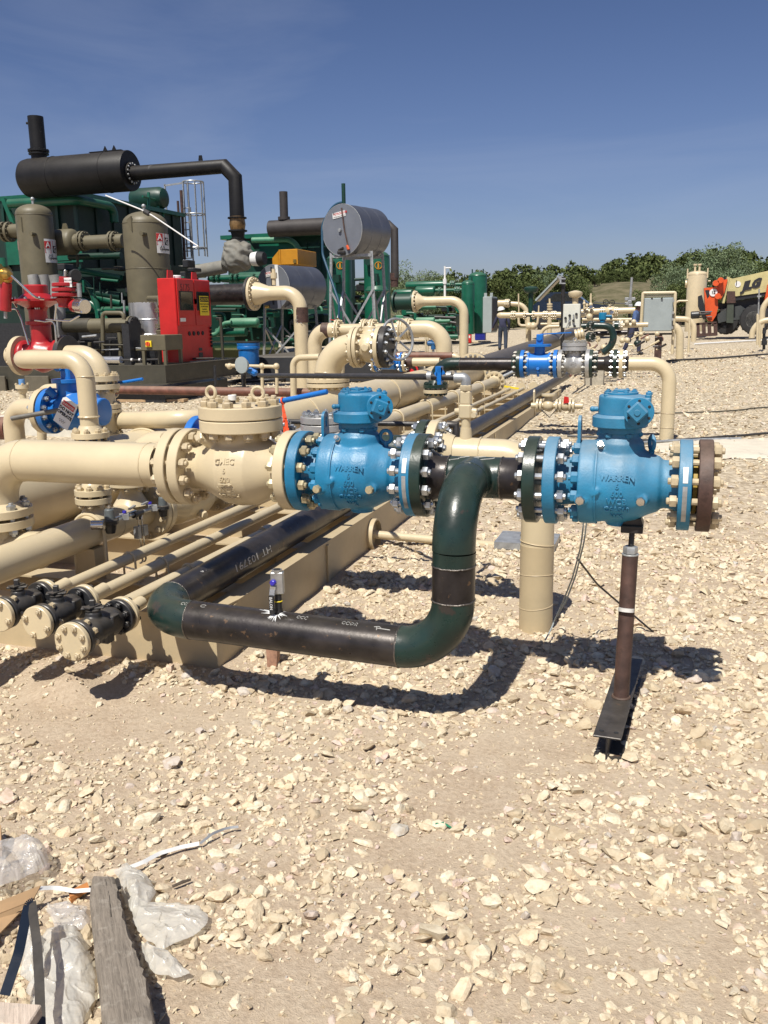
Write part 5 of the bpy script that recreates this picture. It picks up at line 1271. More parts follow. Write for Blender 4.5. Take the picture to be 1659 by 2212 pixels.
# other cream lines in the left cluster
t = thing('left_feed_pipe', at(30, 900, Y=yv), 'cream pipe curving in from the left edge to the tagged blue valve', 'pipe')
mb = M(); z_ = zc+.01; xa2 = fx(99)-.03; mb.tube(fillet([(fx(8)-.0, yv+.1, z_-.7), (fx(8)-.0, yv+.1, z_), (xa2, yv, z_)], .17, 12), .084, 32); part('pipe', mb, TAN, t)
t = thing('small_loop_pipe', at(100, 850, Y=6.9), 'narrow cream pipe looping over behind the tagged blue valve', 'pipe')
mb = M(); mb.tube(fillet([at(91, 960, Y=6.9), at(88, 841, Y=6.9), at(160, 836, Y=6.9)], .10, 10), .044, 28); part('pipe', mb, TAN, t)
t = thing('right_feed_pipe', at(340, 910, Y=6.5), 'cream pipe leaving the flange stack rightward with an elbow turning away', 'pipe')
pa, pb = at(248, 909, Y=6.4), at(405, 905, Y=6.15)
mb = M(); mb.tube(fillet([pa+V(-.15,0,0), pa, pb, pb+V(.05,.6,-.05)], .17, 12), .072, 32); part('pipe', mb, TAN, t)
mb = M(); mb.cyl(pa+V(-.1,0,0), pa+V(.04,0,0), .0755, 28); part('burnt_weld', mb, TANR, t)
t = thing('far_bulge_pipe', at(300, 940, Y=5.2), 'rounded cream branch reducer just above the thick header pipe', 'pipe')
mb = M(); a = at(295, 962, Y=5.6); mb.tube(fillet([a+V(0,0,-.5), a, a+V(.75,.0,.02)], .2, 12), .105, 32); part('pipe', mb, TAN, t)
t = thing('ribbed_hose_line', at(5, 925, Y=7.0), 'short rusty pipe stub at the left picture edge', 'pipe')
mb = M(); mb.cyl(at(-10, 925, Y=6.9), at(22, 925, Y=6.9), .11, 24); part('pipe', mb, RUSTP, t)
q = at(75, 945); mb = M(); mb.box((q.x-.0, q.y+.35, q.z+.12), (1.35,.55,.34), None, ch=.02); solo('concrete_block', mb, paint('white_block', (.60,.57,.48), .85, bump=.2), 'white concrete block on the gravel under the blue valve', 'block')
t = thing('grounded_riser', at(53, 885), 'short cream riser with a light blue cap, left of the small loop', 'pipe')
q = at(53, 886); s_ = 118.0
mb = M(); mb.tube([q-V(0,0,.1), q+V(0,0,.33)], .055, 20); mb.lathe(q+V(0,0,.3), ZA, [(0,.055), (.05,.09), (.09,.09), (.10,.12), (.17,.12)], 24); part('pipe', mb, TAN, t)
caps(t, q+V(0,0,.47), ZA, .10, 4, .03, NUTT); mb = M(); mb.cyl(q+V(0,0,.47), q+V(0,0,.57), .055, 18); part('blue_cap', mb, BLUETAPE, t)

# ------------------------------------------------------------------ big cream elbow, valve and hand wheel on the header
yb = 10.33
fz = lambda y: at(708, y, X=XV).z; pxm = 174.0
t = thing('header_outlet_valve', (XV, yb, .74), 'wide cream elbow on the header with a valve closed by a black blind flange', 'valve')
mb = M(); mb.lathe((XV, yb, ZV), ZA, [(0,.245), (.2,.235), (.30,.20), (fz(835)-ZV,.175)], 44); part('neck', mb, TAN, t)
joint(t, V(XV, yb, fz(826)), ZA, .27, .045, .012, (TAN, TAN), .235, 16, .024, TAN, joined=True)
zt3 = at(760, 750, Y=yb).z; xr = at(764, 755, Y=yb).x
mb = M(); mb.tube(fillet([(XV, yb, fz(822)), (XV, yb, zt3), (xr+.02, yb, zt3)], .37, 16), .165, 44); part('elbow', mb, TAN, t)
weld(t, (XV, yb, fz(803)), ZA, .166, TAN, .008)
joint(t, V(at(772, 752, Y=yb).x, yb, zt3), XA, .245, .045, .010, (TAN, TAN), .205, 12, .026, NUTT)
xv0 = at(777, 752, Y=yb).x; xv1 = at(822, 755, Y=yb).x
cast('valve_body', lambda mb: (mb.lathe((xv0, yb, zt3), XA, [(0,.17), (.05,.165), (.10,.185), (xv1-xv0-.1,.185), (xv1-xv0-.04,.165), (xv1-xv0,.17)], 44), mb.lathe(((xv0+xv1)/2, yb, zt3), -YA, [(0,.06), (.21,.05)], 20), mb.lathe(((xv0+xv1)/2-.02, yb+.05, zt3), V(0,.25,1), [(0,.11), (.24,.10)], 24)), TAN, t, .011, 3)
flange(t, V(xv1, yb, zt3), XA, .25, .05, TAN)
mb = M(); mb.disc((xv1+.075, yb, zt3), XA, .25, .07, 44, ch=.006); part('black_blind_flange', mb, BLACKP, t)
bolts(t, V(xv1+.04, yb, zt3), XA, .15, .205, 12, .028, ZINC)
wc = at(858, 733, Y=yb+.12); wax = V(.8, -.52, .12).normalized()
mb = M(); mb.torus(wc, wax, .245, .017, 40, 10); part('hand_wheel', mb, GALV, t)
u_ = M().frame(wax)
for k in range(5):
    a = 2*math.pi*k/5+.6; e = wc+(u_[1]*math.cos(a)+u_[2]*math.sin(a))*.24; mb = M(); mb.bar(wc, e, .022, .012, wax); part('spoke', mb, GALV, t)
mb = M(); mb.cyl(wc-wax*.03, wc+wax*.03, .03, 16); mb.cyl(wc-wax*.03, V((xv0+xv1)/2+.1, yb+.1, zt3+.12), .016, 12); part('hub', mb, TAN, t)

# tall cream riser 1 with reducer and black pipe
yr = 17.9
t = thing('reducer_riser', at(655, 842), 'tallest cream riser, elbowing left into a flanged reducer and black pipe', 'pipe')
pb_ = at(655, 842); fzr = lambda x, y: at(x, y, Y=pb_.y)
zE = fzr(600, 633).z; xE = pb_.x; xR = fzr(560, 637).x
mb = M(); mb.tube(fillet([pb_-V(0,0,.2), V(xE, pb_.y, zE), V(fzr(585, 635).x, pb_.y, zE)], .36, 14), .152, 36); part('pipe', mb, TAN, t)
mb = M(); mb.cyl(fzr(650, 664), fzr(651, 697), .156, 36); part('bare_steel_band', mb, RUST, t)
mb = M()
for k in range(10): p = V(xE+random.uniform(-.06,.06), pb_.y-.150, zE-.55+random.uniform(-.10,.10)); mb.tube([p, p+V(random.uniform(-.04,.04), 0, random.uniform(-.04,.04))], .006, 5)
part('marker_marks', mb, CHALK, t)
mb = M(); mb.lathe((fzr(590, 635).x, pb_.y, zE), -XA, [(0,.152), (.10,.155), (.32,.235), (.42,.25)], 36); part('reducer', mb, TAN, t)
xf = fzr(549, 637).x; flange(t, V(xf, pb_.y, zE), XA, .36, .06, TAN); caps(t, V(xf+.03, pb_.y, zE), XA, .31, 20, .03, TAN, joined=True)
flange(t, V(xf-.075, pb_.y, zE), XA, .36, .06, BLACKP)
mb = M(); mb.cyl((xf-.08, pb_.y, zE), (fzr(440, 634).x-1.0, pb_.y, zE), .225, 36); part('black_pipe', mb, MILL, t)
mb = M(); p = V(fzr(592, 610).x, pb_.y, zE+.17); mb.cyl(p, p+V(0,0,.14), .045, 14); mb.cyl(p+V(0,0,.14), p+V(0,0,.26), .07, 10); mb.cyl(p+V(0,0,.26), p+V(0,0,.34), .04, 10); part('top_fitting', mb, TAN, t)
# inverted U with valves
t = thing('crossover_pipe', at(683, 850), 'wide cream inverted U pipe with several bolted flanges over the header', 'pipe')
yu = 16.3; a = at(683, 848, Y=yu); zu = at(720, 713, Y=yu).z; xr_ = XV; fu = lambda x, y=713: at(x, y, Y=yu)
mb = M(); mb.tube(fillet([V(a.x, yu, gz(yu)-.1), V(a.x, yu, zu), V(fu(735).x, yu, zu)], .30, 14), .140, 36); part('left_leg', mb, TAN, t)
mb = M(); mb.cyl(V(fu(697).x, yu, zu), V(fu(712).x, yu, zu), .143, 36); part('bare_steel_band', mb, RUST, t)
mb = M(); mb.cyl(V(fu(725).x, yu, zu), V(fu(885).x, yu, zu), .112, 32); part('middle_pipe', mb, TAN, t)
mb = M(); mb.tube(fillet([V(fu(868).x, yu, zu), V(XV, yu, zu), V(XV, yu, at(955, 770, X=XV).z)], .36, 14), .155, 36); part('right_leg', mb, TAN, t)
for x, g in ((731, .02), (788, 0), (806, 0), (868, .02), (884, .02)):
    joint(t, V(fu(x).x, yu, zu), XA, .20, .035, .012, (TAN, TAN), .172, 12, .022, TAN, joined=True, gasket=False, n=36)
mb = M(); mb.lathe(V(fu(870).x, yu, zu), XA, [(0,.17), (.07,.20), (.14,.17)], 32); part('valve_body', mb, TAN, t)
for k in range(4):
    an = k*math.pi/2+.6; p = V(0, math.cos(an)*.18, math.sin(an)*.18); mb = M(); mb.cyl(V(fu(788).x, yu, zu)+p, V(fu(806).x, yu, zu)+p, .014, 10); part('tie_rod', mb, TAN, t)
mb = M(); mb.disc((XV, yu, at(955, 774, X=XV).z), ZA, .27, .06, 40); mb.lathe((XV, yu, ZV+.15), ZA, [(0,.20), (.08,.17), (.14,.15)], 32); part('base_flange', mb, TAN, t)
caps(t, V(XV, yu, at(955, 770, X=XV).z), ZA, .23, 14, .036, BLACKP, joined=True)
# vertical risers to the right of it
t = thing('slim_riser', at(1000, 765), 'slim cream pipe dropping to the ground right of the inverted U', 'pipe')
yk = 22.0; fk = lambda x, y: at(x, y, Y=yk)
zk = fk(960, 650).z; gx = fk(1002, 770).x
mb = M(); mb.tube(fillet([V(gx, yk, gz(yk)-.1), V(gx, yk, zk), V(fk(918, 650).x, yk, zk)], .34, 12), .112, 32); part('pipe', mb, TAN, t)
mb = M(); mb.lathe(V(fk(922, 650).x, yk, zk), -XA, [(0,.112), (.12,.13), (.2,.19), (.26,.2)], 28); part('reducer', mb, TAN, t)
flange(t, V(fk(897, 651).x, yk, zk), XA, .27, .05, TAN, n=36); caps(t, V(fk(897, 651).x+.025, yk, zk), XA, .235, 16, .028, TAN, joined=True)
mb = M(); mb.cyl(V(fk(893, 651).x, yk, zk), V(fk(857, 652).x, yk, zk), .20, 32); part('green_spool', mb, GREEND, t)
for x in (853, 893): flange(t, V(fk(x, 652).x, yk, zk), XA, .26, .05, GREEND, n=36)
mb = M(); p = V(fk(961, 640).x, yk, zk+.11); mb.cyl(p, p+V(0,0,.3), .028, 10); mb.cyl(p+V(0,0,.3), p+V(0,0,.42), .05, 8); mb.cyl(p+V(0,0,.42), p+V(0,0,.72), .025, 10); mb.cyl(p+V(0,0,.68), p+V(.16,0,.68), .015, 8); part('top_fitting', mb, WHITE, t)
# small cream loop left of the big riser
t = thing('narrow_bypass', at(635, 850), 'narrow cream pipe forming a square loop left of the tall riser', 'pipe')
y4 = 12.2
mb = M(); mb.tube(fillet([at(635, 900, Y=y4), at(633, 773, Y=y4), at(690, 771, Y=y4)], .14, 8), .048, 24); part('pipe', mb, TAN, t)
t = thing('blue_valve_spool', at(850, 790, Y=13.5), 'small bright blue valve between cream flanges under the hand wheel', 'valve')
y5 = 13.4; f5 = lambda x, y=785: at(x, y, Y=y5); z5 = f5(850).z
mb = M(); mb.tube(fillet([V(f5(735).x, y5, z5-.6), V(f5(735).x, y5, z5+.12), V(f5(815).x, y5, z5+.12)], .18, 8), .070, 24); part('cream_pipe', mb, TAN, t)
mb = M(); mb.cyl(V(f5(735).x, y5, z5-.28), V(f5(735).x, y5, z5-.15), .075, 24); part('bare_band', mb, RUST, t)
for x, m_ in ((809, TAN), (815, BRIGHT), (868, BRIGHT), (875, TAN)): mb = M(); mb.disc(V(f5(x).x, y5, z5+.02), XA, .15, .035, 32); part('flange', mb, m_, t)
mb = M(); mb.lathe(V(f5(818).x, y5, z5+.02), XA, [(0,.08), (.04,.08), (.05,.115), (.28,.115), (.3,.08), (.36,.08)], 28); mb.box(V(f5(845).x, y5, z5+.18), (.12,.1,.1)); part('body', mb, BRIGHT, t)
mb = M(); mb.cyl(V(f5(878).x, y5, z5+.02), V(f5(892).x, y5, z5+.02), .075, 24); part('bare_end', mb, RUST, t)
mb = M(); mb.cyl(V(f5(892).x, y5, z5+.02), V(f5(950).x, y5, z5+.02), .066, 24); part('cream_end', mb, TAN, t)
bolts(t, V(f5(812).x, y5, z5+.02), XA, .09, .125, 8, .022, ZINC, joined=True); bolts(t, V(f5(871).x, y5, z5+.02), XA, .09, .125, 8, .022, ZINC, joined=True)

# red oxide pipes lying across
t = thing('brown_cross_pipe', at(450, 845, Y=12.5), 'red brown primed pipe lying across behind the check valve bonnet', 'pipe')
y6_ = 12.4
mb = M(); mb.tube([at(245, 842, Y=y6_), at(698, 849, Y=y6_)], .068, 24); part('pipe', mb, RUSTP, t)
mb = M(); mb.tube(fillet([at(693, 849, Y=y6_), at(712, 850, Y=y6_), at(714, 905, Y=y6_)], .12, 8), .060, 24); part('cream_elbow', mb, TAN, t)
mb = M(); mb.torus(at(247, 843, Y=y6_), XA, .11, .02, 20, 8); part('strap', mb, TAN, t)
t = thing('brown_rear_pipe', at(900, 770, Y=15.0), 'red brown pipe running behind the hand wheel to the cream elbow', 'pipe')
mb = M(); mb.tube([at(852, 768, Y=14.6), at(978, 769, Y=14.6)], .062, 24); part('pipe', mb, RUSTP, t)
mb = M(); mb.tube(fillet([at(978, 769, Y=14.6), at(992, 771, Y=14.6), at(993, 830, Y=14.6)], .1, 6), .05, 20); part('cream_end', mb, TAN, t)

# ------------------------------------------------------------------ run at Y = 11.6 : black pipe, blue valve, silver check, cream riser
Y4 = 11.6
f4 = lambda x, y=790: at(x, y, Y=Y4)
Z4 = at(1200, 786, Y=Y4).z
t = thing('black_crossover', (X6, Y4, .6), 'black pipe rising from a green flange and running right to the blue valve', 'pipe')
mb = M(); mb.lathe((X6, Y4, Z6+.07), ZA, [(0,.12), (.04,.10), (.09,.098)], 32); part('branch', mb, TAN, t)
za, zb_ = at(940, 842, X=X6).z, at(940, 831, X=X6).z
mb = M(); mb.disc((X6, Y4, za-.02), ZA, .165, .045, 40); part('cream_flange', mb, TAN, t)
mb = M(); mb.disc((X6, Y4, zb_-.02), ZA, .165, .045, 40); mb.lathe((X6, Y4, zb_), ZA, [(0,.12), (.06,.09)], 32); part('green_flange', mb, DGREEN, t)
bolts(t, V(X6, Y4, (za+zb_)/2-.02), ZA, .115, .135, 12, .024, DGREEN, joined=True)
mb = M(); mb.tube(fillet([(X6, Y4, zb_), (X6, Y4, Z4), (f4(1118).x, Y4, Z4)], .23, 14), .084, 36); part('pipe', mb, MILL, t)
mb = M(); mb.tube(fillet([(X6, Y4, Z4-.24), (X6, Y4, Z4), (X6+.34, Y4, Z4)], .23, 14), .0855, 36); part('elbow', mb, DGREENE, t)
weld(t, (X6+.34, Y4, Z4), XA, .086)
XS = [f4(x).x for x in (1125, 1134, 1150, 1195, 1200, 1212, 1218, 1266, 1272, 1280)]
flange(t, V(f4(1122).x, Y4, Z4), XA, .178, .048, DGREEN, .086, -.07)
t = thing('blue_ball_valve', (f4(1165).x, Y4, .6), 'bright blue flanged ball valve right of the black crossover pipe', 'valve')
flange(t, V(f4(1130).x, Y4, Z4), XA, .178, .048, BRIGHT); flange(t, V(f4(1201).x, Y4, Z4), XA, .178, .048, BRIGHT)
x_ = f4(1138).x; L_ = f4(1193).x-x_
mb = M(); mb.lathe((x_-.03, Y4, Z4), XA, [(0,.10), (.03,.10), (.035,.15), (.07,.15), (.075,.135), (L_-.02,.135), (L_-.015,.15), (L_+.02,.15), (L_+.025,.10), (L_+.06,.10)], 40); part('body', mb, BRIGHT, t)
caps(t, V(x_, Y4, Z4), -XA, .128, 10, .02, ZINCD, joined=True); caps(t, V(x_+L_, Y4, Z4), XA, .128, 10, .02, ZINCD, joined=True)
bolts(t, V(f4(1126).x, Y4, Z4), XA, .12, .148, 12, .025, ZINCD, joined=True); bolts(t, V(f4(1205).x, Y4, Z4), XA, .12, .148, 12, .025, ZINCD, joined=True)
xc = x_+L_/2; mb = M(); mb.cyl((xc, Y4, Z4+.1), (xc, Y4, Z4+.22), .07, 20); mb.disc((xc, Y4, Z4+.235), ZA, .15, .03, 32); mb.box((xc-.0, Y4, Z4+.31), (.085,.085,.13), None, ch=.008); mb.cyl((xc, Y4-.06, Z4+.33), (xc, Y4, Z4+.33), .034, 16); part('stem_housing', mb, BRIGHT, t)
mb = M(); mb.bar((xc+.0, Y4, Z4+.375), (xc+.38, Y4+.12, Z4+.39), .03, .014); part('lever', mb, BRIGHT, t)
mb = M(); mb.cyl((xc, Y4-.155, Z4-.05), (xc, Y4-.12, Z4-.06), .02, 10); mb.cyl((xc, Y4-.10, Z4-.15), (xc, Y4-.14, Z4-.09), .015, 10); part('drain_plug', mb, BRIGHT, t)
t = thing('silver_swing_valve', (f4(1240).x, Y4, .6), 'silver swing check valve with bolted bonnet right of the blue ball valve', 'valve')
flange(t, V(f4(1211).x, Y4, Z4), XA, .18, .05, SILVER); flange(t, V(f4(1270).x, Y4, Z4), XA, .18, .05, SILVER)
x_ = f4(1213).x; L_ = f4(1268).x-x_
cast('body', lambda mb: (mb.lathe((x_, Y4, Z4), XA, [(0,.10), (.06,.095), (.13,.13), (L_*.5,.14), (L_-.10,.12), (L_,.10)], 40), mb.cyl((x_+L_*.5, Y4, Z4), (x_+L_*.5, Y4, Z4+.17), .105, 32)), SILVER, t, .009, 3)
mb = M(); mb.disc((x_+L_*.5, Y4, Z4+.19), ZA, .155, .045, 40); part('bonnet_flange', mb, SILVER, t)
mb = M(); mb.disc((x_+L_*.5, Y4, Z4+.243), ZA, .155, .045, 40); mb.torus((x_+L_*.5, Y4, Z4+.30), YA, .022, .006, 16, 6); part('bonnet', mb, SILVER, t)
bolts(t, V(x_+L_*.5, Y4, Z4+.216), ZA, .10, .128, 12, .022, ZINCD, joined=True)
bolts(t, V(f4(1274).x, Y4, Z4), XA, .12, .148, 12, .025, ZINCD, joined=True)
mb = M(); text_mb('600', .05, .002, flat_fn((x_+L_*.5, Y4-.142, Z4), (1,0,0), (0,0,1)), mb=mb); part('cast_lettering', mb, SILVER, t)
mb = M(); text_mb('WCB', .04, .002, flat_fn((x_+L_*.5, Y4-.14, Z4-.045), (1,0,0), (0,0,1)), mb=mb); part('grade_lettering', mb, SILVER, t)
t = thing('far_riser', at(1440, 945), 'cream pipe rising from the gravel and turning left, far right of the skid', 'pipe')
xg = at(1440, 940).x
flange(t, V(f4(1277).x, Y4, Z4), XA, .178, .048, DGREEN, .086, .06)
mb = M(); mb.cyl((f4(1280).x, Y4, Z4), (f4(1332).x, Y4, Z4), .086, 32); part('dark_spool', mb, MILL, t)
mb = M(); mb.lathe((f4(1305).x, Y4, Z4), XA, [(0,.088), (.10,.12), (.2,.12), (.3,.088)], 32); part('strainer_body', mb, MILL, t)
flange(t, V(f4(1329).x, Y4, Z4), XA, .178, .048, DGREEN, .086, -.06); flange(t, V(f4(1342).x, Y4, Z4), XA, .178, .048, TAN, .086, .05)
bolts(t, V(f4(1335.5).x, Y4, Z4), XA, .14, .148, 12, .022, ZINC, joined=True)
mb = M(); mb.tube(fillet([(f4(1345).x, Y4, Z4), (xg, Y4, Z4), (xg, Y4, -.1)], .23, 14), .0855, 36); part('pipe', mb, TAN, t)
for z in (.38, .20): mb = M(); mb.torus((xg, Y4, z), V(.03,.05,1), .0865, .004, 36, 6); part('wrap_edge', mb, TAN2, t)
q = at(1283, 832); mb = M(); mb.box((q.x+.0, q.y+.1, q.z+.14), (.40,.34,.36), None, ch=.01); solo('concrete_pier', mb, CONC, 'square concrete pier under the dark strainer spool', 'pier')

# small tan valve train beyond the right end of the skid
t = thing('small_valve_train', at(1240, 895), 'short tan line with tiny flanged valves left of the right gear operator', 'valve')
y7 = at(1216, 885, X=-2.0).y; y7 = 9.4; f7 = lambda x: at(x, 877, Y=y7+3.2)
z7 = f7(1250).z; y7 += 3.2
mb = M(); mb.cyl((f7(1206).x, y7, z7), (f7(1296).x, y7, z7), .040, 18); part('pipe', mb, TAN, t)
for x in (1217, 1223, 1251, 1257, 1274, 1280): mb = M(); mb.disc((f7(x).x, y7, z7), XA, .095, .03, 24); part('flange', mb, TAN, t)
mb = M(); mb.sphere((f7(1236).x, y7, z7), .085, 16, 10); mb.cyl((f7(1236).x, y7, z7), (f7(1236).x, y7, z7+.14), .06, 18); mb.disc((f7(1236).x, y7, z7+.15), ZA, .10, .03, 24); part('body', mb, TAN, t)
mb = M(); mb.sphere((f7(1266).x, y7, z7), .075, 14, 8); part('ball_body', mb, TAN, t)
mb = M(); mb.tube([(f7(1225).x, y7-.1, z7-.05), (f7(1240).x, y7-.12, z7-.15), (f7(1252).x, y7-.1, z7-.04)], .008, 6); part('wire', mb, RUBBER, t)
mb = M(); c = V(f7(1268).x, y7-.08, z7+.08); mb.prism([c+V(-.04,0,-.04), c+V(.04,0,-.03), c+V(.03,0,.05), c+V(-.03,0,.06)], (0,.004,0)); part('red_tag', mb, REDTAG, t)
# ------------------------------------------------------------------ plant in the background
def sc(px, py, Y): return F_/((at(px, py, Y=Y)-Cv).dot(Wv))          # pixels per metre there
def vvessel(par, name, px, top, bot, hw, Y, mat, dome=.55, seam=None, n=36):
    a, b_ = at(px, top, Y=Y), at(px, bot, Y=Y); r = hw/sc(px, top, Y); h = a.z-b_.z; b_.x = a.x; mb = M()
    pr = [(0, r*.98), (0, r)] + [(h-r*dome+r*dome*math.sin(q), max(.01, r*math.cos(q))) for q in np.linspace(0, math.pi/2, 9)]
    mb.lathe((b_.x, Y, b_.z), ZA, pr, n); part(name, mb, mat, par)
    if seam:
        for y in seam: mb = M(); mb.torus((b_.x, Y, at(px, y, Y=Y).z), ZA, r*1.003, .008, n, 6); part('seam', mb, mat, par)
    return V(b_.x, Y, b_.z), r, h
def hcyl(par, name, p0, p1, hw, Y, mat, n=24, dome=0.0, rr=None):
    a, b_ = at(*p0, Y=Y), at(*p1, Y=Y); z = (a.z+b_.z)/2; a = V(a.x, Y, z); b_ = V(b_.x, Y, z); r = rr or hw/sc(*p0, Y); L = (b_-a).length; mb = M()
    if dome: mb.lathe(a, XA, [(r*dome*(1-math.cos(q)), max(.01, r*math.sin(q))) for q in np.linspace(0, math.pi/2, 7)] + [(L-r*dome*(1-math.cos(q)), max(.01, r*math.sin(q))) for q in np.linspace(math.pi/2, 0, 7)], n)
    else: mb.cyl(a, b_, r, n, ch=r*.04)
    part(name, mb, mat, par); return a, b_, r
def disc_x(par, px, py, hw, th, Y, mat, name='flange', nb=12, n=32):
    c = at(px, py, Y=Y); s_ = sc(px, py, Y); mb = M(); mb.disc(c, XA, hw/s_, th/s_, n)
    for p in ring_pts(c, XA, hw/s_*.84, nb): mb.cyl(p-XA*(th/s_*.5+.03), p+XA*(th/s_*.5+.03), .016, 6)
    return part(name, mb, mat, par)
def pbox(par, name, x0, y0, x1, y1, Y, dep, mat, ch=.0, kind=None):
    """box whose front (-Y) face spans the given frame rectangle"""
    a, b_ = at(x0, y0, Y=Y), at(x1, y1, Y=Y); mb = M(); mb.box(((a.x+b_.x)/2, Y+dep/2, (a.z+b_.z)/2), (abs(b_.x-a.x), dep, abs(a.z-b_.z)), None, ch=ch); return part(name, mb, mat, par, kind=kind)
def ptube(par, name, pts, rpx, Y, mat, rad=0, n=14):
    P_ = [at(p[0], p[1], Y=Y if len(p) == 2 else p[2]) for p in pts]; r = rpx/sc(pts[0][0], pts[0][1], Y)
    if rad: P_ = fillet(P_, rad, 8)
    mb = M(); mb.tube(P_, r, n); return part(name, mb, mat, par)

# ---- nearest package: exhaust silencer
YS = 22.0
t = thing('exhaust_silencer', at(170, 420, Y=YS), 'big matt black exhaust silencer with stack and long bent pipe, upper left', 'silencer')
a, b_ = at(50, 385, Y=YS), at(283, 371, Y=YS); zc = (a.z+b_.z)/2; R_ = 41/sc(170, 378, YS)
mb = M(); L = b_.x-a.x; mb.lathe((a.x, YS, zc), XA, [(0,.05), (.06,R_*.75), (.16,R_*.95), (.30,R_), (L-.02,R_), (L,R_*.985)], 48); part('shell', mb, BLACKM, t)
for f in (.32, .80): mb = M(); mb.torus((a.x+L*f, YS, zc), XA, R_, .012, 48, 6); part('weld_band', mb, BLACKM, t)
mb = M(); mb.box((a.x+L*.80, YS-.05, zc+R_+.01), (1.0,.12,.02)); 
for f in (.72, .80): c = V(a.x+L*f+.25, YS-.05, zc+R_+.02); mb.prism([c+V(-.07,0,0), c+V(.07,0,0), c+V(0,0,.13)], (0,.03,0))
part('lifting_plate', mb, BLACKM, t)
sx_ = at(84, 335, Y=YS).x; zs = at(75, 252, Y=YS).z; mb = M(); mb.lathe((sx_, YS, zc+R_-.1), ZA, [(0,.21), (zs-zc-R_+.1,.21), (zs-zc-R_+.1,.19), (zs-zc-R_-.3,.19)], 32, caps=False); part('stack', mb, BLACKM, t)
mb = M(); mb.disc((sx_, YS, zc+R_+.18), ZA, .285, .05, 32); mb.disc((sx_, YS, zc+R_+.10), ZA, .27, .04, 32); part('stack_flange', mb, BLACKM, t)
caps(t, V(sx_, YS, zc+R_+.2), ZA, .255, 12, .03, BLACKM, joined=True)
mb = M(); mb.cyl((sx_-.2, YS-.02, zs-.16), (sx_-.29, YS-.02, zs-.15), .035, 10); part('drain_stub', mb, BLACKM, t)
zp = at(400, 366, Y=YS).z; xe = at(507, 366, Y=YS).x; rp_ = 15.6/sc(400, 366, YS)
mb = M(); mb.disc((b_.x+.03, YS, zp), XA, .29, .06, 32); part('outlet_flange', mb, BLACKM, t); caps(t, V(b_.x+.06, YS, zp), XA, .25, 14, .032, GALV, joined=True)
xb2 = at(511, 470, Y=YS).x; zb2 = at(511, 470, Y=YS).z
mb = M(); mb.tube([(b_.x, YS, zp), (xe-.30, YS, zp), (xe, YS, zp-.30), (xe, YS, zb2)], rp_, 32); part('exhaust_pipe', mb, BLACKM, t)
c = V(at(433, 350, Y=YS).x, YS, zp+rp_); mb = M(); mb.prism([c+V(-.06,0,0), c+V(.06,0,0), c+V(.04,0,.13), c+V(-.04,0,.13)], (0,.03,0)); part('lifting_lug', mb, BLACKM, t)
fy = lambda y: at(511, y, Y=YS).z
mb = M(); mb.disc((xe, YS, fy(471)), ZA, rp_*1.3, .035, 32); mb.disc((xe, YS, fy(499)), ZA, rp_*1.3, .035, 32); mb.disc((xe, YS, fy(516)), ZA, rp_*1.05, .03, 32); part('collar', mb, BLACKM, t)
mb = M(); mb.lathe((xe, YS, fy(499)), ZA, [(0,rp_*.98), (.1,rp_*1.05), (.16,rp_*1.12), (.26,rp_*1.06), (.36,rp_)], 32); part('expansion_joint', mb, paint('scorched_brass', (.26,.16,.07), .4, metal=.6, var=.5, vs_=6), t)
mb = M(); mb.lathe((xe, YS, fy(520)), ZA, [(0,rp_*.78), (fy(499)-fy(520),rp_)], 32); part('cone', mb, BLACKM, t)
# wrapped turbocharger below it
def wrapped(par, c, rx, rz, mat, seed):
    bm = bmesh.new(); bmesh.ops.create_icosphere(bm, subdivisions=5, radius=1)
    for v in bm.verts:
        p = v.co.copy(); q = noise.noise(p*1.6+V(seed,0,0)); k = q*.20 + .045*math.sin(15*(p.z*.8+p.x*.5) + 6*q) + .05*noise.noise(p*4.5)
        v.co = V(p.x*rx, p.y*rx, p.z*rz)*(1+k)
    mb = M(); mb.add([c+v.co for v in bm.verts], [tuple(q.index for q in f.verts) for f in bm.faces]); bm.free(); return part('insulation_blanket', mb, mat, par, ang=80)
QUILT = paint('grey_insulation_cloth', (.20,.195,.17), .85, var=.18, vs_=5, bump=.1, grime=.4)
t = thing('wrapped_turbocharger', at(512, 590, Y=YS), 'turbocharger wrapped in wrinkled grey insulation under the tall black exhaust pipe', 'turbocharger')
wrapped(t, at(513, 553, Y=YS), 36/sc(513, 553, YS), 34/sc(513, 553, YS), QUILT, 3)
ptube(t, 'wrapped_duct', [(366, 590), (430, 586), (485, 576)], 14, YS, QUILT, n=20)
c0, c1 = at(545, 560, Y=YS), at(572, 558, Y=YS); mb = M(); mb.cyl(c0, (c0+c1)/2, .17, 24, r2=.19); part('air_hose', mb, WHITE, t); mb = M(); mb.cyl((c0+c1)/2, c1, .185, 24, r2=.165, ch=.01); part('rubber_sleeve', mb, RUBBER, t)

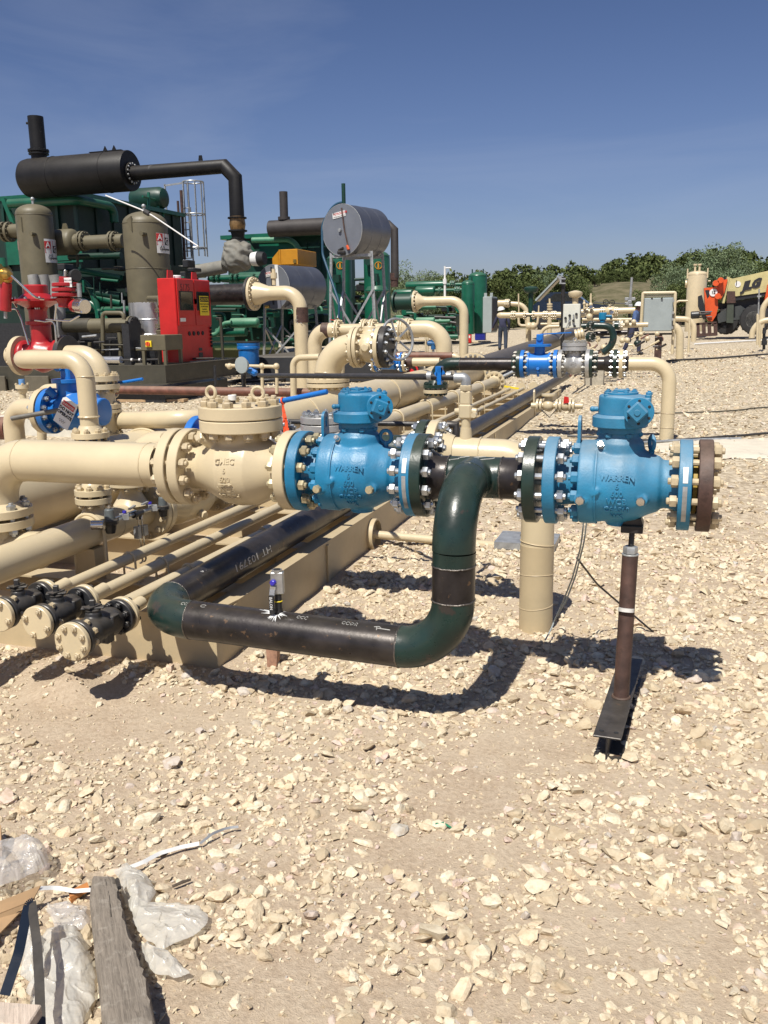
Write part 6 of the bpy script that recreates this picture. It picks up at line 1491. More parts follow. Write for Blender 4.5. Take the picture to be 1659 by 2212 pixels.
# green cooler house of the nearest package
t = thing('cooler_house', at(165, 700, Y=22.0), 'large dark green louvred cooler housing under the black silencer', 'cooler')
GREENX = paint('shade_darkened_green', (.0025,.020,.014), .6, var=.3, vs_=1.5, dust=.02)  # compressor green darkened to carry the shade of the recessed housing
xc_ = at(172, 500, Y=22.6).x; zt_c = at(150, 424, Y=22.6).z; yf = at(392, 500, X=xc_).y; xl_ = at(-60, 500, Y=22.6).x
z0_ = .9
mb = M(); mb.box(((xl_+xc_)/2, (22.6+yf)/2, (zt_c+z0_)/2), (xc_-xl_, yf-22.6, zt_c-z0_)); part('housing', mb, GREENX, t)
mb = M(); mb.box(((xl_+xc_)/2, (22.6+yf)/2, zt_c+.05), (xc_-xl_+.25, yf-22.6+.25, .12)); part('roof_rim', mb, GREEN, t)
mb = M(); mb.tube(fillet([at(20, 440, Y=22.3), at(168, 432, Y=22.3), at(245, 447, X=xc_+.3), at(247, 480, X=xc_+.3)], .25, 8), .125, 20); part('header_pipe', mb, GREEN, t)
for y in np.linspace(23.4, yf-.6, 6): mb = M(); mb.box((xc_+.03, y, (zt_c+z0_)/2), (.05, .05, zt_c-z0_)); part('wall_rib', mb, GREENX, t)
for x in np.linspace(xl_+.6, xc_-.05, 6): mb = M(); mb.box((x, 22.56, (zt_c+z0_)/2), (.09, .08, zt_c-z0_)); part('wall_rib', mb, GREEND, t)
mb = M(); mb.bar(at(8, 430, Y=22.3), at(45, 520, Y=22.3), .12, .12); part('strut', mb, GREEN, t)
mb = M(); mb.box((xc_-1.2, 22.5, at(165, 535, Y=22.5).z), (2.6, .04, .8)); part('green_panel', mb, GREEN, t)
mb = M(); p = at(318, 430, X=xc_-.5); mb.lathe(V(p.x-.6, p.y, p.z), XA, [(0,.1), (.08,.3), (.25,.36), (1.1,.36), (1.25,.3), (1.35,.1)], 24); part('surge_drum', mb, GREEND, t)
for px in (322, 342, 352): mb = M(); mb.tube([at(px, 470, X=xc_), at(px-1, 415+(px-320)*.3, X=xc_)], .05, 8); part('rail_post', mb, GREEN, t)
mb = M(); mb.tube([at(308, 424, X=xc_), at(352, 436, X=xc_)], .035, 8); part('rail', mb, GREEN, t)
YB = 20.9
rr0 = random.Random(31)
t2 = thing('compressor_block', at(280, 700, Y=YB), 'shaded dark green compressor machinery behind the olive scrubbers', 'compressor')
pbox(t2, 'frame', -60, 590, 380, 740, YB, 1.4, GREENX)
for i, (x0, y0, x1, y1, r) in enumerate([(150, 555, 262, 552, 7), (175, 585, 262, 600, 6), (110, 620, 262, 640, 9), (200, 640, 262, 655, 8), (246, 645, 262, 643, 5), (130, 672, 290, 668, 7), (360, 618, 470, 628, 5), (400, 650, 470, 650, 6)]):
    ptube(t2, 'green_pipe', [(x0, y0), (x1, y1)], r, YB-.4, GREEN if i % 2 else GREEND)
for k in range(26):
    x = rr0.uniform(112, 430); y = rr0.uniform(545, 720); q = rr0.random(); L_ = rr0.uniform(12, 50)
    ptube(t2, 'conduit', [(x, y), (x+L_, y+rr0.uniform(-3, 5))] if q < .5 else [(x, y), (x+1, y+L_)], rr0.uniform(.9, 3.0), YB-.55-.02*k, rr0.choice([GREEN, GREEND, GREEND, OLIVED, GALV]))
for pts in ([(150, 600), (190, 612), (210, 660), (215, 700)], [(155, 640), (200, 655), (235, 700)]): ptube(t2, 'bent_pipe', pts, 7, YB-.5, GREEN, rad=.5)
rr = random.Random(12)
for k in range(30):
    x = rr.uniform(110, 420); y = rr.uniform(560, 725); w = rr.uniform(8, 26); h = rr.uniform(6, 20); pbox(t2, 'casing', x, y, x+w, y+h, YB-.3-rr.uniform(0, .3), .4, rr.choice([GREEND, BLACKP, OLIVED, BLACKP]), ch=.02)

# ladder cage
t = thing('ladder_cage', at(420, 560, Y=29), 'galvanised safety cage and ladder standing above the green machinery', 'ladder')
YG = 29.0; s_ = sc(420, 470, YG); cx = at(421, 470, Y=YG).x; rC = 22/s_
zlad = [at(421, y, Y=YG).z for y in (393, 463, 536)]
for z in zlad: mb = M(); mb.torus((cx, YG, z), ZA, rC, .025, 28, 6); part('hoop', mb, GALV, t)
for k in range(7):
    a = -math.pi*1.15+k*math.pi*1.3/6; p = V(cx+rC*math.cos(a), YG+rC*math.sin(a), 0); mb = M(); mb.bar(V(p.x, p.y, zlad[2]-.3), V(p.x, p.y, zlad[0]), .065, .025); part('cage_bar', mb, GALV, t)
for dx in (-.32, .02): mb = M(); mb.bar((cx+dx, YG-rC*.9, zlad[2]-1), (cx+dx, YG-rC*.9, zlad[1]+.2), .06, .03); part('ladder_rail', mb, GALV, t)
for k in range(9): mb = M(); mb.cyl((cx-.32, YG-rC*.9, zlad[2]-.6+k*.24), (cx+.02, YG-rC*.9, zlad[2]-.6+k*.24), .016, 8); part('rung', mb, GALV, t)
xl2 = at(356, 400, Y=YG).x
mb = M(); mb.bar((xl2, YG, zlad[0]-.05), (cx-rC, YG, zlad[0]), .05, .05); mb.bar((xl2, YG, zlad[1]), (xl2, YG, zlad[0]), .05, .05, YA); part('gate_frame', mb, GALV, t)
for px, y0, w in ((391, 411, 3.2), (384, 434, 2.6)):
    t = thing('rusty_stack', at(px+8, 556, Y=28.5), 'slender rusty brown stack left of the ladder cage, %s' % ('taller one' if w > 3 else 'shorter one'), 'stack')
    ptube(t, 'tube', [(px, y0), (px+8, 560)], w, 28.5, RUST, n=12)

# olive scrubbers and their pipes
t = thing('olive_scrubber', at(70, 660, Y=19.2), 'tall olive drab scrubber vessel at the far left with a white maker sign', 'vessel', 'olive scrubbers'); oc, orr, oh = vvessel(t, 'shell', 71, 441, 760, 38.5, 19.2, OLIVE, seam=[466])
t3 = thing('olive_scrubber', at(311, 660, Y=18.8), 'tall olive drab scrubber vessel above the red cabinet, silver skirt below', 'vessel', 'olive scrubbers'); oc2, or2, oh2 = vvessel(t3, 'shell', 311, 457, 655, 47.5, 18.8, OLIVE, seam=[484, 582])
mb = M(); zj = at(311, 654, Y=18.8).z; zk2 = at(311, 742, Y=18.8).z; mb.lathe((oc2.x, 18.8, zk2), ZA, [(0,or2*1.0), (zj-zk2,or2*1.0), (zj-zk2+.05,or2*.9)], 40); part('aluminium_skirt', mb, ALU, t3)
for y in (690, 722): mb = M(); mb.torus((oc2.x, 18.8, at(311, y, Y=18.8).z), ZA, or2*1.004, .012, 40, 6); part('jacket_band', mb, ALU, t3)
for par, c_, r_v, y_, px_ in ((t, oc, orr, 19.2, 66), (t3, oc2, or2, 18.8, 300)):
    zt = at(px_, 496, Y=y_).z; p = V(c_.x-.02, y_-r_v, zt)
    mb = M(); mb.prism([p+V(-.14,0,.16), p+V(0,-.03,.24), p+V(0,-.03,-.08)], (.02,.03,0)); part('lifting_trunnion', mb, OLIVE, par)
    mb = M(); mb.cyl(V(c_.x+.25, y_-r_v*.8, zt-.15), V(c_.x+.25, y_-r_v*1.15, zt-.15), .05, 14); part('nozzle', mb, OLIVE, par)
    mb = M(); mb.cyl((c_.x, y_, c_.z+(oh if par is t else oh2)-.02), (c_.x, y_, c_.z+(oh if par is t else oh2)+.1), .03, 10); mb.sphere((c_.x, y_, c_.z+(oh if par is t else oh2)+.12), .05, 10, 6); part('top_nozzle', mb, GALV, par)
def maker_sign(par, c_, r_v, Y, px, y0, y1, a0):
    """flat white sign bent round the shell, with the letters A and G in boxes"""
    z0, z1 = at(px, y1, Y=Y).z, at(px, y0, Y=Y).z; w = .52; n = 8; rr_ = r_v+.012
    def fn(x, y, z): a = a0 + x/rr_; return V(c_.x+(rr_+z)*math.cos(a), Y+(rr_+z)*math.sin(a), z0+y)
    def sheet(x0, y0_, x1, y1_, off, mat, nm):
        mb = M(); vs_ = []
        for k in range(n+1):
            x = x0+(x1-x0)*k/n; vs_ += [fn(x, y0_, off), fn(x, y1_, off), fn(x, y0_, off-.003), fn(x, y1_, off-.003)]
        fs = [(4*k, 4*k+4, 4*k+5, 4*k+1) for k in range(n)] + [(4*k+2, 4*k+3, 4*k+7, 4*k+6) for k in range(n)]
        mb.add(vs_, fs); return part(nm, mb, mat, par)
    h = z1-z0; sg = sheet(-w/2, 0, w/2, h, 0, WHITE, 'maker_sign'); sg_ = sg
    for (bx, by, s_, m_) in ((-.17, .60, 'A', REDINK), (.07, .42, 'G', INK)):
        q0, q1 = by*h, by*h+.17
        sheet(bx-.09, q0, bx+.09, q1, .003, m_, 'letter_box')
        mb = M(); text_mb(s_, .19, .001, lambda x, y, z: fn(bx+x, q0+.02+y, .007+z), off=.002, mb=mb); part('letter', mb, WHITE, par)
    for (bx, by) in ((.07, .60+.02), (-.17, .42-.02)):
        mb = M(); q0 = by*h
        for xx0, xx1, yy0, yy1 in ((-.085,.085,0,.012), (-.085,.085,.158,.17), (-.085,-.073,0,.17), (.073,.085,0,.17)): mb.add([fn(bx+xx0, q0+yy0, .004), fn(bx+xx1, q0+yy0, .004), fn(bx+xx1, q0+yy1, .004), fn(bx+xx0, q0+yy1, .004)], [(0,1,2,3)])
        part('letter_box', mb, REDINK, par)
    mb = M(); text_mb('A G', .075, .001, lambda x, y, z: fn(-.1+x, .26*h+y, .005+z), off=.001, mb=mb); text_mb('Equipment', .085, .001, lambda x, y, z: fn(x, .15*h+y, .005+z), off=.001, mb=mb); part('sign_lettering', mb, INK, par)
maker_sign(t, oc, orr, 19.2, 108, 517, 568, math.radians(4)); maker_sign(t3, oc2, or2, 18.8, 352, 505, 548, math.radians(-3))
mb = M(); p = at(46, 530, Y=19.2-orr*.8); mb.box(p, (.20,.02,.22)); part('rust_plate', mb, paint('faded_plate', (.22,.14,.12), .7), t)
# red cap pipe into scrubber 2
YO = 19.9
t = thing('olive_cross_pipe', at(200, 560, Y=YO), 'thick olive pipe joining the two scrubbers with bolted flanges and a bulb', 'pipe')
hcyl(t, 'left_pipe', (-40, 499), (60, 501), 14, YO, OLIVE)
for x in (11, 22): disc_x(t, x, 501, 21, 6, YO, OLIVE)
hcyl(t, 'bulb', (92, 527), (168, 521), 27, YO, OLIVE, dome=.5, n=32)
hcyl(t, 'neck', (160, 523), (180, 522), 17, YO, OLIVE)
for x in (177, 184): disc_x(t, x, 521, 21, 5, YO, OLIVE)
hcyl(t, 'right_pipe', (186, 523), (268, 521), 14.5, YO, OLIVE)
for x in (243, 250): disc_x(t, x, 521, 21, 5, YO, OLIVE)
mb = M(); c = at(140, 494, Y=YO); mb.prism([c+V(-.12,0,-.1), c+V(.12,0,-.1), c+V(.05,0,.13), c+V(-.05,0,.13)], (0,.03,0)); part('lifting_lug', mb, OLIVE, t)
YP = 18.0
t = thing('olive_blind_pipe', at(250, 740, Y=YP), 'short olive pipe closed by a dark blind flange beside the silver skirt', 'pipe')
hcyl(t, 'dark_end', (140, 703), (198, 703), 15, YP, OLIVED); hcyl(t, 'pipe', (197, 704), (283, 703), 15.5, YP, OLIVE, n=28)
disc_x(t, 284, 704, 21, 5, YP, OLIVE); disc_x(t, 290, 705, 21, 6, YP, BLACKP, 'blind_flange')
ptube(t, 'over_pipe', [(222, 740), (222, 676), (268, 676), (268, 690)], 4.5, YP-.35, OLIVE, rad=.1); ptube(t, 'drain_leg', [(222, 700), (224, 765), (190, 766)], 4.5, YP-.35, OLIVE, rad=.1); ptube(t, 'support_leg', [(258, 718), (264, 775)], 5, YP-.1, OLIVE)
t = thing('jacketed_pipe', at(240, 790, Y=17.0), 'horizontal silver jacketed tube low beside the olive switch box', 'pipe')
hcyl(t, 'jacket', (160, 777), (262, 778), 7.5, 17.0, ALU); ptube(t, 'thin_rod', [(262, 777), (275, 778), (462, 774)], 2.2, 16.6, BLACKP)
for x in (283, 300): hcyl(t, 'tape', (x, 777), (x+4, 777), 3, 16.6, WHITE, n=12)
FOIL = paint('grey_foil', (.30,.30,.29), .6, metal=.3, bump=.4, bs=9)
t = thing('insulated_column', at(115, 760, Y=17.6), 'pale foil wrapped column behind the red control valve', 'pipe')
for k, (x0, x1) in enumerate(((70, 90), (90, 112), (112, 140))):
    a = at((x0+x1)/2, 690, Y=17.6+.2*k); hw = (x1-x0)/2/sc(100, 690, 17.6)*1.1; mb = M(); n_ = 30
    mb.tube([a+V(.02*math.sin(q*1.3), 0, 1.0-q*.16) for q in range(13)], [hw*(1+.10*math.sin(q*2.4+k)) for q in range(13)], 18); part('foil_wrap', mb, FOIL, t, ang=60)
# olive skid, shaded clutter, red cabinet
t = thing('olive_skid', at(150, 860, Y=16.4), 'dark olive equipment skid with open beams, left background', 'skid')
YK = 17.2
pbox(t, 'rear_mass', -80, 700, 340, 850, YK+1.2, 1.6, BLACKP)  # plain black box standing in for the shade among the rear clutter
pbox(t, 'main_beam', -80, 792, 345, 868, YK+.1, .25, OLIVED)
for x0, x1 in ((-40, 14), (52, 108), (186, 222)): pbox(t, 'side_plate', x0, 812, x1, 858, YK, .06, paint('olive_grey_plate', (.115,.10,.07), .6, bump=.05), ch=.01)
pbox(t, 'upright', 185, 755, 216, 864, YK-.15, .2, OLIVE); pbox(t, 'upright', 96, 640, 118, 790, YK+.3, .2, OLIVED)
for i in range(16):
    x = random.Random(i).uniform(120, 300); y = random.Random(i+50).uniform(725, 790); ptube(t, 'small_piping', [(x, y), (x+random.Random(i+9).uniform(15, 60), y+random.Random(i+7).uniform(-4, 4))], random.Random(i+3).uniform(1.4, 3.6), YK+.4-.05*(i % 5), [OLIVE, BLACKP, OLIVED, GALV][i % 4])
for i in range(8):
    x = 150+i*22; ptube(t, 'drop_leg', [(x, 730+5*(i % 3)), (x+1, 800)], 2.2+(i % 3), YK+.5, [OLIVED, BLACKP, OLIVE][i % 3])
pbox(t, 'dark_post', 262, 700, 284, 790, YK+.2, .5, BLACKP)
XC = at(383, 700, D=17.6).x; Yc0 = 17.6*.0; pc = at(376, 600, D=17.6); XC = pc.x; Yc0 = pc.y; zt_k = pc.z; zb_k = at(390, 783, X=XC).z if False else at(388, 783, Y=Yc0).z
Yc1 = at(451, 602, X=XC).y; wx = .40
t = thing('red_cabinet', V(XC-wx/2, (Yc0+Yc1)/2, zb_k), 'tall bright red control cabinet with two windowed doors and a yellow sign', 'cabinet')
mb = M(); mb.box((XC-wx/2, (Yc0+Yc1)/2, (zt_k+zb_k)/2), (wx, Yc1-Yc0, zt_k-zb_k), None, ch=.012); part('housing', mb, RED, t)
H_k = zt_k-zb_k; Ly = Yc1-Yc0; zdd = zb_k+H_k*.43
for f0, f1 in ((.03, .50), (.52, .98)):
    mb = M(); mb.box((XC+.012, Yc0+Ly*(f0+f1)/2, (zt_k+zdd)/2), (.025, Ly*(f1-f0), zt_k-zdd-.03), None, ch=.006); dr = part('door', mb, RED, t)
    zw0, zw1 = zdd+H_k*.19, zdd+H_k*.42; yc_ = Yc0+Ly*(f0+f1)/2
    mb = M(); mb.box((XC+.028, yc_, (zw0+zw1)/2), (.012, Ly*.38, zw1-zw0), None, ch=.004); part('window_gasket', mb, RUBBER, dr)
    mb = M(); mb.box((XC+.036, yc_, (zw0+zw1)/2), (.006, Ly*.32, (zw1-zw0)*.9)); part('window_glass', mb, GLASSD, dr)
    mb = M(); mb.box((XC+.04, Yc0+Ly*.51, zdd+H_k*.3), (.03,.04,.10)); part('door_handle', mb, RED, dr)
mb = M(); yq = Yc0+Ly*.76; zq = zdd+H_k*.25; mb.box((XC+.042, yq, zq), (.004, Ly*.27, .40)); ys_ = part('caution_sign', mb, YELL, t)
mb = M(); mb.box((XC+.045, yq, zq+.13), (.004, Ly*.25, .10)); part('sign_heading_panel', mb, INK, ys_)
fnY = lambda y_, z_: flat_fn((XC+.048, y_, z_), (0,1,0), (0,0,1))
mb = M(); text_mb('CAUTION', .085, .001, fnY(yq, zq+.10), mb=mb); part('sign_heading', mb, YELL, ys_)
mb = M()
for s2, dz in (('HEARING PROTECTION', .02), ('REQUIRED WHEN', -.03), ('EQUIPMENT', -.085), ('IN OPERATION', -.135)): text_mb(s2, .036, .001, fnY(yq, zq+dz), mb=mb)
part('sign_lettering', mb, INK, ys_)
mb = M(); text_mb('5175', .19, .001, flat_fn((XC+.028, Yc0+Ly*.25, zt_k-.24), (0,1,0), (0,0,1)), mb=mb); part('stencil_number', mb, paint('dark_red_stencil', (.09,.01,.012), .5), t)
for k in range(4): mb = M(); mb.disc((XC+.006, Yc0+Ly*(.32+.13*k), zb_k+H_k*.34), XA, .045, .02, 16); part('gauge', mb, RUBBER, t)
for k in range(6): mb = M(); mb.sphere((XC+.02, Yc1-.07, zb_k+H_k*(.40-.045*k)), .03, 8, 6); part('cable_gland', mb, RUBBER, t)
mb = M(); mb.box((XC+.004, Yc0+Ly*.62, zb_k+H_k*.07), (.012,.16,.10)); mb.box((XC+.004, Yc0+Ly*.62, zb_k+H_k*.14), (.012,.13,.06)); part('data_plate', mb, BLACKP, t)
mb = M(); mb.box((XC+.03, Yc0+Ly*.14, zdd+.13), (.006,.20,.07)); part('white_label', mb, WHITE, t)
for f in (.12, .80): mb = M(); c = V(XC-wx*.5, Yc0+Ly*f, zt_k); mb.prism([c+V(0,-.12,0), c+V(0,.12,0), c+V(0,.09,.16), c+V(0,-.09,.16)], (.02,0,0)); part('lifting_ear', mb, RED, t)
mb = M(); mb.cyl((XC-.2, Yc0+Ly*.3, zt_k), (XC-.2, Yc0+Ly*.3, zt_k+.07), .10, 24, ch=.015); solo('plastic_tub', mb, WHITE, 'small white plastic tub on top of the red cabinet', 'tub')
# skid channel under it and olive switch box in front
t = thing('cabinet_skid', V(XC, Yc0, gz(Yc0)), 'olive steel channel platform under the red cabinet', 'platform')
xs0, ys0 = XC+.28, Yc0-1.0; zsk = zb_k-.02; ysx = Yc1+.5
mb = M(); mb.box((xs0-.01, (ys0+ysx)/2, zsk-.17), (.02, ysx-ys0, .32)); mb.box((xs0-.06, (ys0+ysx)/2, zsk), (.14, ysx-ys0, .025)); mb.box((xs0-.06, (ys0+ysx)/2, zsk-.335), (.16, ysx-ys0, .02)); part('side_channel', mb, OLIVED, t)
mb = M(); mb.box((xs0-.9, ys0, zsk-.17), (1.8, .02, .32)); mb.box((xs0-.9, ys0+.06, zsk+.001), (1.8, .14, .026)); mb.box((xs0-.9, ys0+.05, zsk-.336), (1.9, .2, .02)); part('front_channel', mb, OLIVED, t)
mb = M(); mb.box((xs0-1.0, (ys0+ysx)/2, (zsk-.5+gz(17))/2), (1.7, ysx-ys0-.3, zsk-.35-gz(17))); part('base_block', mb, BLACKP, t)
t = thing('switch_box', V(XC, Yc0-.5, zsk), 'olive steel box on legs with an orange rotary switch, in front of the red cabinet', 'switch box')
c = at(348, 741, Y=Yc0-.75); w2 = 50/sc(348, 741, Yc0-.75); h2 = 33/sc(348, 741, Yc0-.75)
pA = at(302, 724, Y=Yc0-.8); pB = at(358, 757, Y=Yc0-.8); dY = at(395, 740, X=pB.x).y-(Yc0-.8)
mb = M(); mb.box(((pA.x+pB.x)/2, Yc0-.8+dY/2, (pA.z+pB.z)/2), (pB.x-pA.x, dY, pA.z-pB.z), None, ch=.01); part('box', mb, OLIVE, t)
for ax_ in (pA.x+.04, pB.x-.04):
    for yy in (Yc0-.76, Yc0-.8+dY-.05): mb = M(); mb.box((ax_, yy, (pB.z+zsk)/2), (.06,.06, pB.z-zsk)); part('leg', mb, OLIVE, t)
mb = M(); q = at(321, 743, Y=Yc0-.82); mb.box(q, (.13,.03,.12), None, ch=.005); part('switch_plate', mb, YELL, t); mb = M(); mb.disc(q-V(0,.03,0), YA, .045, .03, 20); mb.box(q-V(0,.05,0), (.02,.02,.08)); part('switch_knob', mb, ORANGE, t)
# olive riser assembly left of cabinet
t = thing('olive_riser', at(352, 720, Y=Yc0-.2), 'olive elbow and flanged gate valve dropping beside the red cabinet', 'valve')
ptube(t, 'elbow', [(322, 645, 18.3), (346, 645, 17.0), (347, 662, 16.9)], 6.5, 17.0, OLIVE, rad=.15)
for y in (668, 673, 702, 707): c = at(348, y, Y=17.0); mb = M(); mb.disc(c, ZA, .125, .035, 28); part('flange', mb, OLIVE, t)
mb = M(); mb.cyl(at(348, 662, Y=17.0), at(349, 725, Y=17.0), .065, 20); mb.lathe(at(349, 722, Y=17.0), ZA, [(0,.1), (.08,.12), (.12,.07)], 20); part('body', mb, OLIVE, t)
# thin post, drum, gauge manifold
t = thing('steel_post', at(480, 800, Y=19.5), 'thin dark upright post right of the red cabinet', 'post'); ptube(t, 'post', [(476, 687), (483, 790)], 3.2, 19.5, OLIVED)
q = at(540, 836, Y=19.6); YD = 19.6
t = thing('plastic_drum', at(540, 800, Y=YD), 'bright blue plastic drum with a dark lid standing left of the tall riser', 'drum')
p0 = at(539, 797, Y=YD); p1 = at(539, 740, Y=YD); rD = 22.5/sc(539, 770, YD); h_ = p1.z-p0.z
mb = M(); mb.lathe((p0.x, YD, p0.z), ZA, [(0,rD*.90), (.03,rD*.96), (h_*.72,rD*.97), (h_*.76,rD*1.08), (h_*.84,rD*1.10), (h_*.87,rD*1.06), (h_*.97,rD*1.10), (h_,rD*1.08)], 40); part('shell', mb, DRUM, t)
mb = M(); mb.disc((p0.x, YD, p0.z+h_+.012), ZA, rD*1.12, .03, 40); part('lid', mb, RUBBER, t)
mb = M(); mb.box((p0.x+1.4, YD+2.0, .45), (3.6, 3.0, .62), None, ch=.03); tq = solo('spill_container', mb, paint('black_liner', (.030,.031,.034), .5, bump=.1, bs=6, dust=.2), 'low black spill container under the grey tanks', 'container')
pbx = at(590, 790, Y=20.2); tq.location = (0, 0, 0)
YM = 11.5
t = thing('gauge_manifold', at(560, 850), 'small tan pipe frame with a round grey gauge and black valves', 'gauge')
ptube(t, 'frame_pipe', [(488, 789), (510, 790), (598, 792), (598, 850)], 3.6, YM, TAN, rad=.06); ptube(t, 'second_leg', [(566, 790), (567, 850)], 3.6, YM, TAN)
for x in (496, 566, 597): mb = M(); mb.sphere(at(x, 791, Y=YM), .045, 12, 8); part('fitting', mb, TAN, t)
mb = M(); c = at(528, 788, Y=YM-.15); mb.lathe(c, V(-.25,-1,0), [(0,.085), (.05,.115), (.07,.115), (.072,.10)], 28); part('gauge', mb, GREYB, t)
mb = M(); mb.tube([at(526, 800, Y=YM), at(527, 835, Y=YM)], .028, 12); mb.cyl(at(526, 806, Y=YM), at(526, 818, Y=YM), .04, 8); part('gauge_stem', mb, BLACKP, t)
mb = M(); mb.cyl(at(526, 800, Y=YM), at(526, 804, Y=YM), .036, 12); part('tape', mb, WHITE, t)
mb = M(); mb.box(at(546, 803, Y=YM), (.14,.08,.09), Matrix.Rotation(.5,3,'Y'), ch=.02); mb.box(at(538, 800, Y=YM-.1), (.08,.03,.04)); part('blue_valve', mb, BRIGHT, t)
t = thing('black_hoses', at(500, 830), 'black pipes and hoses lying on the gravel right of the olive platform', 'pipe')
for i, pts in enumerate(([(462, 815), (520, 810), (575, 806)], [(470, 838), (560, 822), (640, 812)], [(250, 853), (330, 855), (450, 842)], [(465, 808), (488, 803), (495, 798)], [(520, 830), (600, 828), (640, 822)])):
    P_ = [at(*p) for p in pts]; mb = M(); mb.tube(fillet([p+V(0,0,.08) for p in P_], .4, 5), .05 if i != 2 else .035, 12); part('hose', mb, BLACKP, t)
ptube(t, 'standpipe', [(464, 790), (466, 833)], 3.4, 15.5, BLACKP)
q = at(330, 868); mb = M(); mb.box((q.x, q.y, q.z+.03), (1.4,.22,.05), Matrix.Rotation(.12,3,'Z')); solo('timber_plank', mb, paint('tan_timber', (.40,.27,.15), .8, var=.2, vs_=8), 'flat timber plank lying on gravel left of the cream bonnet', 'plank')

# ---- grey tanks on stands
TPHI = math.radians(17)
TAX = V(math.sin(TPHI), math.cos(TPHI), 0); TRX = V(math.cos(TPHI), -math.sin(TPHI), 0)
def tank(px, py, rpx, L, Yf, label):
    c = at(px, py, Y=Yf); s_ = sc(px, py, Yf); r = rpx/s_
    t = thing('storage_tank', c+TAX*L/2-V(0,0,r), label, 'tank', 'grey cylindrical tanks on angle stands')
    mb = M(); mb.cyl(c+TAX*.004, c+TAX*L, r, 64, ch=.006); part('shell', mb, GALVT, t)
    mb = M(); mb.disc(c, TAX, r*.995, .012, 64); part('end_plate', mb, GALVE, t)
    mb = M(); mb.torus(c, TAX, r, .010, 64, 6); part('end_rim', mb, GALV, t)
    for f in (.35, .68): mb = M(); mb.torus(c+TAX*L*f, TAX, r*1.001, .004, 64, 6); part('shell_seam', mb, GALVT, t)
    w_, h_ = r*.62, r*.20; R3 = Matrix((TRX, TAX, ZA)).transposed() @ Matrix.Rotation(-.13, 3, 'Y'); o_ = c-TAX*.016-TRX*r*.12+V(0,0,r*.60)
    mb = M(); mb.box(o_, (w_*1.05, .006, h_*1.1), R3); sg = part('sticker', mb, WHITE, t)
    mb = M(); text_mb('PETROLEUM', r*.125, .001, flat_fn(o_+R3@V(.07*r,-.005,.0), R3@V(1,0,0), R3@V(0,0,1)), off=.001, mb=mb); part('sticker_brand', mb, REDINK, sg)
    mb = M(); text_mb('SYSTEMS SALES SERVICE', r*.055, .001, flat_fn(o_+R3@V(0,-.005,-h_*.42), R3@V(1,0,0), R3@V(0,0,1)), mb=mb); text_mb('*', r*.22, .001, flat_fn(o_+R3@V(-w_*.42,-.005,-h_*.15), R3@V(1,0,0), R3@V(0,0,1)), mb=mb); part('sticker_text', mb, INK, sg)
    return t, c, r, L
def TL_(c, x, y, z): return c + TRX*x + TAX*y + V(0,0,z)
t, c, r, L = tank(739, 497, 53.5, 1.28, 22.0, 'upper large grey tank on tall galvanised legs with a white and red sticker')
mb = M(); mb.tube([TL_(c,.02,-.03,r*.85), TL_(c,.10,-.04,0), TL_(c,.22,-.04,-r*.75)], .018, 8); part('sight_tube', mb, RUST, t)
mb = M(); mb.cyl(TL_(c,.18,-.05,-r*.62), TL_(c,.23,-.05,-r*.78), .035, 10); part('orange_valve', mb, ORANGE, t)
mb = M(); mb.box(TL_(c,.02,-.08,-r*.88), (.20,.12,.09), None, ch=.02); mb.cyl(TL_(c,-.06,-.08,-r*.8), TL_(c,.08,-.08,-r*.72), .04, 8); part('outlet_valve', mb, DARKST, t)
mb = M(); mb.cyl(TL_(c,-.05,-.02,0), TL_(c,-.05,-.06,0), .045, 14); part('plug', mb, GALV, t)
mb = M(); mb.cyl(TL_(c,0,.1,r), TL_(c,0,.1,r+.50), .05, 12); part('vent_pipe', mb, GREEND, t)
mb = M(); mb.tube(fillet([TL_(c,0,.1,r+.05), TL_(c,-.30,.1,r+.06), TL_(c,-r-.03,.02,r*.3), TL_(c,-r*.98,-.05,-r*.9), at(733, 655, Y=21.7), at(732, 690, Y=21.7)], .45, 8), .032, 12); part('fuel_hose', mb, paint('blue_black_hose', (.02,.07,.12), .5), t)
mb = M(); q = at(731, 697, Y=21.7); mb.cyl(q, q+V(0,0,.12), .04, 10); part('hose_valve', mb, BRASS, t); mb = M(); mb.bar(q+V(-.22,0,.08), q+V(0,0,.05), .04, .02); part('hose_lever', mb, RED, t)
def stand(par, X0, X1, Y0, Y1, zt, zb, sp, w=.07):
    pts = {}
    for i, x in enumerate((X0, X1)):
        for j, y in enumerate((Y0, Y1)):
            a = V(x, y, zt); b2 = V(x+(-sp if i == 0 else sp), y+(-sp*.6 if j == 0 else sp*.6), zb); pts[(i, j)] = (a, b2)
            mb = M(); mb.bar(a, b2, w, .012, YA); mb.bar(a+V((.03 if i == 0 else -.03),0,0), b2+V((.03 if i == 0 else -.03),0,0), .012, w, YA); part('leg', mb, GALV, par)
    def lerp(k, f): a, b2 = pts[k]; return a+(b2-a)*f
    for (k0, k1) in (((0,0),(1,0)), ((1,0),(1,1)), ((0,1),(1,1)), ((0,0),(0,1))):
        for f0, f1 in ((.30, .92), (.92, .30)):
            mb = M(); mb.bar(lerp(k0, f0)+V(0,-.02 if f0 < .5 else -.035,0), lerp(k1, f1)+V(0,-.02 if f0 < .5 else -.035,0), w*.8, .01, YA); part('cross_brace', mb, GALV, par)
    mb = M(); mb.bar(lerp((0,0), .03), lerp((1,0), .03), .05, w); mb.bar(lerp((0,1), .03), lerp((1,1), .03), .05, w); part('cradle', mb, GALV, par)
stand(t, TL_(c,-r*.62,0,0).x, TL_(c,r*.62,0,0).x+.35, 22.15, 22.15+L*.72, c.z-r*.84, gz(22), .12)
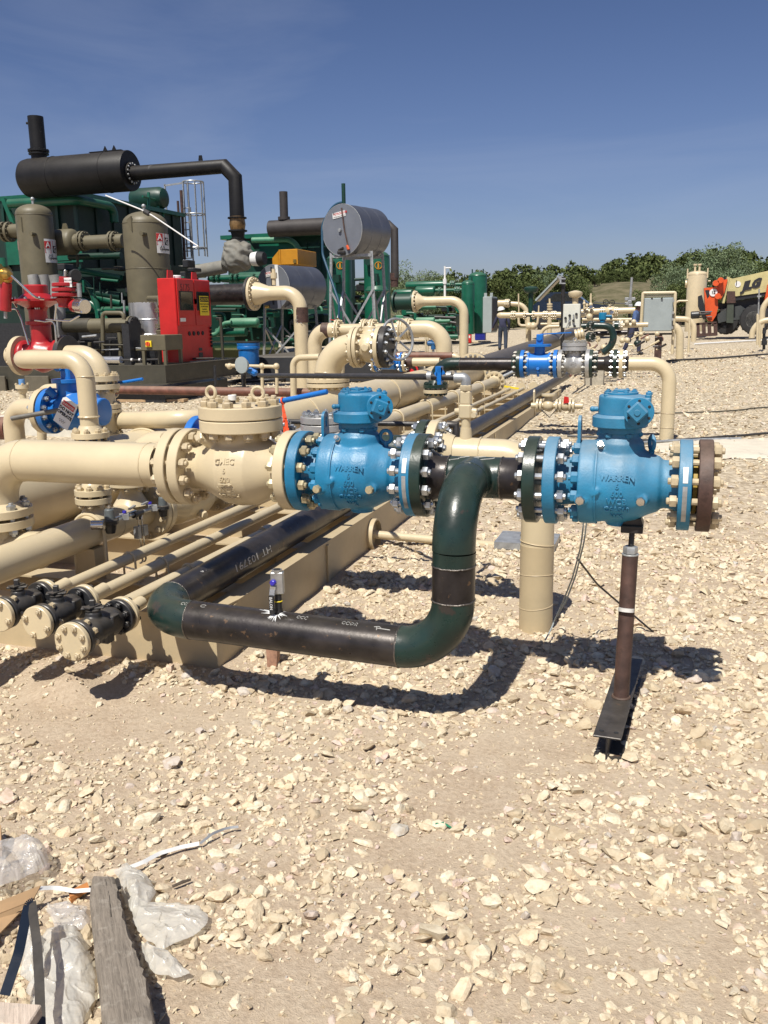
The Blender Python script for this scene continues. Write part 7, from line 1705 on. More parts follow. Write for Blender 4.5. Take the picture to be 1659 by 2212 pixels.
t, c, r, L = tank(590, 620, 46.5, 1.60, 22.8, 'lower grey tank on crossed angle legs behind the cream reducer')
mb = M(); mb.bar(TL_(c,.16,-.02,r*.98), TL_(c,.22,-.02,-r*.98), .09, .02, YA); part('sight_channel', mb, WHITE, t)
mb = M(); mb.tube([TL_(c,-.02,-.03,r*.9), TL_(c,.02,-.04,-r*.8)], .022, 8); part('sight_tube', mb, INK, t)
mb = M(); mb.box(TL_(c,-.2,-.06,-r*.88), (.14,.1,.08), None, ch=.02); part('outlet_valve', mb, BRASS, t)
stand(t, TL_(c,-r*.62,0,0).x, TL_(c,r*.62,0,0).x+.35, 22.95, 22.95+L*.72, c.z-r*.80, gz(22), .10, .06)

# ---- second package
Y2p = 33.0
t = thing('second_silencer', at(640, 512, Y=Y2p), 'brown black silencer with stack and drop pipe behind the upper grey tank', 'silencer')
hcyl(t, 'shell', (583, 493), (745, 488), 17.5, Y2p, BROWNM, n=36)
ptube(t, 'stack', [(612, 414), (614, 478)], 9, Y2p, BROWNM, n=24); mb = M(); mb.disc(at(613.5, 472, Y=Y2p), ZA, 13/sc(613, 472, Y2p), .12, 28); part('stack_flange', mb, BROWNM, t)
ptube(t, 'drop_pipe', [(740, 487), (838, 484), (852, 497), (853, 600)], 8.8, Y2p, BROWNM, n=24)
c = at(852, 605, Y=Y2p); mb = M(); mb.cyl(c, c+V(0,0,.25), .16, 20); mb.cyl(c+V(0,0,-.25), c, .14, 20); part('red_cone', mb, RUST, t)
t = thing('second_cooler', at(620, 700, Y=Y2p+.5), 'bright green cooler housing with pale pipe along its top edge, centre background', 'cooler')
Xc2 = at(592, 520, Y=Y2p+.8).x; yy1 = at(712, 520, X=Xc2).y; zt2_ = at(590, 512, Y=Y2p+.8).z; xL = at(480, 520, Y=Y2p+.8).x
xR2 = at(700, 520, Y=Y2p+.8).x
mb = M(); mb.box(((xL+xR2)/2+.2, Y2p+2.3, (zt2_+1.0)/2), (xR2-xL, 3.0, zt2_-1.0)); part('housing', mb, GREEND, t)
mb = M(); mb.box(((xL+xR2)/2+.2, Y2p+2.2, zt2_+.05), (xR2-xL+.3, 3.3, .16)); part('roof_rim', mb, GREEN, t)
mb = M(); mb.tube(fillet([at(545, 519, Y=Y2p+.4), at(632, 517, Y=Y2p+.4), at(650, 545, Y=Y2p+.4)], .6, 6), .11, 14); part('header_pipe', mb, GREENL, t)
mb = M(); mb.bar(at(532, 524, Y=Y2p+.5), at(558, 565, Y=Y2p+.5), .2, .2); part('strut', mb, GREEN, t)
for x in (600, 630, 662, 690): pbox(t, 'wall_rib', x, 525, x+3, 600, Y2p+.7, .1, GREEND)
pbox(t, 'green_panel', 560, 528, 640, 555, Y2p+.66, .08, GREEN)
t = thing('mustard_filter_box', at(630, 572, Y=27), 'mustard yellow air filter box between the green cooler and upper tank', 'filter')
a, b_ = at(586, 540, Y=27.0), at(644, 571, Y=27.0); yE = at(684, 560, X=b_.x).y
mb = M(); mb.box(((a.x+b_.x)/2+.12, (27+yE)/2, (a.z+b_.z)/2), (b_.x-a.x-.25, yE-27, a.z-b_.z), None, ch=.015); part('box', mb, MUST, t)
mb = M(); xq = a.x+.0; mb.prism([V(a.x+.25, 27.0, a.z-.03), V(a.x+.25, 27.0, b_.z), V(a.x-.0, 27.05, b_.z), V(a.x-.0, 27.05, a.z-.25)], (0, yE-27.1, 0)); part('sloped_end', mb, MUST, t)
for f in (.33, .98): mb = M(); mb.box((a.x+(b_.x-a.x)*f, 26.99, (a.z+b_.z)/2), (.04,.03,a.z-b_.z)); part('seam', mb, MUST, t)
mb = M(); mb.box((b_.x-.1, 26.98, b_.z+.1), (.10,.03,.12)); part('latch', mb, BRASS, t)
for (x0, x1, top, lb, yv_) in ((705, 759, 547, 'tall green separator vessel behind the left legs of the upper tank', 28.5), (785, 842, 541, 'tall green separator vessel behind the right legs of the upper tank', 28.5)):
    t = thing('green_separator', at((x0+x1)/2, 760, Y=yv_), lb, 'vessel', 'green separator vessels'); cc_, rr_, hh_ = vvessel(t, 'shell', (x0+x1)/2, top, 775, (x1-x0)/2, yv_, GREEN, seam=[top+12])
    px_ = (x0+x1)/2+12; p = V(cc_.x+rr_*.42, yv_-rr_*.92, at(px_, 575, Y=yv_).z)
    mb = M(); mb.torus(p, V(.4,-1,0), .11, .014, 16, 6); mb.box(p, (.05,.02,.16)); part('yellow_emblem', mb, MUST, t)
    mb = M(); mb.cyl(cc_+V(-.1,-rr_,3.1), cc_+V(-.1,-rr_-.2,3.1), .12, 12); mb.box(cc_+V(.1,-rr_-.1,2.6), (.2,.2,.25)); part('level_bridle', mb, GREEND, t)
t = thing('green_actuator', at(814, 695, Y=26), 'dark green pan shaped diaphragm actuator on a green valve stem', 'valve')
ca_ = at(814, 628, Y=26.0); s_ = sc(814, 628, 26.0)
mb = M(); mb.lathe(ca_, ZA, [(-.20,.15), (-.17,.24), (-.03,.34), (-.02,.38), (.02,.38), (.03,.34), (.12,.28), (.15,.1)], 36); part('diaphragm_case', mb, GREEN, t)
mb = M(); mb.cyl(ca_-V(0,0,1.0), ca_-V(0,0,.18), .11, 20); mb.cyl(ca_+V(0,0,.14), ca_+V(0,0,.26), .02, 8); part('stem', mb, GREEN, t); caps(t, ca_-V(0,0,.02), -ZA, .355, 20, .02, GALV, joined=True)
# machinery between the packages
def engine_mass(x0, x1, y0, y1, Y, seed, label, mats, npipe=26, nbox=20, name='compressor_engine'):
    t = thing(name, at((x0+x1)/2, y1, Y=Y), label, 'compressor'); rr = random.Random(seed)
    pbox(t, 'crankcase', x0+4, y0+(y1-y0)*.35, x1-4, y1-4, Y+.6, 1.6, mats[1], ch=.05)
    for k in range(nbox):
        x = rr.uniform(x0, x1-20); y = rr.uniform(y0, y1-14); w = rr.uniform(6, 24); h = rr.uniform(5, 18); pbox(t, 'casing', x, y, min(x+w, x1), y+h, Y-rr.uniform(-.3, .4), .5, rr.choice(mats), ch=.03)
    for k in range(npipe):
        x = rr.uniform(x0, x1-15); y = rr.uniform(y0, y1); L = rr.uniform(12, 60); q = rr.random(); r_p = rr.uniform(1.0, 4.2)
        if q < .45: pts = [(x, y), (min(x+L, x1), y+rr.uniform(-3, 3))]
        elif q < .75: pts = [(x, y), (min(x+L*.5, x1), y), (min(x+L*.5+1, x1), min(y+rr.uniform(8, 25), y1))]
        else: pts = [(x, y), (x+1, min(y+rr.uniform(10, 40), y1))]
        ptube(t, 'pipework', pts, r_p, Y-.2-rr.uniform(0, .7), rr.choice(mats), rad=.12)
    return t
engine_mass(444, 600, 588, 742, 27.0, 4, 'tangle of green engine pipework right of the red cabinet', [GREEN, GREEND, GREENL, GREEND, BLACKP, GREEN])
t = thing('green_pulsation_bottle', at(520, 700, Y=25.5), 'dusty green bottle and bent pipes low between cabinet and tank stand', 'pipe')
hcyl(t, 'bottle', (497, 697), (560, 697), 10, 25.5, GREENL, dome=.5); hcyl(t, 'lower_bottle', (468, 718), (532, 717), 9, 25.4, GREEN); ptube(t, 'bent_pipe', [(500, 697), (482, 699), (470, 722), (455, 724)], 5, 25.2, GREENL, rad=.3)
hcyl(t, 'upper_pipe', (452, 603), (585, 597), 7, 25.5, GREEN); 
for x in (462, 472, 502, 512, 548): disc_x(t, x, 601, 10, 3, 25.4, GREEN)
hcyl(t, 'upper_bottle', (515, 599), (600, 596), 10, 25.6, GREEN, dome=.4)
vvessel(t, 'small_vessel', 430, 570, 600, 13.5, 25.2, GREEN); hcyl(t, 'skid_rail', (445, 745), (600, 745), 6, 25.0, GREENL); pbox(t, 'skid_edge', 440, 752, 600, 772, 25.2, .4, paint('green_gold_skid', (.12,.13,.06), .6))
engine_mass(600, 705, 640, 752, 29.0, 9, 'green compressor cylinders seen through the lower tank legs', [GREEN, GREEND, GREENL, BLACKP], 22, 16)
engine_mass(760, 800, 600, 755, 30.0, 19, 'green piping between the two tall separators', [GREEN, GREEND, BLACKP], 14, 8)

# ---- third package
Y3p = 42.0
t = thing('far_bottles', at(920, 700, Y=Y3p), 'pair of horizontal green bottles on the farthest compressor', 'vessel')
hcyl(t, 'top_bottle', (876, 617), (966, 614), 8, Y3p, GREEN, dome=.4); hcyl(t, 'middle_bottle', (897, 629), (941, 628), 10, Y3p-1, GREEN, dome=.4); hcyl(t, 'left_bottle', (850, 633), (892, 632), 7, Y3p-1, GREEN, dome=.4)
hcyl(t, 'link_pipe', (964, 616), (1000, 614), 4, Y3p, GREEN); hcyl(t, 'link_pipe', (941, 627), (1000, 626), 3.5, Y3p-1, GREEN)
for x, y in ((975, 613), (980, 613), (985, 626), (991, 626), (950, 627)): disc_x(t, x, y, 7, 2.4, Y3p-1, GREEN)
engine_mass(845, 985, 655, 730, Y3p, 23, 'distant green compressor with pale green bottles below', [GREEN, GREEND, GREENL, BLACKP], 26, 16)
t = thing('pale_bottles', at(900, 700, Y=Y3p-1.4), 'row of dusty pale green bottles low on the far compressor', 'vessel')
hcyl(t, 'bottle', (853, 694), (892, 693), 6.5, Y3p-1.4, GREENL, dome=.4); hcyl(t, 'bottle', (898, 693), (940, 692), 7, Y3p-1.4, GREENL, dome=.4); hcyl(t, 'pipe', (940, 694), (972, 693), 3.5, Y3p-1.4, GREENL); hcyl(t, 'rail', (930, 728), (990, 727), 5, Y3p-1.6, GREEN)
for (px, hw, top, bot, lb, yy) in ((1011, 14, 605, 722, 'shorter of the two green vessels by the grey cabinet', 40.0), (1032, 20, 587, 720, 'taller green vessel with pipe stubs on its dome, by the grey cabinet', 41.5)):
    t = thing('far_green_vessel', at(px, bot, Y=yy), lb, 'vessel', 'far green vessels'); cc_, rr_, hh_ = vvessel(t, 'shell', px, top, bot, hw, yy, GREEN, seam=[top+9])
    for dx in (-.6, .6): mb = M(); mb.cyl(cc_+V(rr_*dx,0,hh_-.3), cc_+V(rr_*dx,0,hh_+.12), .03, 8); part('lug', mb, GREEND, t)
    mb = M(); mb.cyl(cc_+V(-rr_*.6,-rr_*.8,1.2), cc_+V(-rr_*.6,-rr_-.3,1.2), .15, 16); mb.disc(cc_+V(-rr_*.6,-rr_-.3,1.2), YA, .28, .08, 24); part('nozzle', mb, GREEN, t)
t = thing('grey_cabinet', at(1058, 720, Y=39), 'pale grey electrical cabinet beside the bending worker', 'cabinet')
a, b_ = at(1043, 641, Y=39.0), at(1062, 719, Y=39.0); yE = at(1074, 680, X=b_.x).y
mb = M(); mb.box(((a.x+b_.x)/2, (39+yE)/2, (a.z+b_.z)/2), (b_.x-a.x, yE-39, a.z-b_.z), None, ch=.02); part('body', mb, GREYB, t); mb = M(); mb.box((b_.x+.02, (39+yE)/2, (a.z+b_.z)/2), (.03, (yE-39)*.9, (a.z-b_.z)*.9)); part('door', mb, DARKST, t)  # dark panel over the right side stands in for its shade
for dx in (.25, .9): mb = M(); mb.box((a.x+dx*(b_.x-a.x), 39.1, a.z+.08), (.12,.04,.16)); part('lifting_ear', mb, GREYB, t)
for dx, lb in ((0, 'left red fire extinguisher of the pair by the slim riser'), (5.5, 'right red fire extinguisher of the pair by the slim riser')):
    q = at(1009.5+dx, 741); t = thing('fire_extinguisher', q, lb, 'extinguisher', 'red fire extinguishers'); mb = M(); mb.lathe(q, ZA, [(0,.07), (.02,.085), (.50,.085), (.56,.05), (.60,.03)], 18); part('cylinder', mb, REDTAG, t); mb = M(); mb.box(q+V(0,0,.64), (.10,.03,.05)); part('handle', mb, BLACKP, t); mb = M(); mb.box(q+V(0,-.087,.30), (.07,.004,.12)); part('label', mb, WHITE, t)
q = at(1037, 735); mb = M(); mb.box(q+V(0,.1,.18), (.52,.34,.34), None, ch=.02); mb.box(q+V(0,.1,.355), (.56,.38,.03)); solo('blue_crate', mb, paint('dark_blue_crate', (.012,.02,.22), .4), 'dark blue plastic crate on the ground left of the worker', 'crate')
t = thing('ground_pipe', at(900, 742), 'pale pipe lying along the ground under the fire extinguishers', 'pipe'); mb = M(); mb.tube([at(880, 736)+V(0,0,.05), at(1010, 741)+V(0,0,.05), at(1060, 740)+V(0,0,.05)], .04, 10); part('pipe', mb, TAN, t)
# instrument posts between the crossover legs
t = thing('tan_pipe_rack', at(930, 765), 'small cream pipe rack with two uprights right of the hand wheel', 'rack')
ptube(t, 'rail', [(916, 711, 24), (955, 712, 24)], 2.6, 24.0, TAN)
for x in (919, 924, 932, 945, 951): ptube(t, 'upright', [(x, 712), (x+1, 768)], 1.9 if x != 945 else 3, 24.0, TAN)
mb = M(); mb.sphere(at(934, 709, Y=24.0), .12, 12, 8); part('valve_body', mb, TAN, t)
t = thing('blue_transmitter', at(1000, 760, Y=19.5), 'small blue pressure transmitter on a stem inside the crossover arch', 'transmitter')
c = at(935, 727, Y=19.5) if False else at(936, 742, Y=18.0)
mb = M(); mb.cyl(c-V(.12,0,0), c+V(.12,0,0), .055, 14, ch=.01); mb.cyl(c-V(0,0,.12), c+V(0,0,.08), .05, 14); part('housing', mb, paint('transmitter_blue', (.02,.10,.24), .4), t); mb = M(); mb.cyl(c-V(0,0,.35), c-V(0,0,.1), .025, 10); part('stem', mb, GALV, t)
q = at(877, 812); mb = M(); mb.lathe(q+V(0,.2,0), ZA, [(0,.20), (.08,.20), (.16,.12), (.2,.05)], 24); mb.torus(q+V(.1,.2,.12), YA, .16, .025, 20, 6, 0, 3.3); solo('red_hose_reel', mb, REDTAG, 'red round cap with a black hose on the gravel under the hand wheel', 'cap')
mb = M(); q = at(800, 815); mb.box((q.x+.3, q.y+1.6, q.z+.25), (1.25,.5,.62)); mb.cyl((q.x+1.3, q.y+1.3, q.z), (q.x+1.3, q.y+1.3, q.z+.5), .18, 24); solo('grey_base_block', mb, GALVE, 'grey panel box standing behind the big cream elbow', 'box')
# white pole across the olive scrubbers
t = thing('white_pole', at(330, 480, Y=17.6), 'long white plastic pole sloping from the silencer down past the ladder cage', 'pole')
mb = M(); mb.tube(fillet([at(228, 422, Y=17.6), at(318, 458, Y=17.6), at(428, 532, Y=17.6)], 2.5, 6), .015, 10); part('pole', mb, WHITE, t)
mb = M(); mb.cyl(at(312, 456, Y=17.6), at(322, 462, Y=17.6), .055, 10); part('black_sleeve', mb, BLACKP, t)

# ------------------------------------------------------------------ yard in the middle and right distance
def hx(par, nm, x0, x1, y, hw, Y, mat=TAN, n=20): return hcyl(par, nm, (x0, y), (x1, y-.0), hw, Y, mat, n)
YA1 = 31.5
t = thing('meter_header', at(1140, 742), 'long cream header with flanges standing on tan posts left of the control box', 'pipe')
ptube(t, 'header', [(1083, 681), (1225, 680)], 6.2, YA1, TAN, n=24); mb = M(); a = at(1083, 681, Y=YA1); mb.sphere(a, 6.4/sc(1083, 681, YA1), 20, 10, (1.6,1,1)); part('cap', mb, TAN, t)
for x in (1107, 1111, 1134, 1152, 1176, 1181, 1194, 1199): disc_x(t, x, 681, 9.5, 2.2, YA1, TAN, nb=8, n=24)
hx(t, 'bare_spool', 1136, 1150, 681, 6.3, YA1, MILL)
for x, w in ((1142, 6), (1187, 5)): ptube(t, 'post', [(x, 684), (x-.5, 748)], w, YA1, TAN, n=20)
ptube(t, 'tall_stub', [(1188, 684), (1187, 655)], 4, YA1, TAN); ptube(t, 'stub_tip', [(1187.5, 656), (1187, 645)], 2, YA1, TAN)
for y in (668, 662, 657): mb = M(); mb.disc(at(1187.5, y, Y=YA1), ZA, 6/sc(1187, y, YA1), .05, 16); part('stub_flange', mb, TAN, t)
ptube(t, 'drip_leg', [(1120, 686), (1121, 703), (1160, 704), (1163, 684)], 2.6, YA1-.3, TAN, rad=.12)
for x in (1143, 1152): mb = M(); mb.sphere(at(x, 704, Y=YA1-.3), .13, 12, 8); part('drip_valve', mb, TAN, t)
ptube(t, 'return_pipe', [(1115+.5, 775, YA1-1), (1117, 715, YA1-1), (1205, 707, YA1-1)] if False else [(1166, 760), (1168, 706), (1208, 705)], 4.0, YA1-.8, TAN, rad=.35)
ptube(t, 'upper_line', [(1168, 700), (1208, 699)], 2.6, YA1, TAN)
ptube(t, 'thin_riser', [(1121, 682), (1120, 634)], 1.5, YA1, TAN); ptube(t, 'thin_riser', [(1163, 682), (1164, 660)], 1.5, YA1, TAN)
t = thing('rear_header', at(1120, 742, Y=33), 'cream pipe with reducer turning down behind the meter header', 'pipe')
ptube(t, 'pipe', [(1076, 655), (1100, 655)], 7, 33.0, TAN, n=20); ptube(t, 'bend', [(1104, 656), (1138, 658), (1139, 700)], 5, 33.0, TAN, rad=.4, n=20); disc_x(t, 1094, 655, 9, 2.4, 33.0, TAN); disc_x(t, 1098, 655, 9, 2.4, 33.0, TAN)
t = thing('green_valve_actuator', at(1147, 700, Y=31.5), 'dark green round actuator standing above the cream meter header', 'valve')
c = at(1147, 626, Y=31.5); s_ = sc(1147, 626, 31.5); mb = M(); mb.lathe(c, ZA, [(-.12,.12), (-.10,.20), (-.02,.25), (.06,.25), (.10,.18), (.12,.05)], 28); part('diaphragm_case', mb, GREEND, t); mb = M(); mb.cyl(c-V(0,0,1.2), c-V(0,0,.1), .085, 16); part('yoke', mb, GREEND, t)
caps(t, c, ZA, .23, 14, .02, GREEND, joined=True)
t = thing('parked_truck', at(1180, 690, Y=46), 'dark blue truck cab half hidden behind the cream header pipes', 'truck')
mb = M(); a = at(1150, 672, Y=46.0); prof = [(0,0,.0), (0,0,.55), (.5,0,.95), (1.1,0,1.35), (2.2,0,1.35), (2.9,0,.8), (3.9,0,.65), (4.1,0,0)]
mb.prism([a+V(*p)-V(.2,0,.45) for p in prof], (0, 1.7, 0)); part('body', mb, paint('dark_blue_truck', (.012,.022,.045), .2, coat=.5), t)
mb = M(); mb.prism([a+V(.62,-.01,.45), a+V(1.1,-.01,.83), a+V(2.1,-.01,.83), a+V(2.55,-.01,.45)], (0,.02,0)); part('window', mb, GLASSD, t)
for dx in (.6, 3.2): mb = M(); mb.disc(a+V(dx,-.02,-.55), YA, .40, .25, 24, ch=.04); part('wheel', mb, RUBBER, t)
t = thing('solar_mast', at(1216, 772), 'black lattice like mast with a tilted solar panel at its top', 'mast')
YM2 = 22.5
ptube(t, 'mast', [(1217, 598), (1214, 806)], 4.2, YM2, paint('mottled_black', (.02,.018,.018), .5, var=.3, chip=(.25,.23,.2), chipamt=.66, chips=9), n=16)
p0, p1 = at(1155, 648, Y=YM2), at(1203, 598, Y=YM2); d_ = (p1-p0)
mb = M(); mb.prism([p0, p1, p1+V(.02,.55,.0), p0+V(.02,.55,.0)], d_.cross(V(0,1,0)).normalized()*-.04); part('panel_frame', mb, GREYB, t)
mb = M(); mb.prism([p0+d_*.04+V(.03,.04,-.045), p1-d_*.04+V(.03,.04,-.045), p1-d_*.04+V(.03,.50,-.045), p0+d_*.04+V(.03,.50,-.045)], d_.cross(V(0,1,0)).normalized()*-.006); part('panel_back', mb, paint('beige_panel_back', (.42,.38,.30), .6), t)
mb = M(); mb.bar(p1, at(1217, 598, Y=YM2), .05, .04); mb.bar(at(1211, 600, Y=YM2-.1), at(1211, 612, Y=YM2-.1), .04, .03, YA); mb.bar(at(1208, 612, Y=YM2-.1), at(1222, 612, Y=YM2-.1), .04, .03); mb.bar(at(1208, 602, Y=YM2-.1), at(1222, 602, Y=YM2-.1), .04, .03); part('bracket', mb, GALV, t)
t = thing('cream_control_box', at(1236, 715, Y=22), 'cream wall box with six black knobs fixed to the black mast', 'control box')
a, b_ = at(1217, 657, Y=22.0), at(1252, 708, Y=22.0)
mb = M(); mb.box(((a.x+b_.x)/2, 22.1, (a.z+b_.z)/2), (b_.x-a.x, .22, a.z-b_.z), None, ch=.01); part('box', mb, CREAMB, t)
for px, py in ((1221.5, 687), (1230.5, 681.5), (1245, 678.5), (1238.5, 692.5), (1241, 704.5)): mb = M(); mb.disc(at(px, py, Y=21.96), YA, .030, .05, 16); part('knob', mb, RUBBER, t)
mb = M(); c = at(1239, 684, Y=21.95); mb.box(c, (.03,.05,.10)); part('toggle', mb, GALV, t)
mb = M(); c = at(1230, 693, Y=21.95); mb.cyl(c+V(0,-.02,0), c+V(0,.03,0), .03, 10); mb.tube([c, c+V(-.1,-.05,-.25), c+V(-.22,-.03,-.42)], .010, 8); part('cable', mb, GALV, t)
t = thing('tan_actuator_valve', at(1243, 690, Y=28), 'cream mushroom shaped actuator above the control box', 'valve')
c = at(1243, 636, Y=28.0); mb = M(); mb.lathe(c, ZA, [(-.10,.08), (-.08,.17), (0,.215), (.06,.215), (.09,.15), (.12,.03)], 24); mb.cyl(c-V(0,0,.7), c-V(0,0,.08), .09, 16); part('actuator', mb, TAN, t)
t = thing('rear_meter_run', at(1300, 700, Y=31), 'thick cream pipe run with many flanges behind the dark elbows', 'pipe')
YA2 = 33.5
ptube(t, 'run', [(1256, 674), (1296, 672), (1372, 670)], 6.4, YA2, TAN, n=20)
for x in (1264, 1269, 1280, 1300, 1305, 1328, 1332): disc_x(t, x, 673, 10, 2.2, YA2, TAN, nb=8, n=24)
mb = M(); mb.lathe(at(1306, 672, Y=YA2), XA, [(0,.11), (.12,.16), (.30,.16), (.40,.12)], 24); part('valve_body', mb, TAN, t)
ptube(t, 'lower_run', [(1258, 690), (1380, 690)], 3.2, YA2, TAN); ptube(t, 'lower_run', [(1258, 698), (1345, 697)], 4.2, YA2+.3, TAN)
for x, top in ((1262, 648), (1268, 655), (1276, 640), (1276.5, 634)): ptube(t, 'stub', [(x, 672), (x, top)], 2.0, YA2-.1, TAN)
for x, y, r in ((1262, 656, 3.5), (1268, 660, 3), (1276, 658, 4.5), (1273, 684, 7), (1318, 660, 3.5), (1322, 684, 3.5), (1296, 690, 3), (1340, 692, 3.5), (1320, 705, 4)): mb = M(); mb.sphere(at(x, y, Y=YA2-.3), r/sc(x, y, YA2), 12, 8); part('fitting', mb, TAN, t)
mb = M(); mb.lathe(at(1255, 686, Y=28.5), ZA, [(0,.10), (.05,.16), (.12,.16), (.14,.1)], 20); part('saddle_valve', mb, TAN, t)
for px, py in ((1308.5, 652+.0), (1322, 652)): 
    c = at(px, 653 if px < 1315 else 654, Y=30.0); mb = M(); mb.torus(c, V(.3,-1,0), 5.5/sc(px, 654, 30.0), .012, 20, 6); mb.bar(c-V(.08,0,0), c+V(.08,0,0), .012, .012); mb.bar(c-V(0,0,.08), c+V(0,0,.08), .012, .012, YA); part('hand_wheel', mb, BLACKP, t)
ptube(t, 'black_rod', [(1283, 653), (1352, 656)], 1.2, 30.2, BLACKP)
for px, py, r in ((1277, 663, 3.5), (1295, 627+0, 0), (1322, 675, 3.6)):
    if r: mb = M(); c = at(px, py, Y=29.8); mb.disc(c, V(-.3,-1,.2), r/sc(px, py, 29.8), .05, 20); part('dial_gauge', mb, STAIN, t)
# dark elbows
t = thing('dark_elbow_pipe', at(1325, 760, Y=19), 'dark green elbow curving down onto the long skid pipe in the distance', 'pipe')
ptube(t, 'left_pipe', [(1256, 705), (1285, 704)], 6.5, 21.0, DGREENE, n=20)
ptube(t, 'elbow', [(1284, 703), (1312, 704), (1325, 713), (1325, 735), (1318, 750), (1302, 762)], 7.5, 20.2, DGREENE, rad=.3, n=22)
ptube(t, 'cross_pipe', [(1281, 721), (1355, 718)], 5.0, 20.8, MILL, n=20); ptube(t, 'back_pipe', [(1310, 706), (1336, 704)], 4.2, 22, MILL, n=16)
for (x, y, r, ax_) in ((1279, 704, 11, V(.6,-.8,0)), (1276, 728, 11, V(.8,-.6,0)), (1332, 703, 9, XA)):
    c = at(x, y, Y=20.6); mb = M(); mb.disc(c, ax_, r/sc(x, y, 20.6), .09, 28); part('flange', mb, DGREEN, t); bolts(t, c, ax_, .10, r/sc(x, y, 20.6)*.82, 10, .024, ZINCD, joined=True)
ptube(t, 'tan_filter', [(1243, 725), (1262, 720)], 10, 20.9, TAN, n=20)
for x in (1245, 1252, 1258): c = at(x, 724-(x-1245)*.25, Y=20.8); mb = M(); mb.disc(c, V(1,.1,.25), 12.5/sc(x, 722, 20.8), .05, 24); part('tan_flange', mb, TAN, t)
t = thing('blue_gear_valve', at(1303, 700, Y=20.6), 'small teal blue gear operator on top of the dark green elbow', 'valve')
c = at(1302, 683, Y=20.6); mb = M(); mb.cyl(c-V(0,0,.08), c+V(0,0,.08), .085, 20, ch=.01); mb.cyl(c-V(0,0,.2), c-V(0,0,.08), .06, 16); mb.cyl(c+V(.05,-.02,0), c+V(.20,-.04,0), .028, 12); part('operator', mb, BLUE, t); mb = M(); mb.torus(c+V(.12,0,-.16), V(0,1,0), .14, .02, 20, 6, 0, 2.2); part('blue_arc', mb, BLUE, t)
t = thing('cream_flanged_pipe', at(1365, 710, Y=19), 'cream pipe with end flange running right behind the grey control box', 'pipe')
ptube(t, 'pipe', [(1344, 703), (1400, 701)], 5.2, 22.5, TAN, n=20); disc_x(t, 1341, 703, 10.5, 3, 22.5, TAN); disc_x(t, 1337, 703, 10, 3, 22.5, DGREEN)
for i, (x, y) in enumerate(((1354, 696), (1369, 695))): mb = M(); mb.sphere(at(x, y, Y=22.4), .06, 10, 6); part('fitting', mb, TAN, t)
# low clutter beyond skid end
t = thing('skid_end_piping', at(1290, 790), 'low tangle of tan and rusty pipes at the far end of the skid', 'pipe'); rr = random.Random(77)
for k in range(34):
    x, y = rr.uniform(1262, 1420), rr.uniform(715, 768); L = rr.uniform(8, 30); pts = [(x, y), (x+L, y-L*.55)] if rr.random() < .5 else [(x, y), (x+L*.6, y-1), (x+L*.6+.5, y+8)]
    ptube(t, 'piping', pts, rr.uniform(1.1, 2.6), rr.uniform(20.5, 24), rr.choice([TAN, TAN, TAN2, RUSTP, MILL]), rad=.05)
for k in range(18):
    x, y = rr.uniform(1265, 1420), rr.uniform(716, 760); mb = M(); mb.sphere(at(x, y, Y=21.5), rr.uniform(.04, .085), 10, 7); part('fitting', mb, TAN if rr.random() < .8 else DGREEN, t)
for (p, q, m_) in (((1232, 812), (1290, 745), RUSTP), ((1242, 812), (1310, 742), RUST)): ptube(t, 'rusty_rod', [(p[0], p[1], 17.5), (q[0], q[1], 22.5)], 2.4, 17.5, m_)
for i, (x, f) in enumerate(((-2.85, 1), (-2.62, 1), (-2.42, 1))):
    mb = M(); mb.disc((x, 16.2+.2*i, .33), YA, .085, .03, 24); part('end_flange', mb, TAN, t)
t = thing('skid_end_valves', (-2.7, 15.9, .3), 'small chrome and yellow regulator cluster at the far end of the skid pipes', 'regulator')
c = at(1070, 822, Y=16.1); mb = M(); mb.box(c, (.14,.12,.10), None, ch=.02); mb.cyl(c+V(.1,0,.05), c+V(.3,.1,.15), .03, 10); part('valve_block', mb, GALV, t); mb = M(); mb.cyl(c+V(-.05,0,-.3), c+V(-.05,0,0), .02, 8); mb.cyl(c+V(.03,0,-.3), c+V(.03,0,0), .02, 8); part('tubing', mb, STAIN, t)
c = at(1095, 836, Y=16.0); mb = M(); mb.bar(c-V(.22,0,-.04), c+V(.22,0,-.03), .05, .03); part('yellow_bar', mb, YELL, t)
# grey control box on frame
YB3 = 27.0
t = thing('grey_control_box', at(1422, 768), 'large blue grey control box on a tan pipe frame', 'control box')
a, b_ = at(1391, 644, Y=YB3), at(1450, 715, Y=YB3)
mb = M(); mb.box(((a.x+b_.x)/2, YB3+.2, (a.z+b_.z)/2), (b_.x-a.x, .38, a.z-b_.z), Matrix.Rotation(math.radians(8), 3, 'Z'), ch=.015); part('box', mb, GREYB, t)
mb = M(); mb.box(((a.x+b_.x)/2+.01, YB3-.005, (a.z+b_.z)/2), ((b_.x-a.x)*.97, .02, (a.z-b_.z)*.97), Matrix.Rotation(math.radians(8), 3, 'Z'), ch=.006); part('door', mb, GREYB, t)
for f in (.28, .62): mb = M(); mb.box((a.x+(b_.x-a.x)*f, YB3-.03, a.z-.02), (.05,.03,.04)); part('latch', mb, RUBBER, t)
for f in (.1, .35, .55, .9): mb = M(); mb.box((b_.x+.02, YB3-.0, b_.z+(a.z-b_.z)*f), (.05,.05,.07)); part('hinge', mb, GALV, t)
ptube(t, 'frame', [(1383, 735), (1389, 633), (1459, 632), (1452, 765)], 3.4, YB3+.3, TAN, rad=.04, n=14); ptube(t, 'frame_bar', [(1386, 640), (1458, 639)], 2.8, YB3+.35, TAN); ptube(t, 'frame_bar', [(1383, 722), (1454, 721)], 2.0, YB3+.3, DARKST)
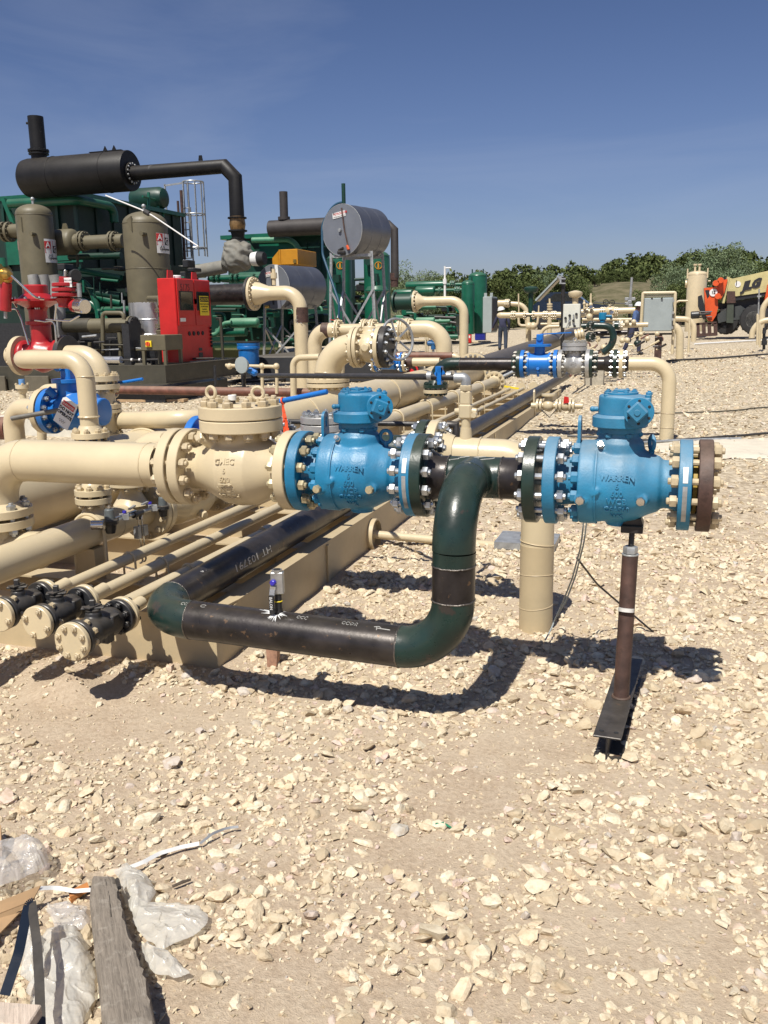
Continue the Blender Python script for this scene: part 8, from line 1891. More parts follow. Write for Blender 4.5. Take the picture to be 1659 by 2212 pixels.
mb = M(); p = at(1423, 722, Y=YB3+.3); p2 = at(1423, 775, Y=YB3+.3); mb.box((p.x, p.y, (p.z+p2.z)/2), (.20,.12, p.z-p2.z)); part('post', mb, RUST, t)
t = thing('grey_mast', at(1362, 700, Y=29), 'slim grey mast with clamps standing behind the second worker', 'mast')
ptube(t, 'mast', [(1365, 599), (1361, 650)], 2.6, 35.0, GALV, n=14); ptube(t, 'lower_mast', [(1361, 650), (1358, 730)], 3.2, 35.0, DARKST, n=14)
for x, y in ((1354, 646), (1368, 646), (1360, 652), (1362, 660), (1354, 656)): mb = M(); mb.box(at(x, y, Y=34.6), (.15,.1,.12), None, ch=.02); part('clamp', mb, GALV, t)
# risers right of it
def riser(pts, r, Y, lb, rad=.3, nm='cream_riser'):
    t = thing(nm, at(pts[0][0], pts[0][1], Y=Y), lb, 'pipe', 'cream risers beside the telehandler'); ptube(t, 'pipe', pts, r, Y, TAN, rad=rad, n=20); return t
riser([(1468, 775), (1469, 704), (1446, 702)], 8.2, 29.0, 'thick cream riser just right of the grey control box', .35)
riser([(1498, 738), (1500, 690), (1455, 688)], 5.8, 36.0, 'cream riser behind and right of the thickest one', .4)
riser([(1487, 762), (1490, 690), (1490, 689)], 2.4, 31.0, 'thin cream post between two risers')
riser([(1456, 730), (1457, 650), (1486, 650)], 2.2, 37.0, 'thin cream frame pipe joining the tan tank', .2)
riser([(1624, 730), (1625, 693), (1665, 691)], 6.0, 33.0, 'lower cream riser in front of the telehandler wheel', .5)
riser([(1643, 733), (1648, 655), (1672, 640)], 6.0, 34.0, 'taller cream riser arching over at the right edge', .6)
t = riser([(1636, 745), (1637, 680), (1638, 679)], 2.8, 30.5, 'thin cream post with a chained rod, right edge')
ptube(t, 'rod', [(1638, 680), (1640, 624)], 1.6, 30.5, GALV); mb = M(); mb.box(at(1640, 640, Y=30.4), (.12,.03,.05)); part('rod_arm', mb, GALV, t)
t = thing('black_hydrant', at(1655, 752), 'small black valve standpipe at the right picture edge', 'valve')
ptube(t, 'stand', [(1650, 755), (1651, 708)], 3.0, 29.5, BLACKP); 
for y, r in ((716, 4), (735, 5), (741, 6)): mb = M(); c = at(1651, y, Y=29.4); mb.cyl(c-V(0,0,.06), c+V(0,0,.06), r/sc(1651, y, 29.5), 10); part('fitting', mb, BLACKP, t)
ptube(t, 'tan_leg', [(1641, 750), (1642, 700)], 2.2, 29.6, TAN); ptube(t, 'tan_arm', [(1642, 737), (1650, 737)], 2, 29.6, TAN)
# tan upright tank
t = thing('tan_tank', at(1505, 720), 'tall cream vertical tank with a domed top left of the orange machine', 'tank')
cc_, rr_, hh_ = vvessel(t, 'shell', 1507, 585, 716, 20.5, 46.0, TAN, dome=.32, seam=[594])
for dx in (-1, 1): mb = M(); mb.box(cc_+V(rr_*dx, -.1, hh_-.12), (.06,.14,.45)); part('lifting_lug', mb, TAN, t)
for dx in (-.12, .08): mb = M(); mb.cyl(cc_+V(dx,0,hh_-.05), cc_+V(dx,0,hh_+.3), .05, 10); mb.cyl(cc_+V(dx,0,hh_+.25), cc_+V(dx,0,hh_+.32), .09, 10); part('top_nozzle', mb, TAN, t)
mb = M(); p = at(1482, 613, Y=46.0); mb.cyl(p, p+V(.35,0,0), .09, 14); mb.disc(p, XA, .18, .08, 20); part('side_nozzle', mb, TAN, t); mb = M(); p = at(1529, 607, Y=46.0); mb.cyl(p-V(.2,0,0), p+V(.12,0,0), .04, 10); part('side_stub', mb, TAN, t)
# telehandler
YT = 44.0
t = thing('telehandler', at(1590, 720, Y=YT), 'orange and cream telehandler with dark wheels and folded lifting boom', 'telehandler')
fT = lambda x, y, Y=YT: at(x, y, Y=Y)
def poly(nm, pts, Y, dep, mat): mb = M(); mb.prism([at(x, y, Y=Y) for x, y in pts], (0, dep, 0)); return part(nm, mb, mat, t)
bm_ = poly('boom', [(1562, 637), (1571, 597), (1582, 602), (1690, 578), (1694, 625), (1590, 640), (1585, 639)], YT, .75, BOOMC)
poly('boom_edge', [(1560, 655), (1573, 600), (1576, 600), (1565, 655)], YT-.05, .85, BOOMC)
poly('boom_underside', [(1585, 640), (1694, 624), (1694, 632), (1585, 650)], YT+.05, .6, BLACKP)
mb = M(); o_ = fT(1622, 617, YT-.02); o2 = fT(1640, 612.6, YT-.02); xd = (o2-o_).normalized(); text_mb('JLG', .50, .02, flat_fn(fT(1622, 623, YT-.02), xd, (0,0,1)), off=.035, shear=.25, mb=mb); part('boom_lettering', mb, INK, bm_)
mb = M(); text_mb('1', .34, .01, flat_fn(fT(1590.5, 617, YT-.02), xd, (0,0,1)), mb=mb); part('boom_mark', mb, INK, bm_)
mb = M(); mb.disc(fT(1594, 614, YT-.01), YA, .13, .02, 16); part('white_badge', mb, WHITE, bm_)
poly('carriage', [(1521, 622), (1550, 620), (1551, 665), (1547, 681), (1539, 694), (1531, 694), (1524, 680)], YT-.3, .9, ORANGE)
poly('carriage_slot', [(1523, 627), (1532, 626), (1532, 640), (1528, 645)], YT-.31, .02, BLACKP)
mb = M(); mb.disc(fT(1541, 632, YT-.33), YA, .17, .03, 24); bd = part('number_badge', mb, WHITE, t)
mb = M(); text_mb('12', .17, .004, flat_fn(fT(1541, 634.3, YT-.36), (1,0,0), (0,0,1)), off=.006, mb=mb); part('badge_number', mb, INK, bd)
poly('boom_head', [(1548, 607), (1572, 603), (1565, 632), (1556, 648), (1550, 643)], YT-.15, .8, ORANGE)
for x, y in ((1546, 612), (1556, 606), (1550, 640)): mb = M(); mb.disc(fT(x, y, YT-.2), YA, .13, .6, 16); part('pivot_pin', mb, ORANGE, t)
poly('hose_bundle', [(1538, 618), (1548, 608), (1570, 598), (1568, 603), (1550, 613), (1542, 620)], YT-.1, .3, BLACKP)
poly('tilt_cylinder', [(1508, 640), (1516, 637), (1522, 660), (1526, 690), (1519, 690), (1508, 662)], YT-.2, .5, BLACKP)
mb = M(); a = fT(1492, 681, YT-.6); mb.cyl(a, a+V(.38,0,.02), .17, 18, ch=.04); mb.cyl(a+V(.38,0,.02), fT(1535, 677, YT-.5), .06, 10); part('fork_shaft', mb, BLACKP, t)
for x in (1507, 1520, 1532, 1545): mb = M(); mb.bar(fT(x, 698, YT-.7), fT(x+1, 725, YT-.7), .16, .10, YA); part('fork', mb, RUST, t)
mb = M(); mb.bar(fT(1505, 724, YT-.7), fT(1548, 722, YT-.7), .12, .14); mb.bar(fT(1505, 700, YT-.7), fT(1548, 697, YT-.7), .10, .10); part('fork_frame', mb, RUST, t)
for (y0, y1) in ((674, 676), (686, 687)): mb = M(); mb.tube([fT(1500, y0, YT-.5), fT(1538, y1-3, YT-.5)], .03, 8); part('guard_rail', mb, BLACKP, t)
poly('front_axle_housing', [(1548, 680), (1575, 664), (1600, 660), (1612, 668), (1606, 690), (1575, 692), (1552, 698)], YT-.1, .7, paint('dark_grey_chassis', (.05,.055,.055), .5, dust=.3))
poly('chassis', [(1548, 655), (1660, 640), (1662, 672), (1600, 680), (1552, 668)], YT+.5, 1.2, BLACKP)
poly('rust_ballast', [(1571, 629), (1588, 629), (1589, 654), (1570, 655)], YT-.5, .3, RUST)
poly('ballast_lower', [(1571, 656), (1585, 656), (1584, 698), (1569, 697)], YT-.45, .25, paint('dark_green_block', (.045,.055,.04), .6))
for (x, y, r, Yw, wd) in ((1570, 694, 27, YT+.3, .6), (1632, 690, 31, YT-.3, .6)):
    c = fT(x, y, Yw); R_ = r/sc(x, y, Yw); c.z = max(c.z, gz(Yw)+R_-.03); ax_ = V(.25, 1, 0).normalized()
    mb = M(); mb.lathe(c-ax_*wd/2, ax_, [(0,R_*.60), (.03,R_*.92), (.10,R_), (wd-.10,R_), (wd-.03,R_*.92), (wd,R_*.60)], 40); ty = part('tyre', mb, RUBBER, t)
    mb = M(); fr = M().frame(ax_)
    for k in range(26):
        a0 = 2*math.pi*k/26; p = c+(fr[1]*math.cos(a0)+fr[2]*math.sin(a0))*(R_*1.0); q = Matrix((ax_, (fr[1]*math.cos(a0)+fr[2]*math.sin(a0)), ax_.cross(fr[1]*math.cos(a0)+fr[2]*math.sin(a0)))).transposed(); mb.box(p-ax_*(.12 if k % 2 else -.12), (.26,.05,.09), q, ch=.01)
    part('tread_lugs', mb, RUBBER, ty, kind='stuff')
    mb = M(); mb.lathe(c-ax_*(wd/2+.0), ax_, [(0,R_*.58), (.06,R_*.52), (.10,R_*.22), (.04,R_*.2)], 28); part('rim', mb, paint('grey_rim', (.22,.22,.21), .5) if x > 1600 else BLACKP, t)
poly('cab_pillar', [(1650, 660), (1658, 615), (1690, 600), (1690, 660)], YT-.2, .9, ORANGE); poly('cab_glass', [(1659, 640), (1663, 618), (1688, 612), (1688, 640)], YT-.22, .02, GLASSD)
# lines and cables on the ground
def ground_line(pts, r, mat, label, cat='cable', lift=.01, n=6):
    P_ = [at(*p) for p in pts]; Q = []
    for i in range(len(P_)-1):
        m_ = 10
        for k in range(m_): q = P_[i].lerp(P_[i+1], k/m_); Q.append(q)
    Q.append(P_[-1]); rr = random.Random(len(pts))
    for q in Q: q.z = float(ground_h(np.array([q.x]), np.array([q.y]))[0])+r+lift; q.x += rr.uniform(-.01, .01)
    mb = M(); mb.tube(Q, r, n); return solo('ground_line', mb, mat, label, cat)
ground_line([(1500, 747), (1600, 741), (1680, 736)], .035, WHITE, 'white plastic pipe lying across the yard below the orange machine', 'pipe', .03, 8)
ground_line([(1440, 783), (1560, 777), (1680, 767)], .028, BLACKP, 'long black hose lying across the yard right of the far riser', 'hose', .03, 8)
ground_line([(1395, 893), (1470, 893), (1560, 891), (1680, 881)], .012, OLIVED, 'thin grey cable across the gravel right of the gear operator')
ground_line([(1225, 945), (1330, 950), (1430, 957), (1540, 948), (1680, 938)], .016, BLACKP, 'thin dark conduit crossing behind the right teal valve')
ground_line([(1260, 962), (1340, 963), (1450, 957), (1600, 951)], .020, GALV, 'grey conduit lying just in front of the dark one')
t = thing('loose_wires', at(1190, 1350), 'loose grey wires hanging down from the valve to the gravel by the buried riser', 'wire')
for pts in ([(1262, 1118, 3.9), (1255, 1180, 3.95), (1236, 1250, 4.1), (1212, 1310, 4.3), (1196, 1345, 4.4)], [(1268, 1118, 3.95), (1262, 1170, 4.0), (1243, 1245, 4.15), (1222, 1300, 4.3), (1200, 1335, 4.45)], [(1196, 1345, 4.4), (1190, 1360, 4.32), (1178, 1382, 4.22)]):
    mb = M(); mb.tube(fillet([at(x, y, Y=Y) for x, y, Y in pts], .3, 5), .0042, 6); part('wire', mb, GREYB, t)
mb = M(); mb.tube(fillet([at(1246, 1205, Y=4.1), at(1290, 1262, Y=4.35), at(1340, 1305, Y=4.5), at(1412, 1366)], .3, 5), .005, 6); part('twisted_wire', mb, DARKST, t)
q = at(590, 1440); mb = M(); mb.prism([q+V(-.030,0,-.05), q+V(.012,0,-.05), q+V(.03,0,.13), q+V(-.035,0,.13)], (0,.035,0)); solo('wooden_stake', mb, paint('pinkish_wood', (.36,.20,.13), .8, var=.25, vs_=25, bump=.2), 'short pinkish wooden stake in the stones under the cross pipe', 'stake')
q = at(957, 1790); mb = M(); mb.tube([q+V(-.025,0,.012), q+V(0,.004,.016), q+V(.035,-.003,.008)], [.004,.006,.002], 6); solo('green_scrap', mb, paint('green_plastic', (.01,.16,.08), .4), 'tiny dark green plastic scrap on the bare dirt in the lower middle', 'scrap')
# packed caliche track at the right
def track(pts):
    P_ = [at(*p) for p in pts]; c = sum(P_, V(0,0,0))/len(P_); rr = random.Random(4); out = []
    for i in range(len(P_)):
        for k in range(14): q = P_[i].lerp(P_[(i+1) % len(P_)], k/14); out.append(q+V(rr.uniform(-.05,.05), rr.uniform(-.05,.05), 0))
    n = 7; vs_ = []; fs = []; m_ = len(out)
    for j in range(n+1):
        for q in out: w = c.lerp(q, (j+.001)/n); vs_.append((w.x, w.y, float(ground_h(np.array([w.x]), np.array([w.y]))[0])+.030-.022*(j == n)))
    for j in range(n):
        for k in range(m_): fs.append((j*m_+k, j*m_+(k+1) % m_, (j+1)*m_+(k+1) % m_, (j+1)*m_+k))
    mb = M(); mb.add(vs_, fs); return struct('caliche_track', mb, paint('packed_caliche', (.60,.54,.43), .95, var=.07, vs_=4, bump=.25, bs=70), ang=80)
track([(1395, 962), (1500, 952), (1620, 948), (1760, 944), (1800, 1000), (1650, 992), (1545, 992), (1440, 984)])
# ------------------------------------------------------------------ workers
def person(loc, yaw, joints, radii, edges, zones, mats, label, hat, name='person', s=1.0):
    t = thing(name, loc, label, 'person'); me = bpy.data.meshes.new('body'); names = list(joints)
    me.from_pydata([joints[k] for k in names], [], []); me.from_pydata if False else None
    me = bpy.data.meshes.new('body'); me.from_pydata([joints[k] for k in names], [(names.index(a), names.index(b_)) for a, b_ in edges], [])
    o = bpy.data.objects.new('body', me); COL.objects.link(o); sk = o.modifiers.new('skin', 'SKIN'); sk.use_smooth_shade = True
    for i, k in enumerate(names):
        r = radii[k]; o.data.skin_vertices[0].data[i].radius = r if isinstance(r, tuple) else (r, r)
    o.data.skin_vertices[0].data[names.index('pelvis')].use_root = True
    sb = o.modifiers.new('sub', 'SUBSURF'); sb.levels = 2; sb.render_levels = 2
    dg = bpy.context.evaluated_depsgraph_get(); m2 = bpy.data.meshes.new_from_object(o.evaluated_get(dg)); bpy.data.objects.remove(o)
    Rm = Matrix.Rotation(yaw, 4, 'Z') @ Matrix.Scale(s, 4)
    idx = []
    for p in m2.polygons: idx.append(zones(p.center))
    m2.materials.clear()
    for m in mats: m2.materials.append(m)
    m2.polygons.foreach_set('material_index', idx); m2.polygons.foreach_set('use_smooth', [True]*len(m2.polygons)); m2.transform(Rm)
    b = bpy.data.objects.new('body', m2); COL.objects.link(b); b.parent = t; ORG[b.name] = Vector(loc)
    h = Vector(joints['head']); mb = M(); T = Matrix.Translation(Vector(loc)) @ Rm
    hc = h+V(0,0,.055); pr = [(-.02,.118), (-.012,.150), (0,.135), (.03,.128), (.07,.112), (.105,.075), (.120,.025)]
    mb.lathe((0,0,0), ZA, pr, 28); mb.box((0,0,.09), (.03,.20,.05), None, ch=.01)
    tilt = Matrix.Rotation(hat[0], 4, 'X') @ Matrix.Rotation(hat[1], 4, 'Y')
    mb.v = [tuple(T @ (hc + (tilt @ Vector(v)))) for v in mb.v]; part('hard_hat', mb, WHITE, t)
    return t
def hand(J, Rr, E, side, wrist, d, spread):
    """palm and five fingers rooted at the wrist"""
    w = Vector(wrist); d = Vector(d).normalized(); s_ = Vector(spread).normalized(); palm = w+d*.06
    J['palm'+side] = tuple(palm); Rr['palm'+side] = (.034, .016); E.append(('wrist'+side, 'palm'+side))
    for i, (o_, L) in enumerate(((-.030, .060), (-.010, .072), (.010, .068), (.028, .054))):
        a = palm+d*.045+s_*o_; b_ = a+d*L*.5+V(0,0,-.004); c = b_+d*L*.4+s_.cross(d)*.018
        for n_, p, r in (('a', a, .0095), ('b', b_, .0088), ('c', c, .0075)): J['f%d%s%s' % (i, n_, side)] = tuple(p); Rr['f%d%s%s' % (i, n_, side)] = r
        E += [('palm'+side, 'f%da%s' % (i, side)), ('f%da%s' % (i, side), 'f%db%s' % (i, side)), ('f%db%s' % (i, side), 'f%dc%s' % (i, side))]
    a = palm-d*.02-s_*.035; b_ = a+d*.035-s_*.02
    J['tha'+side] = tuple(a); J['thb'+side] = tuple(b_); Rr['tha'+side] = .011; Rr['thb'+side] = .009; E += [('palm'+side, 'tha'+side), ('tha'+side, 'thb'+side)]
# worker 1: seen from behind, leaning to his left, left hand reaching down
J = dict(pelvis=(0,0,.93), waist=(-.01,0,1.05), chest=(-.03,.03,1.27), neck=(-.06,.06,1.44), head=(-.09,.09,1.57), crown=(-.10,.09,1.66), nose=(-.10,.19,1.57),
 hipL=(-.10,0,.88), kneeL=(-.115,.05,.50), ankleL=(-.12,-.02,.09), toeL=(-.13,.15,.04), hipR=(.10,0,.88), kneeR=(.115,-.02,.49), ankleR=(.12,-.10,.09), toeR=(.14,.07,.04),
 shoL=(-.21,.03,1.37), elbL=(-.33,.06,1.12), wristL=(-.42,.16,.90), shoR=(.16,.02,1.35), elbR=(.24,-.03,1.10), wristR=(.22,.08,.88))
Rr = dict(pelvis=(.17,.125), waist=(.175,.12), chest=(.20,.13), neck=.066, head=(.080,.095), crown=.065, nose=.018, hipL=.115, kneeL=.088, ankleL=.070, toeL=.050, hipR=.115, kneeR=.088, ankleR=.070, toeR=.050,
 shoL=.085, elbL=.062, wristL=.040, shoR=.085, elbR=.062, wristR=.040)
E = [('pelvis','waist'), ('waist','chest'), ('chest','neck'), ('neck','head'), ('head','crown'), ('head','nose'), ('pelvis','hipL'), ('hipL','kneeL'), ('kneeL','ankleL'), ('ankleL','toeL'), ('pelvis','hipR'), ('hipR','kneeR'), ('kneeR','ankleR'), ('ankleR','toeR'),
 ('chest','shoL'), ('shoL','elbL'), ('elbL','wristL'), ('chest','shoR'), ('shoR','elbR'), ('elbR','wristR')]
hand(J, Rr, E, 'L', J['wristL'], (-.3,.3,-.9), (.2,.9,.2)); hand(J, Rr, E, 'R', J['wristR'], (0,.4,-.9), (0,.9,.3))
def z1_(c):
    if c.z < .10: return 3
    if c.z > 1.47: return 2
    if abs(c.x) > .30 and c.z < .90 or (c.x > .17 and c.y > .07 and c.z < .88 and c.z > .6) : return 2
    return 1 if c.z < .93 and abs(c.x) < .26 else 0
person(at(1086, 758), math.radians(6), J, Rr, E, z1_, [NAVY, JEANS, SKIN, BLACKP], 'worker in navy shirt and white hard hat seen from behind near the grey cabinet', (.15, -.2), s=1.0)
# worker 2: in profile, facing right, stepping forward
J2 = dict(pelvis=(0,0,.94), waist=(.02,0,1.06), chest=(.05,0,1.28), neck=(.09,0,1.45), head=(.13,0,1.58), crown=(.12,0,1.67), nose=(.235,0,1.565), chin=(.19,0,1.50),
 hipL=(0,.10,.89), kneeL=(.16,.11,.52), ankleL=(.17,.11,.09), toeL=(.33,.11,.04), hipR=(0,-.10,.89), kneeR=(-.12,-.11,.52), ankleR=(-.30,-.11,.13), toeR=(-.17,-.11,.04),
 shoL=(.05,.19,1.38), elbL=(.18,.22,1.15), wristL=(.38,.18,1.18), shoR=(.04,-.19,1.38), elbR=(.06,-.24,1.11), wristR=(.24,-.22,.98))
R2 = dict(Rr); R2.update(chin=.035, nose=.016)
R2 = {k: v for k, v in R2.items() if k in J2}; R2['pelvis'] = (.12,.14); R2['waist'] = (.11,.14); R2['chest'] = (.12,.17)
E2 = [e for e in E if e[0] in J2 and e[1] in J2] + [('head', 'chin')]
hand(J2, R2, E2, 'L', J2['wristL'], (1,-.1,-.1), (0,.3,.9)); hand(J2, R2, E2, 'R', J2['wristR'], (.8,0,-.5), (.3,.2,.9))
def z2_(c):
    if c.z < .10: return 3
    if c.z > 1.475: return 2
    if c.x > .26 and c.z > .8: return 2
    return 1 if c.z < .94 and c.x < .30 else 0
person(at(1367, 767), math.radians(-8), J2, R2, E2, z2_, [BLUEC, NAVY, SKIN, BLACKP], 'worker in blue shirt and white hard hat stepping right behind the far pipes', (0, .08), s=1.02)

# ------------------------------------------------------------------ rubbish in the lower left corner
_ga = at(228, 1893, Z=.04); _gb = at(280, 2215, Z=.05); GRAIN = math.atan2((_ga-_gb).x, (_ga-_gb).y)  # heading of the timber
def woodmat(name, a, b_):
    m, nt, b = newmat(name); tc = nnode(nt, 'ShaderNodeNewGeometry'); mp = nnode(nt, 'ShaderNodeMapping'); mp.inputs['Scale'].default_value = (26, 1.5, 26); mp.vector_type = 'TEXTURE'; mp.inputs['Scale'].default_value = (1/26, 1/1.5, 1/26); mp.inputs['Rotation'].default_value = (0, 0, -GRAIN); nt.links.new(tc.outputs['Position'], mp.inputs[0])
    n = noise_t(nt, 6, 9, .72, mp.outputs[0], .25); c = ramp(nt, n, [(.28, a), (.5, b_), (.75, tuple(q*1.35 for q in b_))]); n2 = noise_t(nt, 25, 5, .6, tc.outputs['Position'])
    c = mixc(nt, ramp(nt, n2, [(.55, (0,0,0)), (.7, (.6,.6,.6))]), c, (.38,.34,.28)); nt.links.new(c, b.inputs['Base Color']); b.inputs['Roughness'].default_value = .9
    bp = nnode(nt, 'ShaderNodeBump'); bp.inputs['Strength'].default_value = .8; bp.inputs['Distance'].default_value = .006; nt.links.new(n, bp.inputs['Height']); nt.links.new(bp.outputs[0], b.inputs['Normal']); return m
WEATH = woodmat('weathered_timber', (.10,.082,.062), (.225,.19,.15))
def at_z(px, py, h): return at(px, py, Z=-.05+h)
# timber: built from cross sections so that its edges stay ragged
secs = [(198, 1893, 252, 1893, .085), (192, 1935, 258, 1925, .090), (198, 1985, 272, 1985, .090), (203, 2050, 292, 2045, .090), (213, 2120, 318, 2110, .095), (220, 2215, 338, 2215, .10), (225, 2300, 360, 2300, .10)]
mb = M(); rr = random.Random(8); ring = []
N_ = 40
for i in range(N_+1):
    f = i/N_*(len(secs)-1); k = min(int(f), len(secs)-2); g = f-k; s0, s1 = secs[k], secs[k+1]; L_ = [a+(b2-a)*g for a, b2 in zip(s0, s1)]
    pl, pr_ = at_z(L_[0], L_[1], L_[4]), at_z(L_[2], L_[3], L_[4]); ch_ = rr.uniform(-.003, .003)
    w_ = pr_-pl; d = w_.normalized(); j = lambda: rr.uniform(-.0025, .0025)
    top = [pl+V(0,0,-.012+j()), pl+d*(.008+j())+V(0,0,j()), pl+w_*.35+V(0,0,.002+j()), pl+w_*.7+V(0,0,.001+j()), pr_-d*(.006+j()*2)+V(0,0,j()), pr_+V(0,0,-.014+j())]
    ring.append(top+[pr_+V(j(),j(),-.105), pl+V(j(),j(),-.105)])
vs_ = [p for r_ in ring for p in r_]; m_ = 8; fs = []
for i in range(N_):
    for j2 in range(m_): fs.append((i*m_+j2, i*m_+(j2+1) % m_, (i+1)*m_+(j2+1) % m_, (i+1)*m_+j2))
fs += [tuple(range(m_)), tuple(N_*m_+j2 for j2 in range(m_))[::-1]]
mb.add(vs_, fs); t = thing('timber_post', at(260, 2050), 'weathered grey timber lying towards the camera in the lower left', 'timber'); part('timber', mb, WEATH, t, ang=50)
mb = M(); mb.tube([at_z(253, 1900, .088), at_z(258, 1918, .093)], .006, 6); mb.tube([at_z(228, 1900, .087), at_z(236, 1935, .0905), at_z(240, 1980, .0915)], .0012, 5); part('split', mb, DARKST, t)
def plastic_mat(name, col, alpha, rough=.28):
    m, nt, b = newmat(name); out = nt.nodes['Material Output']; tr = nnode(nt, 'ShaderNodeBsdfTranslucent'); tr.inputs[0].default_value = (*col, 1); tp = nnode(nt, 'ShaderNodeBsdfTransparent'); m1 = nnode(nt, 'ShaderNodeMixShader'); m2 = nnode(nt, 'ShaderNodeMixShader')
    b.inputs['Base Color'].default_value = (*col, 1); b.inputs['Roughness'].default_value = rough; b.inputs['Specular IOR Level'].default_value = .7
    bp = nnode(nt, 'ShaderNodeBump'); bp.inputs['Strength'].default_value = .35; bp.inputs['Distance'].default_value = .01; nt.links.new(noise_t(nt, 28, 5, .5, geo_pos(nt), 2.0), bp.inputs['Height']); nt.links.new(bp.outputs[0], b.inputs['Normal'])
    m1.inputs[0].default_value = .35; nt.links.new(b.outputs[0], m1.inputs[1]); nt.links.new(tr.outputs[0], m1.inputs[2]); m2.inputs[0].default_value = alpha; nt.links.new(m1.outputs[0], m2.inputs[1]); nt.links.new(tp.outputs[0], m2.inputs[2]); nt.links.new(m2.outputs[0], out.inputs[0]); return m
POLY = plastic_mat('white_plastic_film', (.82,.80,.73), .30, .2); CLEAR = plastic_mat('clear_plastic_bag', (.72,.70,.68), .45, .18)
def film(outline, hmax, seed, mat, label, cat='plastic sheet', folds=12, base=.012, group=None, gather=None):
    """thin crumpled film: outline on the ground in survey pixels; long folds fan out of a gathered point"""
    cx_ = sum(p[0] for p in outline)/len(outline); cy_ = sum(p[1] for p in outline)/len(outline); n = 150; m = 60; rr = random.Random(seed); vs_ = []
    gp = gather or outline[rr.randrange(len(outline))]; G = at(gp[0], gp[1], Z=-.04); C0 = at(cx_, cy_, Z=-.04); ax_ = (C0-G).normalized() if (C0-G).length > .01 else V(1,0,0); sd = V(-ax_.y, ax_.x, 0)
    fd = [(rr.uniform(-.35, .35), rr.uniform(60, 190), rr.uniform(0, 6.28), rr.uniform(.4, 1)) for _ in range(7)]
    def edge(a):
        f = (a/(2*math.pi) % 1)*len(outline); k = int(f); g = f-k; p, q = outline[k % len(outline)], outline[(k+1) % len(outline)]; return p[0]+(q[0]-p[0])*g, p[1]+(q[1]-p[1])*g
    def P_(ex, ey, r):
        x, y = cx_+(ex-cx_)*r, cy_+(ey-cy_)*r; p = at(x, y, Z=-.04); q = V(p.x, p.y, 0); d = p-G
        lon, lat = d.dot(ax_), d.dot(sd); h = hmax*(max(0, 1-r**3))**.8; k = 0
        wob = .012*noise.noise(q*14+V(seed,0,0))
        for tl, fr, ph, am in fd:
            u = (lat+tl*lon+wob)*fr/(1+5*max(0, lon)); tri = abs(((u+ph)/math.pi) % 2 - 1); k += am*(tri**1.6-.35)
        cr_ = abs(noise.noise(q*26+V(0,seed,2))); k2 = (1-min(1, cr_*5))**2
        return p+V(.008*noise.noise(q*30), .008*noise.noise(q*30+V(5,5,5)), base+h*(.45+1.1*abs(noise.noise(q*7+V(seed,1,0)))) + .0052*k*(.3+.7*min(1, (1-r)*5)) + .005*k2*(1-r**4))
    vs_.append(P_(cx_, cy_, 0)); fs = []
    for j in range(1, m+1):
        for k in range(n): ex, ey = edge(2*math.pi*k/n); s_ = 1+.035*noise.noise(V(k*.35, seed, 0)); vs_.append(P_(cx_+(ex-cx_)*s_, cy_+(ey-cy_)*s_, j/m))
    for k in range(n): fs.append((0, 1+k, 1+(k+1) % n))
    for j in range(m-1):
        for k in range(n): a = 1+j*n+k; b2 = 1+j*n+(k+1) % n; fs.append((a, a+n, b2+n, b2))
    mb = M(); mb.add(vs_, fs); return solo('plastic_sheet', mb, mat, label, cat, group, ang=50)
GPL = 'crumpled plastic film around the timber'
film([(283, 1967), (322, 1957), (385, 1958), (430, 1965), (450, 1985), (447, 2010), (418, 2030), (380, 2044), (352, 2060), (318, 2040), (292, 2010)], .022, 3, POLY, 'white plastic sheet lobe lying right of the timber', group=GPL, gather=(290, 1985))
film([(248, 1888), (268, 1876), (305, 1888), (322, 1905), (338, 1935), (325, 1960), (300, 1985), (278, 1975), (262, 1935)], .045, 5, POLY, 'bunched white plastic standing behind the timber top', group=GPL, gather=(285, 1985))
film([(305, 2045), (340, 2055), (372, 2070), (412, 2112), (380, 2122), (330, 2110), (312, 2090)], .02, 8, POLY, 'shaded grey strip of plastic under the right side of the timber', group=GPL)
film([(103, 2015), (165, 2008), (190, 2050), (207, 2110), (205, 2170), (180, 2220), (130, 2260), (80, 2230), (60, 2150), (75, 2070)], .06, 11, POLY, 'largest crumpled white plastic bag left of the timber', 'plastic bag', 12, group=GPL, gather=(130, 2008))
film([(38, 2035), (75, 2025), (100, 2060), (75, 2140), (50, 2120)], .06, 13, POLY, 'white plastic flap between the two black straps', group=GPL)
film([(-30, 1860), (40, 1843), (85, 1850), (108, 1875), (108, 1900), (80, 1918), (30, 1940), (-30, 1960)], .07, 17, CLEAR, 'clear glossy plastic bag bulging at the left edge', 'plastic bag', 10, base=.05, group=GPL)
film([(100, 1960), (190, 1965), (195, 2010), (120, 2020)], .025, 19, CLEAR, 'shaded clear film lying between bag and timber', group=GPL)
mb = M(); P0, P1, P2, P3 = at_z(-40, 1965, .07), at_z(88, 1915, .075), at_z(75, 1940, .05), at_z(-40, 2060, .03)
mb.prism([P0, P1, P2, P3], (0,0,.004)); mb.prism([at_z(-40, 1990, .066), at_z(62, 1950, .068), at_z(20, 1985, .04), at_z(-40, 2060, .03)], (0,0,.003)); solo('cardboard_flap', mb, CARD, 'torn brown cardboard flap under the clear bag', 'cardboard')
mb = M(); mb.prism([at_z(-20, 1790, .05), at_z(4, 1800, .05), at_z(5, 1850, .02), at_z(-20, 1850, .02)], (0,0,.03)); solo('cardboard_box', mb, CARD, 'corner of a brown cardboard box at the left edge above the clear bag', 'cardboard')
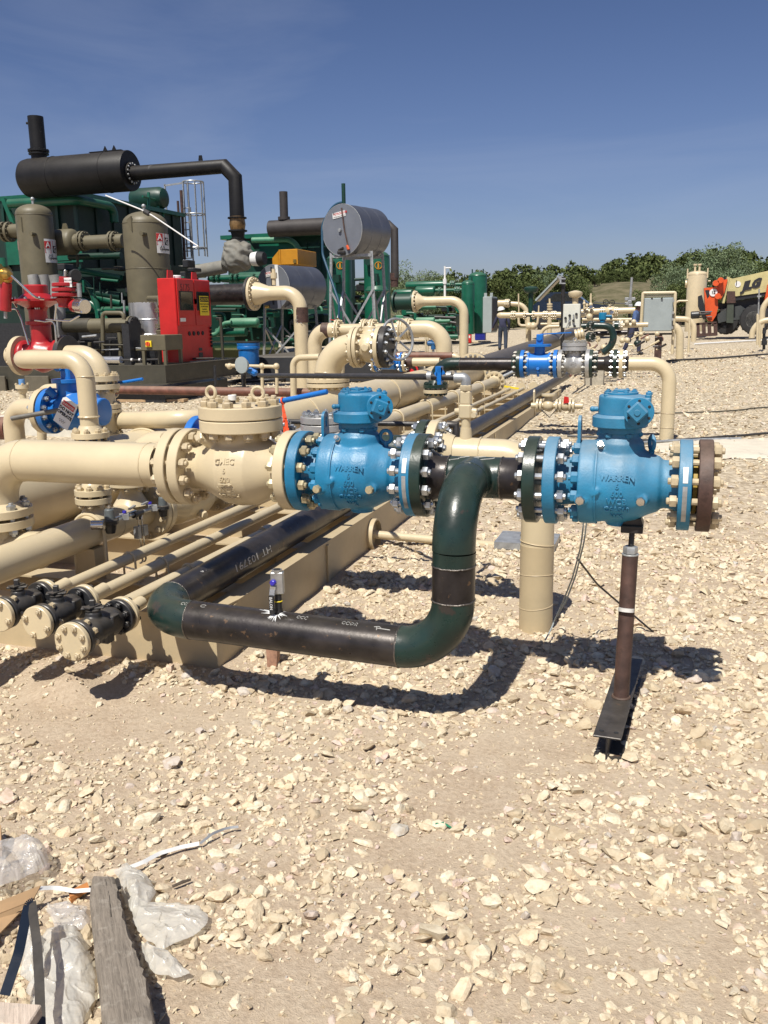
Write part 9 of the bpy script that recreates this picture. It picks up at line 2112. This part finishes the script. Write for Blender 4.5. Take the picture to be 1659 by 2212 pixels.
def strap(pts, w, mat, label, th=.0016, grp=None):
    P_ = [at_z(*p) for p in pts]; P_ = fillet(P_, .05, 6); mb = M()
    for i in range(len(P_)-1): 
        a, b2 = P_[i], P_[i+1]; d = (b2-a); sd = d.cross((a+b2)/2-Cv).normalized()*w/2; nn_ = d.cross(sd).normalized()*th; mb.add([a-sd, a+sd, b2+sd, b2-sd, a-sd+nn_, a+sd+nn_, b2+sd+nn_, b2-sd+nn_], [(0,1,2,3), (7,6,5,4), (0,4,5,1), (2,6,7,3), (0,3,7,4), (1,5,6,2)])
    return solo('strap', mb, mat, label, 'strap', grp)
NAVYS = paint('navy_black_strap', (.012,.018,.030), .35, bump=.02)
strap([(10, 2150, .10), (40, 2060, .16), (62, 1952, .18), (72, 1949, .18)], .024, NAVYS, 'shiny blue black strap rising left of the white bag')
strap([(68, 1949, .18), (80, 2040, .16), (85, 2120, .13), (88, 2220, .10)], .022, BLACKP, 'dull black strap falling in front of the white bag')
strap([(83, 1919, .07), (120, 1917, .05), (160, 1925, .04), (196, 1922, .06)], .011, WHITE, 'short white strap between the cardboard and the timber top')
strap([(264, 1880, .03), (310, 1862, .03), (345, 1843, .025), (390, 1830, .02), (430, 1822, .02)], .012, WHITE, 'long white strap trailing from the plastic across the stones')
strap([(432, 1822, .02), (460, 1800, .03), (490, 1788, .02), (515, 1786, .02)], .008, GALV, 'grey curled strap tail on the stones')
mb = M(); a, b2 = at_z(150, 1935, .02), at_z(192, 1915, .03); mb.bar(a, b2, .03, .012); mb.bar(at_z(150, 1945, .01), at_z(178, 1925, .02), .02, .01); solo('wood_chip', mb, paint('orange_wood', (.42,.17,.05), .7, var=.2), 'orange brown broken piece of wood just left of the timber top', 'wood')
mb = M(); mb.box(at_z(20, 2200, .16), (.12,.06,.03), Matrix.Rotation(.2, 3, 'Z'), ch=.003); solo('sawn_board', mb, woodmat('pale_board', (.42,.33,.25), (.55,.45,.36)), 'pale sawn board end in the bottom left corner', 'board')
mb = M(); mb.box(at_z(335, 1968+0, .01)+V(0,0,.0), (.012,.014,.012), Matrix.Rotation(.4, 3, 'Z'), ch=.002); solo('small_nut', mb, DARKST, 'small dark metal nut by the bunched plastic', 'nut')
mb = M(); mb.tube([at_z(372, 1915, .012), at_z(395, 1905, .016), at_z(412, 1900, .012)], [.004,.005,.003], 6); solo('twig', mb, BARK, 'short brown twig on the dirt right of the bunched plastic', 'twig')
